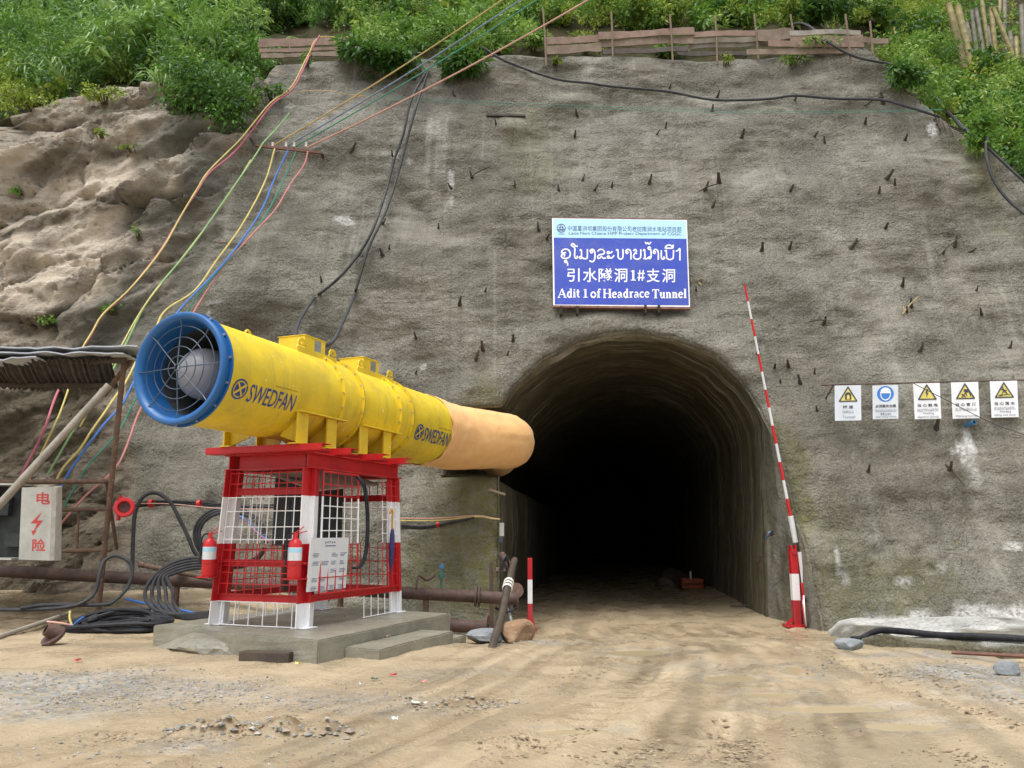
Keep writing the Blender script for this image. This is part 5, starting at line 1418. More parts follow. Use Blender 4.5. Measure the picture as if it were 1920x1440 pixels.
d0, d1, d2, d3 = P(36, 1049, 13.45), P(94, 1051, 13.25), P(99, 913, 13.25), P(42, 914, 13.45)
def Dp(x, y, l=0): 
    p = (d0*(1-x)+d1*x)*(1-y)+(d3*(1-x)+d2*x)*y; return p + nd*(.012+l)
nd = np.cross(d1-d0, d3-d0); nd /= np.linalg.norm(nd); nd = nd if nd[1] < 0 else -nd
g = MB(); vs = [p + nd*o_ for o_ in (-.03, .010) for p in (d0, d1, d2, d3)]; g.add(vs, [(0, 3, 2, 1), (4, 5, 6, 7), (0, 1, 5, 4), (1, 2, 6, 5), (2, 3, 7, 6), (3, 0, 4, 7)])
f0, f1 = P(111, 1051, 13.55), P(113, 911, 13.55)
dr = part(g, 'door', M['cab_grey'], ec)
g = MB(); vs = [d1+nd*.012+np.array([.006, 0, 0]), d2+nd*.012+np.array([.006, 0, 0]), f1, f0, d1+np.array([.03, .06, 0]), d2+np.array([.03, .06, 0]), f1+np.array([.0, .06, 0]), f0+np.array([.0, .06, 0])]
g.add(vs, [(0, 1, 2, 3), (7, 6, 5, 4), (0, 4, 5, 1), (3, 2, 6, 7), (1, 5, 6, 2), (0, 3, 7, 4)]); part(g, 'side_flap', M['white_plastic'], ec)
g = MB(); put_text(g, '电', (.50, .76, .95, .93), Dp, .02); put_text(g, '险', (.42, .12, .86, .29), Dp, .02)
g.add([Dp(*q, .001) for q in ((.70, .66), (.34, .50), (.56, .50), (.46, .40), (.38, .40), (.44, .33), (.55, .40), (.50, .40), (.75, .54), (.55, .54))], [(0, 1, 2, 9), (9, 2, 7, 8), (2, 3, 4, 5, 6, 7)] if False else [(0, 1, 9), (1, 2, 9), (9, 2, 8), (2, 3, 8), (3, 5, 7), (3, 7, 8), (3, 4, 5), (5, 6, 7)])
sub(g, 'red_lettering', M['red_print'], dr)
# red siren
sr = thing('siren', P(235, 952, 14.0), 'round red siren fixed on the rusty post', 'siren')
q_ = P(235, 952, 13.95); ax = np.array([.25, -1, .05])
part(MB().lathe([(.0, .155), (.05, .165), (.10, .165), (.115, .15), (.115, .105), (.07, .09)], q_, ax, 32), 'red_rim', M['ext_red'], sr)
part(MB().lathe([(.06, .0), (.075, .05), (.07, .095), (.05, .11)], q_, ax, 28), 'horn_mesh', mat('dark_red_grating', (.09, .02, .02), (.05, .015, .015), 30, .6, .6, 120), sr)
part(MB().lathe([(-.14, .0), (-.14, .08), (.0, .10), (.0, .0)], q_, ax, 20), 'housing', M['red'], sr)
g = MB(); g.box(q_+np.array([-.15, .1, .0]), (.05, .05, .42)); part(g, 'bracket', M['red'], sr)

# ================================================================== COLOURED CABLES ON THE SLOPE
def airline(pxs, Y0, Y1, r, mt, label, name='slope_cable', clear=.10, n=7, flat=False):
    pts = []; pxs = dense_px(pxs, 18); q = np.array(pxs, float); d_ = np.r_[0, np.cumsum(np.linalg.norm(np.diff(q, axis=0), axis=1))]; d_ /= d_[-1]
    for (x, y), t in zip(pxs, d_):
        Y = Y0+(Y1-Y0)*t
        if not flat and y > -20:
            w = WO(x, y, clear)
            Y = min(Y, w[1])
        pts.append(P(x, y, Y))
    g_ = MB(); g_.tube(spline(smooth(pts), 2), r, 7)
    return solo(g_, name, mt, pts[0], label, 'cable')
airline([(515, 279), (497, 340), (455, 420), (405, 490), (365, 545), (310, 582), (290, 620), (262, 665), (235, 718), (215, 745), (195, 775), (170, 810), (150, 842), (120, 875), (104, 905)], 19.5, 14.6, .021, M['rope_yel'], 'yellow cable hanging from the left end of the steel bar down past the fan inlet')
airline([(540, 282), (515, 335), (490, 395), (450, 455), (405, 510), (335, 583), (290, 650), (248, 722), (228, 760), (200, 790), (165, 835), (130, 885), (114, 915)], 19.5, 14.6, .021, M['rope_blu'], 'blue cable hanging from the steel bar behind the fan inlet')
airline([(555, 284), (535, 330), (500, 400), (455, 460), (400, 520), (360, 570), (300, 670), (250, 755), (228, 800), (195, 840), (160, 880), (115, 960)], 19.5, 14.6, .016, M['rope_grn'], 'dark green cable hanging from the steel bar between the blue and the pink ones')
airline([(577, 284), (570, 310), (545, 345), (515, 395), (480, 432), (420, 500), (365, 582), (310, 690), (262, 770), (240, 830), (215, 880), (160, 930), (112, 985)], 19.5, 14.6, .020, M['rope_pnk'], 'pink cable hanging from the right end of the steel bar down to the left')
airline([(543, 212), (520, 240), (490, 272), (480, 290), (430, 362), (360, 462), (280, 560), (236, 645), (190, 735), (160, 775), (130, 820), (90, 890)], 19.3, 14.8, .020, M['rope_lgr'], 'pale green cable slanting down the slope left of the steel bar')
airline([(470, 300), (425, 372), (352, 470), (276, 566), (232, 640), (186, 735), (150, 800)], 19.2, 15.0, .014, M['rope_yel'], 'thin yellow wire running beside the pale green cable')
airline([(660, 68), (640, 71), (597, 70), (582, 95), (570, 118), (545, 165), (510, 190), (480, 225), (450, 262), (430, 282), (390, 322), (372, 350), (342, 400), (302, 470), (245, 540), (192, 590), (172, 625), (156, 650), (128, 730), (110, 780), (75, 855), (52, 905)], 21.5, 14.5, .017, M['rope_yel'], 'long yellow cable from the plank fence down the bare rock to the shed')
airline([(600, 66), (586, 90), (574, 118), (548, 168), (512, 194), (482, 232), (455, 268), (428, 296), (392, 325), (370, 358), (340, 404), (298, 474), (242, 544), (190, 594), (169, 632), (150, 660), (108, 735), (80, 812), (38, 895)], 21.5, 14.5, .022, M['rope_mag'], 'crimson cable twisted round the long yellow one down the rock')
for (p0, p1), mt, lab, r in ((((985, -30), (515, 278)), 'rope_org', 'ochre cable stretched from the steel bar up over the top edge', .019), (((1005, -20), (540, 279)), 'rope_slt', 'slate blue cable stretched from the steel bar up over the top edge', .020), (((1040, -22), (555, 280)), 'rope_grn', 'thin green cable stretched from the steel bar up over the top edge', .016), (((1150, -28), (577, 282)), 'rope_sal', 'salmon cable stretched highest across the wall from the steel bar to the top edge', .023)):
    a_, b_ = P(*p0, 18.6), WO(*p1, .14); sag = .10 if 'salmon' not in lab else .14
    pts = [a_*(1-t)+b_*t-UP*sag*4*t*(1-t) for t in np.linspace(0, 1, 12)]
    pts = [np.array([p[0], min(p[1], float(Yw(p[0], p[2], False, False))-.12), p[2]]) for p in pts]
    g = MB(); g.tube(spline(pts, 4), r, 7); solo(g, 'stretched_cable', M[mt], b_, lab, 'cable')
cbk = thing('cable_bracket', WO(545, 283), 'reddish steel angle bar on the wall with insulators holding the coloured cables', 'bracket')
b0, b1 = WO(482, 277, .12), WO(606, 291, .12)
part(MB().bar(b0, b1, .07, .06), 'steel_bar', M['sign_frame'], cbk)
g = MB()
for px in (515, 540, 555, 577): part(MB().lathe([(-.06, .0), (-.06, .04), (0, .025), (.06, .04), (.06, 0)], WO(px, 277, .17), (0, 0, 1), 10), 'insulator', M['white_plastic'], cbk)
g = MB(); g.tube([b0, WO(455, 240, .2)], .025, 6); part(g, 'tie_rod', M['bolt'], cbk)
g = MB(); g.tube([b1+np.array([0, -.02, -.02]), b1+np.array([0, .25, -.12])], .035, 6); part(g, 'wall_anchor', M['bolt'], cbk)
g = MB(); a_, b_ = WO(404, 457, .10), WO(463, 462, .10); g.bar(a_, b_, .035, .035); solo(g, 'cable_spacer', M['rust_light'], a_, 'short thin rod spacing the coloured cables below the steel bar', 'bracket')
# black hoses down the wall into the fan boxes
hz1 = list(smooth([WO(x, y, .09) for x, y in dense_px(((800, 138), (772, 190), (757, 255), (741, 300), (722, 370), (692, 450), (645, 515), (590, 562)))])) + [P(562, 600, 14.2), F(-.55, -.15, .84)]
hz2 = list(smooth([WO(x, y, .11) for x, y in dense_px(((803, 140), (778, 215), (750, 320), (724, 400), (692, 470), (665, 560)))])) + [P(640, 610, 15.0), P(618, 645, 13.2), F(-.35, -.1, .84)]
for pts, lab in ((hz1, 'black power hose down the wall to the first junction box of the fan'), (hz2, 'black power hose curving down the wall just right of its twin')):
    g = MB(); g.tube(spline(pts, 4), .034, 9); solo(g, 'power_hose', M['cable_dusty'], pts[0], lab, 'hose')
wallrun([(905, 92), (950, 118), (1040, 150), (1100, 158), (1150, 165), (1250, 174), (1330, 189), (1400, 190), (1450, 187), (1490, 182), (1570, 188), (1650, 190), (1700, 203), (1760, 222)], .07, .036, M['cable_dusty'], 'wall_hose', 'long black hose sagging across the top of the wall', 'hose')
wallrun([(1483, 52), (1500, 50), (1520, 60), (1560, 93), (1600, 113), (1645, 123), (1690, 132), (1718, 150), (1745, 180), (1775, 217), (1810, 252), (1850, 287), (1920, 352), (1980, 400), (2120, 510)], .16, .036, M['cable_dusty'], 'wall_hose', 'black hose from the plank fence down the right edge of the wall', 'hose')
wallrun([(1770, 215), (1795, 245), (1815, 262), (1838, 262), (1845, 258), (1839, 285), (1848, 330), (1865, 362), (1890, 390), (1930, 420), (1980, 450), (2120, 560)], .20, .036, M['cable_dusty'], 'wall_hose', 'black hose hooked below the right shrubs and running off the frame edge', 'hose')
for i, (pp_, lab) in enumerate([([(640, 178), (830, 192), (1100, 203), (1400, 213), (1600, 213), (1762, 210)], 'upper of the thin green twines stretched across the wall'), ([(700, 190), (900, 200), (1150, 210), (1400, 217), (1600, 216), (1764, 211)], 'lower of the thin green twines stretched across the wall')]):
    wallrun(pp_, .14, .0065, M['string'], 'twine', lab, 'twine', nseg=5)
wallrun([(520, 186), (560, 175), (610, 172), (660, 180), (700, 184)], .06, .010, M['rope_org'], 'twine', 'thin ochre cord trailing across the upper left of the wall', 'twine')

# ================================================================== ROCK BOLTS
BOLTS = [(660, 282, 1.2), (736, 292, .8), (845, 352, .9), (852, 180, .9), (795, 160, .9), (697, 166, .7), (1082, 216, 1.0), (1078, 255, .9), (930, 233, .8), (965, 348, .7), (1010, 430, 1.0), (1025, 448, .9), (822, 428, .8), (717, 478, 1.1), (718, 420, .9), (603, 528, .8), (885, 332, 1.0), (910, 546, .7), (862, 570, 1.2), (780, 633, .9), (730, 466, .7),
         (1335, 208, 1.0), (1345, 182, 1.0), (1255, 165, .8), (1490, 188, .8), (1655, 190, 1.3), (1390, 258, 1.2), (1248, 240, .8), (1232, 252, .8), (1527, 256, .9), (1546, 268, .9), (1622, 232, 1.1), (1697, 262, 1.1), (1663, 334, 1.4), (1678, 346, .9), (1648, 361, .9), (1482, 358, 1.1), (1337, 386, .9), (1348, 342, 1.7), (1322, 356, 1.2), (1218, 342, 1.1), (1147, 351, .8), (1115, 356, .9), (1092, 338, .8), (1048, 357, .8),
         (1428, 470, 1.4), (1480, 465, 1.0), (1597, 462, 1.2), (1660, 428, 1.1), (1692, 535, 1.1), (1708, 575, 1.2), (1790, 460, 1.2), (1768, 476, .8), (1820, 472, .9), (1545, 606, 1.1), (1725, 656, 1.0), (1893, 652, .8), (1840, 588, .9), (1830, 545, .7),
         (1418, 665, 1.0), (1452, 690, 1.0), (1478, 686, 1.1), (1500, 718, 1.2), (1463, 720, .8), (1527, 700, .7), (1532, 770, .7), (905, 655, 1.2), (893, 672, 1.0), (962, 640, 1.2), (950, 668, .9), (1755, 802, 1.5), (1780, 880, 1.2), (1627, 884, 1.0), (1700, 585, .8), (1305, 545, .7), (780, 700, .7), (1447, 1000, .9), (1424, 1050, .9)]
def near_label(px, py):
    if py < 300 and px < 760: return 'short dark bolt stub in the upper left wall near the black hoses'
    if py < 300 and px < 1200: return 'short dark bolt stub in the wall under the sagging hose, above the blue sign'
    if py < 300: return 'short dark bolt stub in the wall under the long hose, upper right'
    if px < 1030 and py < 600: return 'short dark bolt stub in the wall between the black hoses and the blue sign'
    if py < 400 and px < 1360: return 'short dark bolt stub in the wall just above the blue sign'
    if py < 400: return 'short dark bolt stub in the wall high above the white warning plates'
    if px > 1530 and py < 720: return 'short dark bolt stub in the wall between the blue sign and the warning plates'
    if px > 1395 and py < 620: return 'short dark bolt stub in the wall right of the blue sign'
    if px > 1540 or py > 990: return 'short dark bolt stub low in the wall right of the tunnel mouth'
    if px > 1290: return 'short dark bolt stub by the right shoulder of the tunnel arch'
    return 'short dark bolt stub by the left shoulder of the tunnel arch'
g = MB()
g.tube([(0, .06, -.03), (0, -.02, .0), (0, -.10, .075), (0, -.17, .17)], [.075, .05, .034, .027], 8)
proto = g.build('rock_bolt', M['bolt'])
first = True
for px, py, s_ in BOLTS:
    o = proto if first else proto.copy()
    if not first: C.objects.link(o)
    first = False
    o.location = tuple(WO(px, py, 0))
    s_ = s_*.72; o.scale = (s_, s_, s_*rnd.uniform(.8, 1.3)); o.rotation_euler = (rnd.uniform(-.3, .25), rnd.uniform(-.25, .5), rnd.uniform(-.5, .5))
    lb = near_label(px, py); tag(o, lb, 'rock bolt', 'rock bolts ' + lb.split('stub ')[1])
# bent bars and twigs lying on the face
for i, (a_, b_, lab) in enumerate([((882, 334), (918, 318), 'thin bent bar poking up from the wall left of the blue sign'), ((1310, 360), (1342, 350), 'thin bar lying against the big bolt above the blue sign'), ((1758, 482), (1795, 448), 'crossed thin rusty rod on the wall above the warning plates'), ((1770, 870), (1800, 912), 'mossy thin rod hanging below the warning plates'), ((1690, 590), (1716, 560), 'dry twig caught on the wall left of centre above the plates'), ((1620, 200), (1652, 186), 'thin wire stub on the wall beside the hose'), ((1515, 605), (1545, 604), 'thin rod lying flat beside the bolt left of the plates')]):
    g = MB(); g.tube(spline([WO(*a_, .05), (WO(*a_, .05)+WO(*b_, .16))/2+UP*.03, WO(*b_, .16)], 4), .016, 6); solo(g, 'bent_rod', M['bolt'] if i != 4 else M['straw'], WO(*a_, .05), lab, 'rod')
g = MB(); q_ = WO(1812, 797, .0); g.lathe([(-.05, .05), (.22, .05), (.22, .04), (.1, .04)], q_, (.25, -1, .15), 14); solo(g, 'weep_pipe', M['plastic_blue'], q_, 'short blue drain pipe above the white lime streak', 'drain pipe')
g = MB()
for i in range(4): g.tube([WO(1752+12*i, 222+6*i, .05), WO(1762+12*i, 246+6*i, .05)], .016, 6)
for j in range(3): g.tube([WO(1748+5*j, 226+9*j, .07), WO(1798+5*j, 245+4*j, .07)], .016, 6)
solo(g, 'rebar_grid', M['rust'], WO(1775, 235), 'exposed square rebar grid in a broken corner of the wall, upper right', 'rebar')
g = MB(); a_ = WO(912, 217, .02); g.bar(a_, WO(985, 219, .03), .10, .05); solo(g, 'embedded_board', M['wood_dark'], a_, 'dark board edge buried in the upper wall', 'board')

# ================================================================== MAIN SIGN
sg = thing('tunnel_sign', WO(1166, 574, .1), 'big blue tunnel name sign in three scripts with light blue header', 'sign')
c0, c1_, c2_, c3_ = (1035, 408.5), (1288, 412), (1294, 575.5), (1037.5, 572.5)
Ym = min(float(WO(1166, 575)[1]), float(WO(1040, 575)[1]), float(WO(1290, 575)[1]))-.22
LEAN = .22
def onS(px, py):
    d_ = ray(px, py); # plane through (.,Ym,z0) leaning back
    z0 = P(1166, 575, Ym)[2]
    t = (Ym-LEAN*z0 + LEAN*EYE) / (d_[1]-LEAN*d_[2]); return EYEP+d_*t
K = [onS(*q) for q in (c0, c1_, c2_, c3_)]
ns = np.cross(K[1]-K[0], K[3]-K[0]); ns /= np.linalg.norm(ns); ns = ns if ns[1] < 0 else -ns
def Sg(x, y, l=0):
    """x, y on the drawing sheet (1612 x 1035, origin 100,118, y down)"""
    u, v = (x-100)/1612, (y-118)/1035
    u = (x-100-12*v)/(1612+28*v); v = (y-118-22*u)/(1028+16*u)
    return (K[0]*(1-u)+K[1]*u)*(1-v)+(K[3]*(1-u)+K[2]*u)*v + ns*l
def quad(fn, pts, l0, l1):
    g_ = MB(); vs = [fn(*p, l) for l in (l0, l1) for p in pts]; k_ = len(pts)
    return g_.add(vs, [tuple(range(k_-1, -1, -1)), tuple(range(k_, 2*k_))] + [(i, (i+1) % k_, k_+(i+1) % k_, k_+i) for i in range(k_)])
part(quad(Sg, [(100, 118), (1712, 140), (1752, 1186), (112, 1146)], -.045, 0), 'panel', M['sign_white'], sg)
part(quad(Sg, [(116, 131), (1700, 152), (1708, 378), (120, 360)], .0015, .004), 'header_field', M['sign_sky'], sg)
part(quad(Sg, [(120, 361), (1708, 379), (1738, 1166), (130, 1136)], .0015, .004), 'blue_field', M['sign_blue'], sg)
part(quad(Sg, [(98, 108), (1714, 130), (1714, 140), (98, 118)], -.05, .008), 'frame_rail', M['sign_frame'], sg)
part(quad(Sg, [(110, 1147), (1754, 1187), (1755, 1212), (108, 1168)], -.06, .012), 'frame_rail', M['sign_frame'], sg)
fl = lambda h: (lambda x, y, l=0: Sg(x, y, h+l))
g = MB(); tx = fl(.007)
for s_ in LAO: ribbon(g, [(x, y+4*(x-200)/1400) for x, y in s_], 17, tx)
part(g, 'lao_lettering', M['sign_white'], sg)
g = MB()
for ch, x0, x1, y0, y1 in (('引', 278, 428, 726, 882), ('水', 468, 636, 724, 888), ('隧', 655, 818, 726, 888), ('洞', 842, 1000, 730, 892), ('支', 1230, 1388, 736, 896), ('洞', 1415, 1572, 740, 900)):
    put_text(g, ch, (x0, y1, x1, y0), tx, .010)
serif(g, '1', (1030, 874, 1105, 752), tx)
for st in ([(1150, 752), (1138, 880)], [(1190, 752), (1178, 880)], [(1124, 792), (1210, 792)], [(1120, 842), (1206, 842)]): ribbon(g, st, 15, tx, 0, False)
part(g, 'chinese_lettering', M['sign_white'], sg)
g = MB()
for wd, x0, x1, yb, yt in (('Adit', 165, 430, 1062, 962), ('1', 462, 528, 1065, 966), ('of', 556, 682, 1067, 966), ('Headrace', 705, 1268, 1072, 970), ('Tunnel', 1296, 1712, 1082, 978)):
    serif(g, wd, (x0, yb, x1, yt), tx)
part(g, 'english_lettering', M['sign_white'], sg)
g = MB(); put_text(g, '中国葛洲坝集团股份有限公司老挝南涧水电站项目部', (288, 284, 1648, 218), lambda x, y, l=0: Sg(x, y+14*(x-288)/1360-7+4, .007+l), .004)
for wd, x0, x1 in (('Laos', 300, 418), ('Nam', 438, 552), ('Chiane', 572, 748), ('HPP', 768, 880), ('Project', 900, 1078), ('Department', 1100, 1390), ('of', 1408, 1462), ('CGGC', 1480, 1648)):
    put_text(g, wd, (x0, 330 if 'j' not in wd and 'p' not in wd else 338, x1, 294), lambda x, y, l=0: Sg(x, y+12*(x-288)/1360-6, .007+l), .006)
ribbon(g, loop(210, 246, 49, 30), 9, tx); ribbon(g, [(168, 262), (252, 263)], 9, tx, 0, False); ribbon(g, [(182, 275), (238, 276)], 6, tx, 0, False)
g.add([Sg(x, y, .007) for x, y in ((205, 205), (205, 250), (175, 250), (214, 205), (214, 250), (246, 250))], [(0, 1, 2), (3, 4, 5)])
put_text(g, 'CGGC', (170, 324, 255, 308), tx, .004)
part(g, 'header_lettering', M['sign_navy'], sg)
for x in (205, 400, 1215, 1375):
    q_ = Sg(x, 1180, -.1); g = MB(); g.tube([q_+np.array([0, .5, -.1]), q_+np.array([0, .0, -.12]), q_+np.array([0, -.12, -.10]), q_+np.array([0, -.14, .06])], .03, 7); part(g, 'support_pin', M['bolt'], sg)

# ================================================================== WARNING PLATES
rodY = [WO(1560, 722, .1), WO(1700, 719, .1), WO(1800, 717, .1), WO(1930, 713, .1)]
Yp = min(float(p[1]) for p in rodY)-.10
rd = thing('hanging_rod', P(1548, 723, Yp), 'long thin rusty rod on the wall carrying the row of warning plates', 'rod')
g = MB(); g.tube([P(1540, 722, Yp), P(1700, 718, Yp), P(2010, 710, Yp)], .016, 7); part(g, 'bar', M['rust'], rd)
g = MB(); g.tube([P(1563, 722, Yp), WO(1549, 748, -.05)], .016, 7); g.tube([P(1900, 713, Yp), WO(1905, 700, -.1)], .016, 7); part(g, 'wall_pin', M['rust'], rd)
PL = [(1565, 722, 49.5, 67, 'white tunnel warning plate with a tunnel arch in its triangle', 'tunnel', M['sign_plate'], 0),
      (1636, 722, 48, 64, 'white plate with a blue round safety helmet symbol', 'helmet', M['sign_plate'], 1),
      (1712, 718, 50, 68, 'white plate with a lightning bolt in its yellow triangle', 'shock', M['sign_white'], .5),
      (1783, 716, 51, 69, 'white plate with a falling rock figure in its triangle', 'roof', M['sign_white'], .5),
      (1856, 714, 51, 69, 'white plate with a figure stumbling at water in its triangle', 'water', M['sign_white'], 1)]
for i, (px, py, w, h, lab, kind, mt, sk) in enumerate(PL):
    r = thing('warning_plate', P(px+w/2, py, Yp), lab, 'warning sign', 'warning plates on the rod')
    tl, tr_, br_, bl = P(px, py+1, Yp-.018), P(px+w, py-.5*sk, Yp-.018), P(px+w+2.5*(i > 1)+.5, py+h-1, Yp-.09), P(px+.5+3*(i > 1), py+h, Yp-.09)
    nn_ = np.cross(tr_-tl, bl-tl); nn_ /= np.linalg.norm(nn_); nn_ = nn_ if nn_[1] < 0 else -nn_
    def fn(x, y, l=0, tl=tl, tr_=tr_, br_=br_, bl=bl, nn_=nn_): return (tl*(1-x)+tr_*x)*(1-y)+(bl*(1-x)+br_*x)*y + nn_*(l+.03*math.sin(y*3)*0)
    part(quad(fn, [(0, 0), (1, 0), (1, 1), (0, 1)], -.006, 0), 'plate', mt, r)
    h1, h2 = (lambda x, y, l=0, f_=fn: f_(x, y, .003+l)), (lambda x, y, l=0, f_=fn: f_(x, y, .007+l))
    h3 = (lambda x, y, l=0, f_=fn: f_(x, y, .011+l))
    cx_ = .5
    if kind != 'helmet':
        tri = [(cx_-.34, .46), (cx_+.34, .46), (cx_, .05)]
        part(MB().add([h1(*p) for p in tri], [(0, 1, 2)]), 'yellow_triangle', M['sign_yellow'], r)
        g = MB(); ribbon(g, [(cx_-.33, .455), (cx_+.33, .455)], .032, h2); ribbon(g, [(cx_-.33, .455), (cx_, .055)], .045, h2); ribbon(g, [(cx_+.33, .455), (cx_, .055)], .045, h2)
        if kind == 'tunnel':
            g.add([h3(*p) for p in [(cx_-.12, .41), (cx_+.12, .41)] + [(cx_+.12*math.cos(R(a)), .29-.09*math.sin(R(a))) for a in range(0, 181, 20)]], [tuple(range(12))])
        elif kind == 'shock':
            g.add([h3(*p) for p in ((.49, .17), (.43, .30), (.49, .29), (.46, .41), (.56, .27), (.50, .28), (.56, .18))], [(0, 1, 2, 5, 6), (2, 3, 4, 5)])
        elif kind == 'roof':
            g.add([h3(*p) for p in ((.46, .20), (.62, .20), (.66, .27), (.55, .30), (.44, .26))], [tuple(range(5))]); ribbon(g, [(.64, .27), (.70, .40)], .03, h3, 0, False)
            for st in ([(.50, .30), (.44, .36)], [(.44, .36), (.50, .42)], [(.44, .36), (.36, .34)], [(.44, .37), (.37, .42)], [(.52, .31), (.56, .38)]): ribbon(g, st, .03, h3)
        else:
            for st in ([(.46, .21), (.50, .28)], [(.50, .28), (.42, .34)], [(.50, .28), (.58, .33)], [(.40, .24), (.58, .27)], [(.50, .28), (.60, .35)]): ribbon(g, st, .032, h3)
            g.add([h3(*p) for p in loop(.45, .185, .028, 10)], [tuple(range(10))]); g.add([h3(*p) for p in ((.28, .39), (.44, .36), (.44, .41), (.28, .42))], [(0, 1, 2, 3)])
            ribbon(g, [(.46, .39), (.52, .375), (.58, .39), (.64, .375), (.70, .39)], .02, h3)
        if kind == 'tunnel':
            part(MB().add([fn(x, y, .016) for x, y in [(cx_-.05, .405), (cx_+.05, .405), (cx_+.05, .31), (cx_, .27), (cx_-.05, .31)]], [tuple(range(5))]), 'arch_opening', M['sign_yellow'], r)
        part(g, 'symbol', M['sign_ink'], r)
    else:
        g = MB(); g.add([h1(*p) for p in [(.5+.33*math.cos(R(a)), .26-.235*math.sin(R(a))) for a in range(0, 360, 12)]], [tuple(range(30))])
        bd = part(g, 'blue_disc', M['sign_azure'], r)
        g = MB(); g.add([h2(*p) for p in [(.5+.20*math.cos(R(a)), .21-.14*math.sin(R(a))) for a in range(0, 181, 15)] + [(.72, .215), (.70, .245), (.30, .245), (.28, .215)]], [tuple(range(13)) , (0, 12, 16, 15, 14, 13)])
        ribbon(g, [(.31, .26), (.32, .33), (.38, .41), (.5, .45), (.62, .41), (.68, .33), (.69, .26)], .035, h2); sub(g, 'helmet_symbol', M['sign_white'], bd)
    g = MB(); TXT = {'tunnel': ('隧道', 'Tunnel', ''), 'helmet': ('必须戴安全帽', 'Must', 'wear safety helmet'), 'shock': ('当心触电', 'Warning', 'electric shock'), 'roof': ('当心冒顶', '', 'Warning roof fall'), 'water': ('当心落水', 'Warning', 'falling into water')}[kind]
    wz = .19*len(TXT[0])/2
    put_text(g, ' '.join(TXT[0]) if kind != 'helmet' else TXT[0], (.5-min(wz, .40), .665, .5+min(wz, .40), .575), h2, .02)
    part(g, 'chinese_lettering', M['sign_ink'], r)
    g = MB()
    scribble_lao(g, (.5-min(wz+.02, .42), .705, .5+min(wz+.02, .42), .79), lambda x, y, l=0, f_=h2: f_(x, 1.495-y, l), 6 if kind == 'tunnel' else 11, 0, i)
    if kind == 'tunnel': put_text(g, 'Tunnel', (.28, .94, .76, .86), h2, .016)
    else:
        if TXT[1]: put_text(g, TXT[1], (.30, .89, .72, .81), h2, .014)
        put_text(g, TXT[2], (.10, .975, .92, .905), h2, .014)
    part(g, 'small_lettering', M['sign_inkpale'] if kind in ('tunnel', 'helmet') else M['sign_inkpale'], r)
g = MB(); g.tube([P(1713, 719, Yp-.14), P(1770, 748, Yp-.18), P(1840, 784, Yp-.16), P(1870, 798, Yp-.05), WO(1925, 818, .05)], .008, 5); solo(g, 'loose_wire', M['bolt'], P(1713, 719, Yp-.14), 'thin wire slanting across the warning plates', 'wire')

# ================================================================== BARRIER AND BOLLARD
bp = gz_(1495, 1174)
M['barrier'] = bands('barrier_post_paint', (.50, 1.0), ((.42, .03, .035), WHITE, RED))
bar_ = thing('boom_barrier', bp, 'red and white boom barrier raised upright at the right of the tunnel mouth', 'barrier')
def bpart(mb, nm, mt, bev=0):
    return part(mb, nm, mt, bar_, bev)
g = MB(); g.bar(bp+UP*.03, bp+UP*1.42, .145, .14); g.box(bp+UP*1.44+np.array([-.045, 0, .03]), (.03, .13, .16)); g.box(bp+UP*1.44+np.array([.045, 0, .03]), (.03, .13, .16)); bpart(g, 'post', M['barrier'], .008)
g = MB(); g.box(bp+UP*.02+np.array([-.03, 0, 0]), (.42, .36, .04)); g.bar(bp+np.array([-.19, 0, .04]), bp+np.array([-.10, 0, .14]), .1, .03); bpart(g, 'base_plate', M['red'])
pv = P(1491, 1012, bp[1]-.02); tip = P(1396, 533, bp[1]-.3)
nbd = 13; sl = .60
boom_l = np.linalg.norm(tip-pv); ud = (tip-pv)/boom_l
g = MB()
st0 = .085
for i in range(nbd):
    a0_, a1_ = st0+(1-st0)*i/nbd, st0+(1-st0)*(i+1)/nbd
    rr0 = .032-.012*(a0_); rr1 = .032-.012*a1_
    g.tube([pv+(tip-pv)*a0_, pv+(tip-pv)*a1_], [rr0, rr1], 10, mi=i % 2)
bm_ = bpart(g, 'boom', [M['ext_red'], M['white']])
g = MB(); g.tube([pv+ud*-.05, pv+ud*.47], .055, 12); bpart(g, 'boom_sleeve', M['white'])
g = MB(); g.tube([bp+UP*1.42+np.array([0, -.1, 0]), bp+UP*1.42+np.array([0, .1, 0])], .05, 12); bpart(g, 'hinge', M['red'])
cw0, cw1 = P(1500, 1035, bp[1]-.10), P(1512, 1124, bp[1]-.10)
g = MB(); g.tube([cw0, cw0*.35+cw1*.65], .05, 10); bpart(g, 'counterweight_arm', M['white'])
g = MB(); g.bar(cw0*.35+cw1*.65, cw1, .13, .10); bpart(g, 'counterweight', M['ext_red'], .006)
wc_ = P(1509, 1146, bp[1]-.16); wax = np.array([.93, -.36, .02]); wax /= np.linalg.norm(wax)
g = MB(); g.lathe([(-.02, .17), (-.02, .30), (.02, .30), (.02, .17), (-.02, .17)], wc_, wax, 36)
wh = bpart(g, 'wheel', M['white'])
x_ = np.cross(UP, wax); x_ /= np.linalg.norm(x_)
g = MB()
for i in range(10):
    a = 36*i; q_ = wc_ + (x_*math.cos(R(a))+UP*math.sin(R(a)))*.235
    g.lathe([(-.024, 0), (-.024, .042), (.024, .042), (.024, 0)], q_, wax, 10)
sub(g, 'wheel_hole', M['cab_dark'], wh)
g = MB(); g.lathe([(-.022, .245), (-.022, .304), (.0, .304), (.0, .245)], wc_-wax*.004, wax, 36); sub(g, 'red_rim', M['ext_red'], wh)
bl = gz_(994, 1179)
bo = thing('bollard', bl, 'slim red and white bollard at the left of the tunnel mouth', 'bollard')
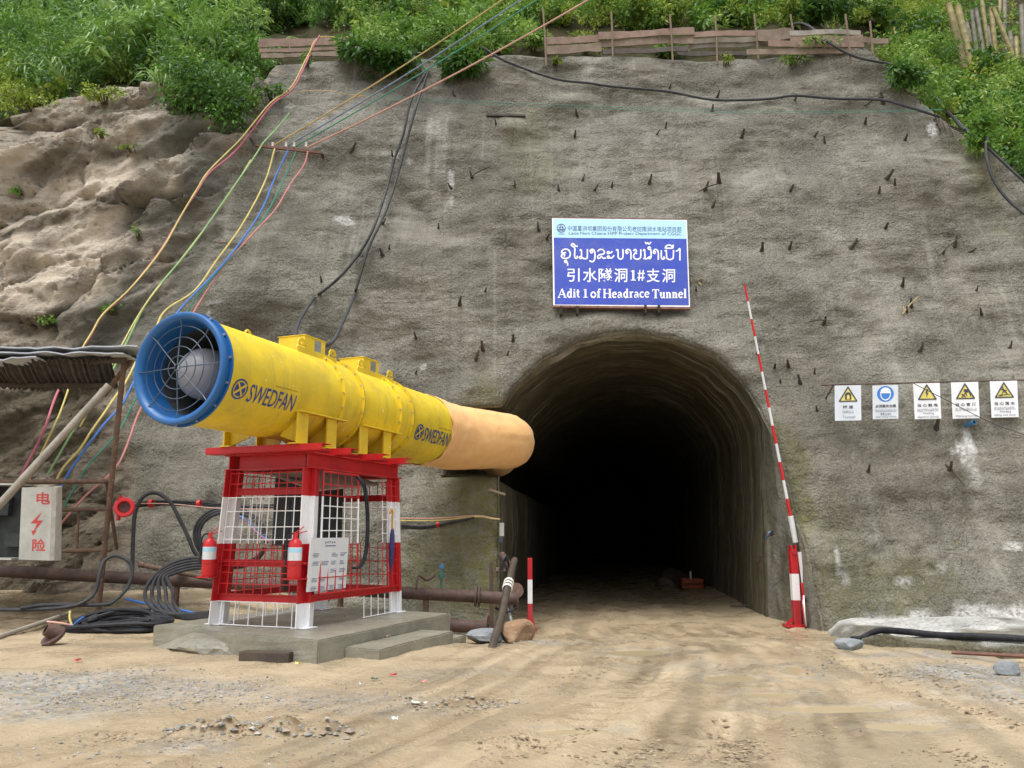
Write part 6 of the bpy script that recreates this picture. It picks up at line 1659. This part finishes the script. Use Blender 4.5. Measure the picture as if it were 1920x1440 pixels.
M['bollard'] = bands('bollard_paint', (.52, .98), ((.47, .03, .04), WHITE, RED))
g = MB(); g.bar(bl+UP*.03, bl+UP*1.40, .095, .095); part(g, 'post', M['bollard'], bo, .008)
g = MB(); g.box(bl+UP*.035, (.26, .24, .03)); 
for sx in (-1, 1): g.add([bl+np.array([sx*.05, -.006, .30]), bl+np.array([sx*.05, -.006, .05]), bl+np.array([sx*.11, -.006, .05]), bl+np.array([sx*.05, .006, .30]), bl+np.array([sx*.05, .006, .05]), bl+np.array([sx*.11, .006, .05])], [(0, 1, 2), (5, 4, 3), (0, 3, 4, 1), (1, 4, 5, 2), (0, 2, 5, 3)])
part(g, 'base_plate', M['red'], bo)

# ================================================================== INSIDE THE TUNNEL, GROUND RIGHT
c = gz_(1296, 1104); ob = thing('orange_crate', c, 'orange plastic crate by the right tunnel wall, deep inside', 'crate')
g = MB(); g.box(c+UP*.16, (.75, .5, .03)); 
for dx_ in (-.36, .36): g.box(c+np.array([dx_, 0, .17]), (.03, .5, .30))
for dy_ in (-.235, .235): g.box(c+np.array([0, dy_, .17]), (.75, .03, .30))
part(g, 'crate_body', mat('orange_plastic', (.30, .06, .012), (.22, .045, .01), 6, .5, 0), ob)
part(MB().tube([c+UP*.15, c+UP*.55], .03, 8), 'bottle', M['white'], ob)
for px, py, ht in ((966, 1105, 1.6), ):
    c = gz_(px, py); g = MB(); g.tube([c, c+UP*ht+np.array([.02, 0, 0])], .11, 10); solo(g, 'dark_cylinder', M['wood_dark'], c, 'dark upright post just inside the left tunnel wall', 'post')
c = gz_(1260, 1098); rock('spoil_heap', c+UP*.1, (.7, .5, .5), M['wood_dark'], 'dark heap against the right wall inside the tunnel', 'heap', seed=33)
g = MB(); a_, b_ = gz_(1370, 1138), gz_(1440, 1138); g.tube([a_+UP*.05, b_+UP*.08], .025, 6); solo(g, 'fallen_stick', M['wood_dark'], a_, 'dark stick lying on the road by the right tunnel wall', 'stick')
g = MB(); g.tube(spline([P(1445, 1001, 17.2), P(1436, 1008, 17.5)], 3), .02, 6); g.lathe([(-.05, 0), (-.05, .05), (.05, .05), (.05, 0)], P(1446, 1000, 17.2), (1, -.4, .3), 12); solo(g, 'blue_plug', M['plastic_blue'], P(1445, 1001, 17.2), 'small blue plug on a pin beside the right tunnel jamb', 'plug')
hp = [np.array([*gz_(x, y)[:2], 0]) for x, y in ((1600, 1209), (1616, 1204), (1650, 1203), (1700, 1206), (1760, 1210), (1830, 1216), (1920, 1224), (2010, 1236), (2170, 1258))]
hp = [np.array([p[0], p[1], zgr(p[0], p[1])+(.15 if i > 1 else .08)]) for i, p in enumerate(hp)]
g = MB(); g.tube(spline(hp, 7), .042, 10); gh = solo(g, 'ground_hose', M['cable'], hp[0], 'thick black hose lying along the cement ledge, lower right', 'hose')
g = MB(); g.lathe([(-.05, .043), (-.05, .048), (.05, .048), (.05, .043)], hp[2]+np.array([.1, .0, .0]), hp[3]-hp[2], 12); part(g, 'pale_tape', M['galv'], gh, 0, hp[0])
a_, b_ = gz_(1785, 1230), gz_(1990, 1247); g = MB(); g.tube([a_+UP*.05, b_+UP*.05], .022, 7); solo(g, 'reddish_rod', M['sign_frame'], a_, 'reddish steel rod lying on the gravel, lower right', 'rod')
a_, b_ = P(1838, 1195, 12.6), P(1960, 1208, 12.0); g = MB(); g.tube([a_, b_], .03, 6); solo(g, 'bamboo_stick', M['wood_red'], a_, 'split reddish stick lying on the cement ledge above the hose', 'stick')

# loose stones and litter
q = np.random.default_rng(5)
vs, fs = [], []
base = np.array([(1, 0, 0), (0, 1, 0), (-1, 0, 0), (0, -1, 0), (0, 0, .8), (0, 0, -.6)], float); tri = [(0, 1, 4), (1, 2, 4), (2, 3, 4), (3, 0, 4), (1, 0, 5), (2, 1, 5), (3, 2, 5), (0, 3, 5)]
for (px, py, rx, ry, num, smin, smax) in [(150, 1290, 1.8, 1.15, 1500, .005, .020), (480, 1310, 1.9, .6, 500, .006, .022), (1800, 1262, 1.8, .7, 800, .005, .022), (1060, 1205, 1.2, .5, 350, .006, .022), (700, 1300, 2.0, .9, 500, .005, .018), (1000, 1330, 3.4, 2.2, 500, .004, .012), (360, 1400, 1.4, .5, 250, .006, .02), (500, 1366, .8, .2, 260, .012, .04), (870, 1318, .5, .15, 160, .01, .03)]:
    c = G(px, py)
    for _ in range(num):
        r_ = math.sqrt(q.random()); a = q.random()*6.283
        x, y = c[0]+rx*r_*math.cos(a), c[1]+ry*r_*math.sin(a); s_ = smin*(smax/smin)**(q.random()**2.2)
        co = base*(s_*q.uniform(.6, 1.3, (6, 1)))*np.array([1, 1, .7]); t = q.random()*6.28
        co = np.c_[co[:, 0]*math.cos(t)-co[:, 1]*math.sin(t), co[:, 0]*math.sin(t)+co[:, 1]*math.cos(t), co[:, 2]] + np.array([x, y, zgr(x, y)+s_*.25])
        o_ = len(vs)*1; vs += list(co); fs += [tuple(i+o_ for i in f) for f in tri]
gm, gt, gb = newmat('loose_gravel'); oi = N(gt, 'NewGeometry'); gb.inputs['Roughness'].default_value = .8
L(gt, ramp(gt, oi.outputs['Random Per Island'], [(0, (.13, .125, .11)), (.5, (.27, .265, .24)), (.8, (.25, .185, .12)), (1, (.40, .39, .36))]), gb.inputs['Base Color'])
tag(npmesh('loose_gravel', np.array(vs), np.array(fs), gm), 'small grey and brown stones scattered over the mud', 'gravel', kind='stuff')
LIT = [(1110, 'red', (146, 1243), 'ext_red', 'red scrap of plastic on the gravel by the left cable heap'), (0, 'y', (559, 1248), 'sign_yellow', 'yellow scrap of plastic in front of the platform'), (0, 'g', (702, 1272), 'teal', 'green strip of plastic in front of the concrete steps'), (0, 'p', (678, 1281), 'white', 'crumpled white wrapper in front of the concrete steps'), (0, 'w', (785, 1318), 'white_plastic', 'pale flattened carton on the mud below the steps'), (0, 'r2', (738, 1264), 'red_print', 'red scrap of plastic below the concrete steps'), (0, 'w2', (740, 1352), 'white', 'small white scrap of paper, lower centre'), (0, 'pk', (795, 1275), 'rope_pnk', 'pink strip of plastic right of the green one'), (0, 'lf', (790, 1186), 'wood_red', 'brown dead leaf on the upper concrete step'), (0, 'br', (765, 1310), 'wood_dark', 'small dark chunk beside the pale carton')]
for i, (_, k_, (px, py), mt, lab) in enumerate(LIT):
    c = gz_(px, py); 
    if k_ == 'lf': c = np.array([*P(px, py, 1)[:0], *Bp(1.3, .12), .132])
    g = MB(); s_ = (.020 if k_ in ('w2', 'p') else .028) if k_ not in ('w',) else .055; vs = []
    nn = 5
    for a in range(nn):
        for b in range(nn): vs.append(c+np.array([(a/2-1)*s_*(1+.3*rnd.random()), (b/2-1)*s_*.6, .015+.03*abs(float(fbm(a*.7, b*.7, i*3, 2, 4)))]))
    g.add(vs, [(a*nn+b, a*nn+b+1, (a+1)*nn+b+1, (a+1)*nn+b) for a in range(nn-1) for b in range(nn-1)]); solo(g, 'litter_scrap', M[mt], c, lab, 'litter')

# clods of mud thrown up along the tyre tracks
vs, fs = [], []
CL = [((1080, 1275), (1165, 1232), .22, 240), ((1330, 1432), (1385, 1385), .20, 260), ((1365, 1438), (1432, 1408), .07, 120), ((1275, 1425), (1335, 1342), .09, 150), ((1085, 1432), (1245, 1398), .16, 260), ((1478, 1211), (1560, 1238), .16, 150), ((1310, 1236), (1352, 1256), .12, 90), ((1560, 1238), (1920, 1322), .18, 420), ((1640, 1285), (1920, 1372), .10, 260), ((890, 1402), (1010, 1385), .22, 220), ((900, 1440), (1120, 1352), .10, 240), ((1480, 1355), (1560, 1375), .12, 80), ((1690, 1400), (1860, 1440), .12, 140), ((400, 1382), (620, 1352), .22, 420), ((180, 1376), (420, 1388), .10, 160), ((790, 1328), (930, 1306), .20, 260), ((1150, 1440), (1230, 1380), .10, 110)]
for p0, p1, wd, num in CL:
    a_, b_ = G(*p0)[:2], G(*p1)[:2]; dv = (b_-a_)/np.linalg.norm(b_-a_); nv = np.array([-dv[1], dv[0]]); cv = rnd.uniform(-.15, .15)
    for _ in range(num):
        t = q.random(); off = nv*(wd*q.normal()*.6 + cv*4*t*(1-t)); p_ = a_+(b_-a_)*t+off
        s_ = .005*(4.2)**(q.random()**2.0)
        co = base*(s_*q.uniform(.5, 1.4, (6, 1)))*np.array([1.5, .8, .55]); r_ = math.atan2(nv[1], nv[0])+q.normal()*.5
        co = np.c_[co[:, 0]*math.cos(r_)-co[:, 1]*math.sin(r_), co[:, 0]*math.sin(r_)+co[:, 1]*math.cos(r_), co[:, 2]] + np.array([p_[0], p_[1], zgr(p_[0], p_[1])+s_*.2])
        o_ = len(vs); vs += list(co); fs += [tuple(i+o_ for i in f) for f in tri]
gm, gt, gb = newmat('mud_clods'); oi = N(gt, 'NewGeometry'); gb.inputs['Roughness'].default_value = .7
L(gt, ramp(gt, oi.outputs['Random Per Island'], [(0, (.17, .125, .075)), (.5, (.27, .205, .125)), (.85, (.36, .285, .18)), (1, (.13, .105, .075))]), gb.inputs['Base Color'])
tag(npmesh('mud_clods', np.array(vs), np.array(fs), gm), 'small brown clods of mud thrown up along the tyre tracks', 'mud clods', kind='stuff')

# ================================================================== PLANK FENCES, STAKES
def plank_fence(name, spans, label):
    r = thing(name, WO(*spans[0][0], .05), label, 'plank fence')
    for i, (a_, b_, h, mt) in enumerate(spans):
        p0, p1 = WO(a_[0], max(a_[1], 20), .0), WO(b_[0], max(b_[1], 20), .0)
        Y = min(WO(a_[0], 108, 0)[1], WO(b_[0], 108, 0)[1]) + .05 - .03*(i % 3)
        q0, q1 = P(*a_, Y), P(*b_, Y); hh = h*Y/FPX*1.05
        g_ = MB(); nn = 10; vs = []
        for o_ in (0, .03):
            for e_ in (0, 1):
                for k_ in range(nn):
                    t = k_/(nn-1); p = q0*(1-t)+q1*t
                    vs.append(p+np.array([0, o_-.02*math.sin(k_+i), -e_*hh+.02*float(fbm(k_*.6, e_*5, i, 3, 8))]))
        fs = []
        for k_ in range(nn-1): fs += [(k_, k_+1, nn+k_+1, nn+k_), (2*nn+k_, 3*nn+k_, 3*nn+k_+1, 2*nn+k_+1), (k_, 2*nn+k_, 2*nn+k_+1, k_+1), (nn+k_, nn+k_+1, 3*nn+k_+1, 3*nn+k_)]
        fs += [(0, nn, 3*nn, 2*nn), (nn-1, 3*nn-1, 4*nn-1, 2*nn-1)]
        g_.add(vs, fs); part(g_, 'plank', M[mt], r)
plank_fence('plank_fence', [((485, 74), (660, 68), 17, 'wood_red'), ((487, 92), (655, 87), 8, 'wood_red'), ((490, 101), (640, 97), 8, 'wood')], 'short reddish plank fence at the top of the wall, left of the overhanging bushes')
plank_fence('plank_fence', [((1020, 71), (1125, 65), 15, 'wood_red'), ((1022, 87), (1128, 80), 18, 'wood'), ((1122, 61), (1302, 51), 14, 'wood_red'), ((1124, 76), (1300, 67), 15, 'wood'), ((1296, 60), (1480, 54), 12, 'wood_red'), ((1290, 73), (1440, 68), 10, 'wood_grey'), ((1292, 84), (1440, 78), 9, 'wood_grey'), ((1420, 57), (1484, 52), 24, 'wood'), ((1440, 77), (1620, 76), 13, 'wood_red'), ((1480, 57), (1614, 55), 10, 'wood_grey'), ((1482, 68), (1618, 66), 14, 'wood_red'), ((1590, 68), (1665, 72), 12, 'wood'), ((1400, 92), (1600, 90), 12, 'wood'), ((1130, 93), (1290, 87), 10, 'wood_dark'), ((1270, 96), (1400, 96), 9, 'wood_dark')], 'long plank fence of weathered boards along the top of the wall, right of the cables')
STK = [((1018, 17), (1024, 125), 'thin bare stake, first from the left before the long plank fence'), ((1146, 21), (1148, 108), 'thin bare stake, second from the left before the long plank fence'), ((1256, 27), (1260, 120), 'thin bare stake rising from a green tuft at the long plank fence'), ((1341, 30), (1343, 122), 'thin bare stake, middle one before the long plank fence'), ((1414, 27), (1420, 113), 'thin bare stake before the palest planks of the fence'), ((1482, 27), (1490, 105), 'thin bare stake where the hose crosses the plank fence'), ((1585, 27), (1592, 119), 'thin bare stake, second from the right end of the long fence'), ((1631, 40), (1633, 104), 'short bare stake at the right end of the long fence'), ((857, 30), (852, 70), 'thin bare stake among the bushes left of the stretched cables')]
for a_, b_, lab in STK:
    pb2 = WO(b_[0], b_[1], .10); g = MB(); pt2 = P(a_[0], a_[1], pb2[1]-.02); g.tube([pb2-UP*.05, (pb2+pt2)/2+np.array([.01, 0, 0]), pt2], .027, 7); solo(g, 'stake', M['stake'], pb2, lab, 'stake', 'stakes before the plank fence')

# ================================================================== VEGETATION
hillpt = hit
def leaves(centers, normals, size, asp, tint, rg, droop=.35, spread=1.0):
    """two-facet leaves: centre, direction near the normal, hanging a little"""
    n_ = len(centers)
    d_ = normals + spread*rg.normal(size=(n_, 3)); d_[:, 2] -= droop
    d_ /= np.linalg.norm(d_, axis=1)[:, None]
    s_ = np.cross(d_, rg.normal(size=(n_, 3))); s_ /= np.linalg.norm(s_, axis=1)[:, None]
    u_ = np.cross(s_, d_)
    l_ = size*rg.uniform(.6, 1.4, n_)[:, None]; w_ = l_*asp
    b = centers; m_ = centers + d_*l_*.5 + u_*l_*.07; t_ = centers + d_*l_ - UP*l_*.10
    V_ = np.stack([b, m_+s_*w_*.5-u_*l_*.05, t_, m_-s_*w_*.5-u_*l_*.05, m_], 1).reshape(-1, 3)
    k_ = np.arange(n_)[:, None]*5
    F_ = np.vstack([k_+np.array([[0, 1, 4, 4]]), k_+np.array([[1, 2, 4, 4]])])
    F_ = np.vstack([k_+np.array([[0, 1, 4]]), k_+np.array([[1, 2, 4]]), k_+np.array([[2, 3, 4]]), k_+np.array([[3, 0, 4]])])
    return V_, F_, np.repeat(tint, 5)
def blades(base, direc, length, width, tint, rg, seg=4, arch=.9):
    """arching grass or bamboo blades"""
    n_ = len(base)
    d_ = direc/np.linalg.norm(direc, axis=1)[:, None]
    h_ = d_*np.array([1, 1, 0]) + .35*rg.normal(size=(n_, 3))*np.array([1, 1, 0]); h_ /= np.linalg.norm(h_, axis=1)[:, None]
    s_ = np.cross(h_, UP); l_ = (length*rg.uniform(.6, 1.3, n_))[:, None]
    out_ = []
    for i in range(seg+1):
        t = i/seg; w_ = width*l_/length*(1-t)**.7*(.5+t*1.2 if t < .4 else 1)
        p_ = base + d_*l_*t*(1-.35*t) + h_*l_*.35*t*t*arch - UP*l_*.75*arch*t**2.2
        out_ += [p_-s_*w_/2, p_+s_*w_/2]
    V_ = np.stack(out_, 1).reshape(-1, 3); m_ = 2*(seg+1)
    k_ = np.arange(n_)[:, None]*m_
    F_ = np.vstack([k_+np.array([[2*i, 2*i+1, 2*i+3, 2*i+2]]) for i in range(seg)])
    return V_, F_, np.repeat(tint, m_)
def join(parts_):
    V_, F_, A_2, M_2, o_ = [], [], [], [], 0
    for (v, f, a, mi) in parts_:
        if f.shape[1] == 4: f = np.vstack([f[:, [0, 1, 2]], f[:, [0, 2, 3]]])
        V_.append(v); F_.append(f+o_); A_2.append(a); M_2.append(np.full(len(f), mi)); o_ += len(v)
    return np.vstack(V_), np.vstack(F_), np.concatenate(A_2), np.concatenate(M_2)
rg = np.random.default_rng(3)
# undergrowth over the hillside: bushes of many heights, seedlings and arching blades in drifts
parts_ = []
def drift(n_cl, region, kind, nl, size, asp, rad, matid, lift=.35):
    (x0, y0), (x1, y1) = region
    for _ in range(n_cl):
        px, py = rg.uniform(x0, x1), rg.uniform(y0, y1)
        if (480 < px < 668 and 52 < py < 122) or (1005 < px < 1660 and (56 if rg.random() < .35 else 47) < py < 135) or (1770 < px and 5 < py < 140 and rg.random() < .8): continue
        if 745 < px < 840 and py < 35: continue                      # bare earth scar
        p = hillpt(px, py)
        if p[2] < ztop(p[0])+.05: continue
        sc_ = rg.uniform(.55, 1.0) if rg.random() < .7 else rg.uniform(1.0, 1.7)
        rr_ = rad*sc_; nn = int(nl*sc_**1.5*rg.uniform(.7, 1.3))
        up_ = lift*sc_*rg.uniform(.2, 1.6)
        hue = np.clip(rg.normal(.45, .26), 0, 1)
        sz = size*rg.choice([.65, .9, 1.2, 1.8], p=[.25, .35, .27, .13])*rg.uniform(.85, 1.15); nn = int(nn*min(1.5, (size/sz)**1.1))
        o_ = rg.normal(size=(nn, 3)); o_ /= np.linalg.norm(o_, axis=1)[:, None]
        if kind == 'leaf':
            # several tufts on stems make one uneven crown
            nt_ = 5; tc = p + np.array([0, -.12-up_*.35, up_]) + rg.normal(size=(nt_, 3))*rr_*np.array([.62, .45, .55])
            c_ = tc[rg.integers(0, nt_, nn)] + o_*rr_*.45*rg.uniform(.25, 1.0, nn)[:, None]
            v, f, a = leaves(c_, o_+np.array([0, -.25, .1]), sz, asp*rg.uniform(.8, 1.2), np.clip(rg.normal(hue, .16, nn), 0, 1), rg, .45, .75)
        else:
            nn2 = max(8, nn//3); az_ = rg.uniform(-1, 1)
            dr2 = o_[:nn2]*.5+np.array([az_*.35, -.35, .9]); v, f, a = blades(p+o_[:nn2]*rr_*.35+np.array([0, -.05, up_*.6]), dr2, sz, asp*sz, np.clip(rg.normal(hue, .16, nn2), 0, 1), rg)
        parts_.append((v, f, a, matid))
drift(300, ((-60, -30), (640, 225)), 'leaf', 170, .15, .40, .55, 0)
drift(260, ((-60, -40), (640, 200)), 'leaf', 170, .17, .38, .60, 1, .6)
drift(330, ((-60, -40), (580, 190)), 'blade', 150, .95, .05, .5, 3, .7)
drift(130, ((-60, 90), (330, 250)), 'leaf', 150, .11, .5, .40, 2)
drift(110, ((-60, -40), (620, 170)), 'blade', 75, 1.5, .065, .6, 3, 1.1)
drift(120, ((-60, -40), (640, 190)), 'leaf', 190, .16, .40, .65, 0, .3)
drift(300, ((520, -30), (1060, 108)), 'leaf', 170, .14, .42, .45, 1)
drift(120, ((520, -30), (1060, 60)), 'leaf', 160, .15, .42, .45, 0)
drift(140, ((520, -30), (1060, 90)), 'blade', 100, .6, .05, .4, 3)
drift(130, ((560, -30), (1060, 60)), 'leaf', 130, .13, .5, .40, 2)
drift(380, ((980, -40), (1720, 62)), 'leaf', 180, .14, .42, .42, 1)
drift(330, ((980, -40), (1780, 62)), 'leaf', 160, .15, .45, .46, 2)
drift(120, ((980, -30), (1700, 60)), 'blade', 90, .5, .05, .35, 3)
drift(90, ((1340, -50), (1640, 48)), 'leaf', 170, .26, .26, .5, 0, .6)
drift(210, ((1620, -40), (1990, 330)), 'leaf', 180, .16, .42, .45, 1)
drift(150, ((1600, -20), (1980, 290)), 'leaf', 160, .13, .45, .40, 2)
drift(120, ((1640, 60), (1990, 340)), 'leaf', 170, .17, .42, .45, 0)
# the far flanks of the hill, outside the frame, so that the slope reads from other sides
for xr, zr in (((-22, -13), (13.5, 24)), ((13, 22), (10, 22))):
    for _ in range(60):
        x, z_ = rg.uniform(*xr), rg.uniform(*zr)
        p = np.array([x, float(Yw(np.array([x]), np.array([z_]), edge=False)[0]), z_]); nn = 130
        o_ = rg.normal(size=(nn, 3)); o_ /= np.linalg.norm(o_, axis=1)[:, None]
        v, f, a = leaves(p+o_*rg.uniform(.3, .9, nn)[:, None], o_, .22, .45, np.clip(rg.normal(.4, .2, nn), 0, 1), rg); parts_.append((v, f, a, 1))
v, f, a, mi = join(parts_)
tag(npmesh('undergrowth', v, f, [M['leaf_dark'], M['leaf_mid'], M['leaf_yel'], M['leaf_blade']], False, {'tint': a}, mi), 'dense green undergrowth of grass, bamboo and leaves covering the hillside', 'undergrowth', kind='stuff')

def shrub(px, py, w, h, nl, size, asp, mt, label, cat='shrub', group=None, hang=0.0, blade=0):
    """stems with leaf clusters; w, h in metres"""
    p = WO(px, py, .05)
    w *= 1.12; h *= 1.15
    r = thing('shrub', p, label, cat, group)
    st_ = MB(); P_, tips = [], []
    nst = 9
    for i in range(nst):
        a = rg.uniform(-1, 1); tp_ = p + np.array([a*w*.5, -rg.uniform(.25, .7)*min(w, 1.2)*.6, h*rg.uniform(.15, 1)-hang*abs(a)*h])
        md = (p+tp_)/2 + np.array([0, -.08, .12*h])
        st_.tube(spline([p+np.array([a*.08, .05, -.02]), md, tp_], 4), .012, 5); tips += [tp_, md]
    part(st_, 'stem', M['wood_dark'], r)
    ncl = max(7, int(nl/55))
    for i in range(ncl):
        c_ = tips[i % len(tips)] if i < len(tips) else p + np.array([rg.uniform(-.5, .5)*w, -rg.uniform(.1, .6)*min(w, 1.3)*.6, rg.uniform(-.12-hang*.6, .95)*h])
        nn = nl//ncl; o_ = rg.normal(size=(nn, 3)); o_ /= np.linalg.norm(o_, axis=1)[:, None]
        rr_ = np.array([w*.24, min(w, 1.3)*.2, h*.24])*rg.uniform(.7, 1.3)
        tint = np.clip(rg.normal(.40+.22*rg.normal(), .18, nn), 0, 1)
        v, f, a = leaves(c_+o_*rr_*rg.uniform(.2, 1, nn)[:, None]**.6, o_+np.array([0, -.3, 0]), size, asp, tint, rg, .4, .7)
        P_.append((v, f, a, 0))
    v, f, a, mi = join(P_)
    o = npmesh('foliage', v-p, f, M[mt], False, {'tint': a}); o.parent = r
    return r
shrub(722, 128, 1.7, .62, 1200, .26, .30, 'leaf_dark', 'dark long-leaved bush hanging over the wall top, left of the stretched cables', hang=.5)
shrub(648, 112, .7, .4, 300, .22, .32, 'leaf_dark', 'smaller long-leaved bush at the right end of the short plank fence', hang=.3)
shrub(868, 142, .95, .62, 700, .25, .30, 'leaf_dark', 'dark long-leaved bush hanging below the crossing coloured cables', hang=.6)
shrub(800, 78, 1.3, .6, 500, .22, .32, 'leaf_mid', 'bright long-leaved bush above the two hanging bushes', hang=.1)
shrub(395, 212, 1.7, 1.3, 2300, .13, .5, 'leaf_dark', 'dense dark green bush on the bare rock, lower part of the left thicket', hang=.5)
shrub(445, 150, 1.2, 1.4, 1400, .14, .5, 'leaf_dark', 'tall dark bush at the left end of the short plank fence', hang=.2)
shrub(335, 150, 1.2, 1.2, 1000, .13, .5, 'leaf_mid', 'green bush on the rock edge behind the dense dark one', hang=.2)
shrub(475, 205, .6, .3, 260, .10, .5, 'leaf_mid', 'small leafy tuft under the long yellow cable at the wall edge', hang=.4)
shrub(510, 185, .6, .25, 240, .10, .5, 'leaf_dark', 'small leafy tuft where the yellow cable meets the wall edge', hang=.3)
shrub(195, 195, .9, .35, 420, .09, .6, 'leaf_yel', 'low yellow-green bush on the rock under the left thicket', hang=.2)
shrub(60, 205, 1.4, .35, 500, .09, .6, 'leaf_yel', 'low yellow-green bush on the rock at the far left', hang=.2)
shrub(190, 258, .35, .12, 90, .07, .6, 'leaf_yel', 'small green tuft in a crack of the grey rock')
shrub(250, 285, .45, .12, 70, .07, .6, 'leaf_yel', 'small pale tuft on the rock above the big pale slab')
shrub(40, 365, .3, .12, 80, .08, .6, 'leaf_mid', 'small green tuft on the rock at the left edge')
shrub(105, 612, .8, .15, 160, .07, .6, 'leaf_mid', 'low weeds on the rock just above the shed roof')
shrub(215, 590, .35, .2, 80, .10, .3, 'leaf_mid', 'small grassy tuft on the rock left of the fan inlet')
shrub(262, 450, .12, .22, 30, .14, .2, 'leaf_mid', 'single thin green sprout on the rock between the cables')
shrub(1720, 140, 1.6, 1.2, 1500, .20, .38, 'leaf_mid', 'bright bush at the right end of the long plank fence', hang=.2)
shrub(1695, 165, .8, .6, 600, .18, .38, 'leaf_dark', 'leafy bush overhanging the hose at the upper right edge of the wall', hang=.4)
shrub(1770, 205, 1.3, .9, 1100, .18, .40, 'leaf_mid', 'green bush below the bamboo poles', hang=.3)
shrub(1850, 240, 1.3, .9, 1100, .17, .40, 'leaf_dark', 'green bush on the right slope beside the hooked hose', hang=.3)
shrub(1870, 150, 1.0, .8, 700, .15, .42, 'leaf_yel', 'yellow-green bush in front of the bamboo poles', hang=.2)
shrub(1838, 275, .8, .7, 800, .16, .40, 'leaf_mid', 'green bush hanging just above the hooked hose', hang=.5)
shrub(1905, 300, 1.0, .7, 700, .16, .40, 'leaf_mid', 'green bush at the right frame edge above the hoses', hang=.4)
shrub(1720, 62, 1.6, 1.1, 1100, .14, .42, 'leaf_yel', 'tall yellow-green bush behind the right end of the fence', hang=.1)
shrub(1530, 45, 1.8, .9, 1100, .26, .30, 'leaf_dark', 'dark broad-bladed bush above the middle of the long fence', hang=.1)
shrub(1255, 108, .7, .5, 420, .15, .4, 'leaf_mid', 'leafy tuft growing through the long plank fence', hang=.3)
shrub(1095, 100, .9, .35, 400, .13, .35, 'leaf_yel', 'bright low tuft at the left part of the long fence', hang=.2)
shrub(1000, 95, .9, .5, 420, .12, .4, 'leaf_mid', 'grassy bush left of the first stake', hang=.2)
shrub(1485, 122, .55, .2, 200, .13, .35, 'leaf_mid', 'small weed on the wall below the hose, upper right')
shrub(1360, 122, .3, .18, 90, .10, .4, 'leaf_yel', 'small weed at the foot of the middle stake')
shrub(1530, 98, .8, .2, 220, .12, .4, 'leaf_mid', 'low tuft along the foot of the fence where the hose crosses', hang=.2)
shrub(1040, 122, .35, .12, 70, .09, .4, 'leaf_yel', 'small weed at the foot of the first stake')
shrub(575, 125, .35, .25, 100, .10, .4, 'leaf_mid', 'small weed on the wall under the short plank fence', hang=.2)
shrub(775, 150, .35, .15, 70, .10, .35, 'leaf_mid', 'small pale weed where the power hoses leave the bushes')
# big canes stacked on the slope, upper right
CAN = [(1778, 8, 1808, 150, .11, 0), (1795, 12, 1822, 155, .12, 1), (1786, 30, 1815, 148, .10, 0), (1812, 40, 1822, 120, .07, 2), (1822, 20, 1828, 125, .08, 2), (1840, -5, 1850, 125, .08, 1), (1830, 16, 1842, 130, .07, 2), (1858, 16, 1862, 130, .09, 1), (1875, -10, 1868, 60, .07, 1), (1862, 15, 1905, 140, .08, 0), (1884, -10, 1876, 80, .08, 2), (1893, 60, 1898, 135, .08, 2), (1905, 70, 1900, 140, .08, 1), (1915, 10, 1912, 130, .09, 2), (1880, 60, 1886, 130, .08, 2), (1852, 50, 1856, 128, .07, 2), (1660, 32, 1668, 75, .05, 1), (1676, 50, 1678, 85, .05, 1), (1926, 30, 1920, 140, .09, 1)]
for i, (x0, y0, x1, y1, rr_, kd) in enumerate(CAN):
    b = hillpt(x1, y1)+np.array([0, -.25, -.1]); tp_ = P(x0, y0, b[1]+.25); g = MB()
    L_ = np.linalg.norm(tp_-b); nk = max(2, int(L_/.35)); pts, rd_ = [], []
    for k_ in range(nk+1):
        t = k_/nk; pts += [b+(tp_-b)*max(t-.02, 0), b+(tp_-b)*t, b+(tp_-b)*min(t+.02, 1)]; rd_ += [rr_, rr_*1.10, rr_]
    pts, rd_ = pts[1:-1], rd_[1:-1]
    g.tube(pts, rd_, 10)
    lab = ['thick yellow bamboo cane leaning on the upper right slope', 'upright yellowish bamboo cane in the stack on the upper right slope', 'weathered grey bamboo cane in the stack on the upper right slope'][kd]
    if i in (16, 17): lab = 'short pale cane stub behind the right end of the plank fence'
    solo(g, 'bamboo_cane', M['bamboo_grey'] if kd == 2 else M['bamboo'], b, lab, 'bamboo cane', 'canes: ' + lab)
# dry litter of leaves fallen on the wall
for i, (px, py) in enumerate([(1700, 575), (1308, 527), (1512, 960), (1632, 880), (1690, 1026), (1780, 1032), (1822, 1035), (1735, 1080), (1015, 160), (1545, 395), (845, 590)]):
    p = WO(px, py, .03); nn = 7 if i < 2 else 1
    v, f, a = leaves(p+rg.normal(size=(nn, 3))*np.array([.10, .01, .06]), np.tile([0, -.2, 0], (nn, 1)), .13, .3, np.zeros(nn), rg, .6, .6)
    o = npmesh('dead_leaf', v-p, f, M['straw'], False, {'tint': a}); o.location = tuple(p)
    tag(o, ['dry straw tuft caught on the bolt left of the warning plates, above them', 'dry straw hanging beside the right edge of the blue sign', 'dead leaf low on the wall below the left plates', 'orange leaf stuck by a bolt under the helmet plate', 'dead leaf on the mossy foot of the right wall', 'tan leaf on the wall above the pale cement', 'tan leaf nearest the right frame edge low on the wall', 'dead leaf on the wall just above the moss', 'dead leaves near the start of the long hose', 'dead leaf on the wall far above the plates', 'pale leaf on the wall above the fan'][i], 'dead leaf', 'dead leaves on the wall')
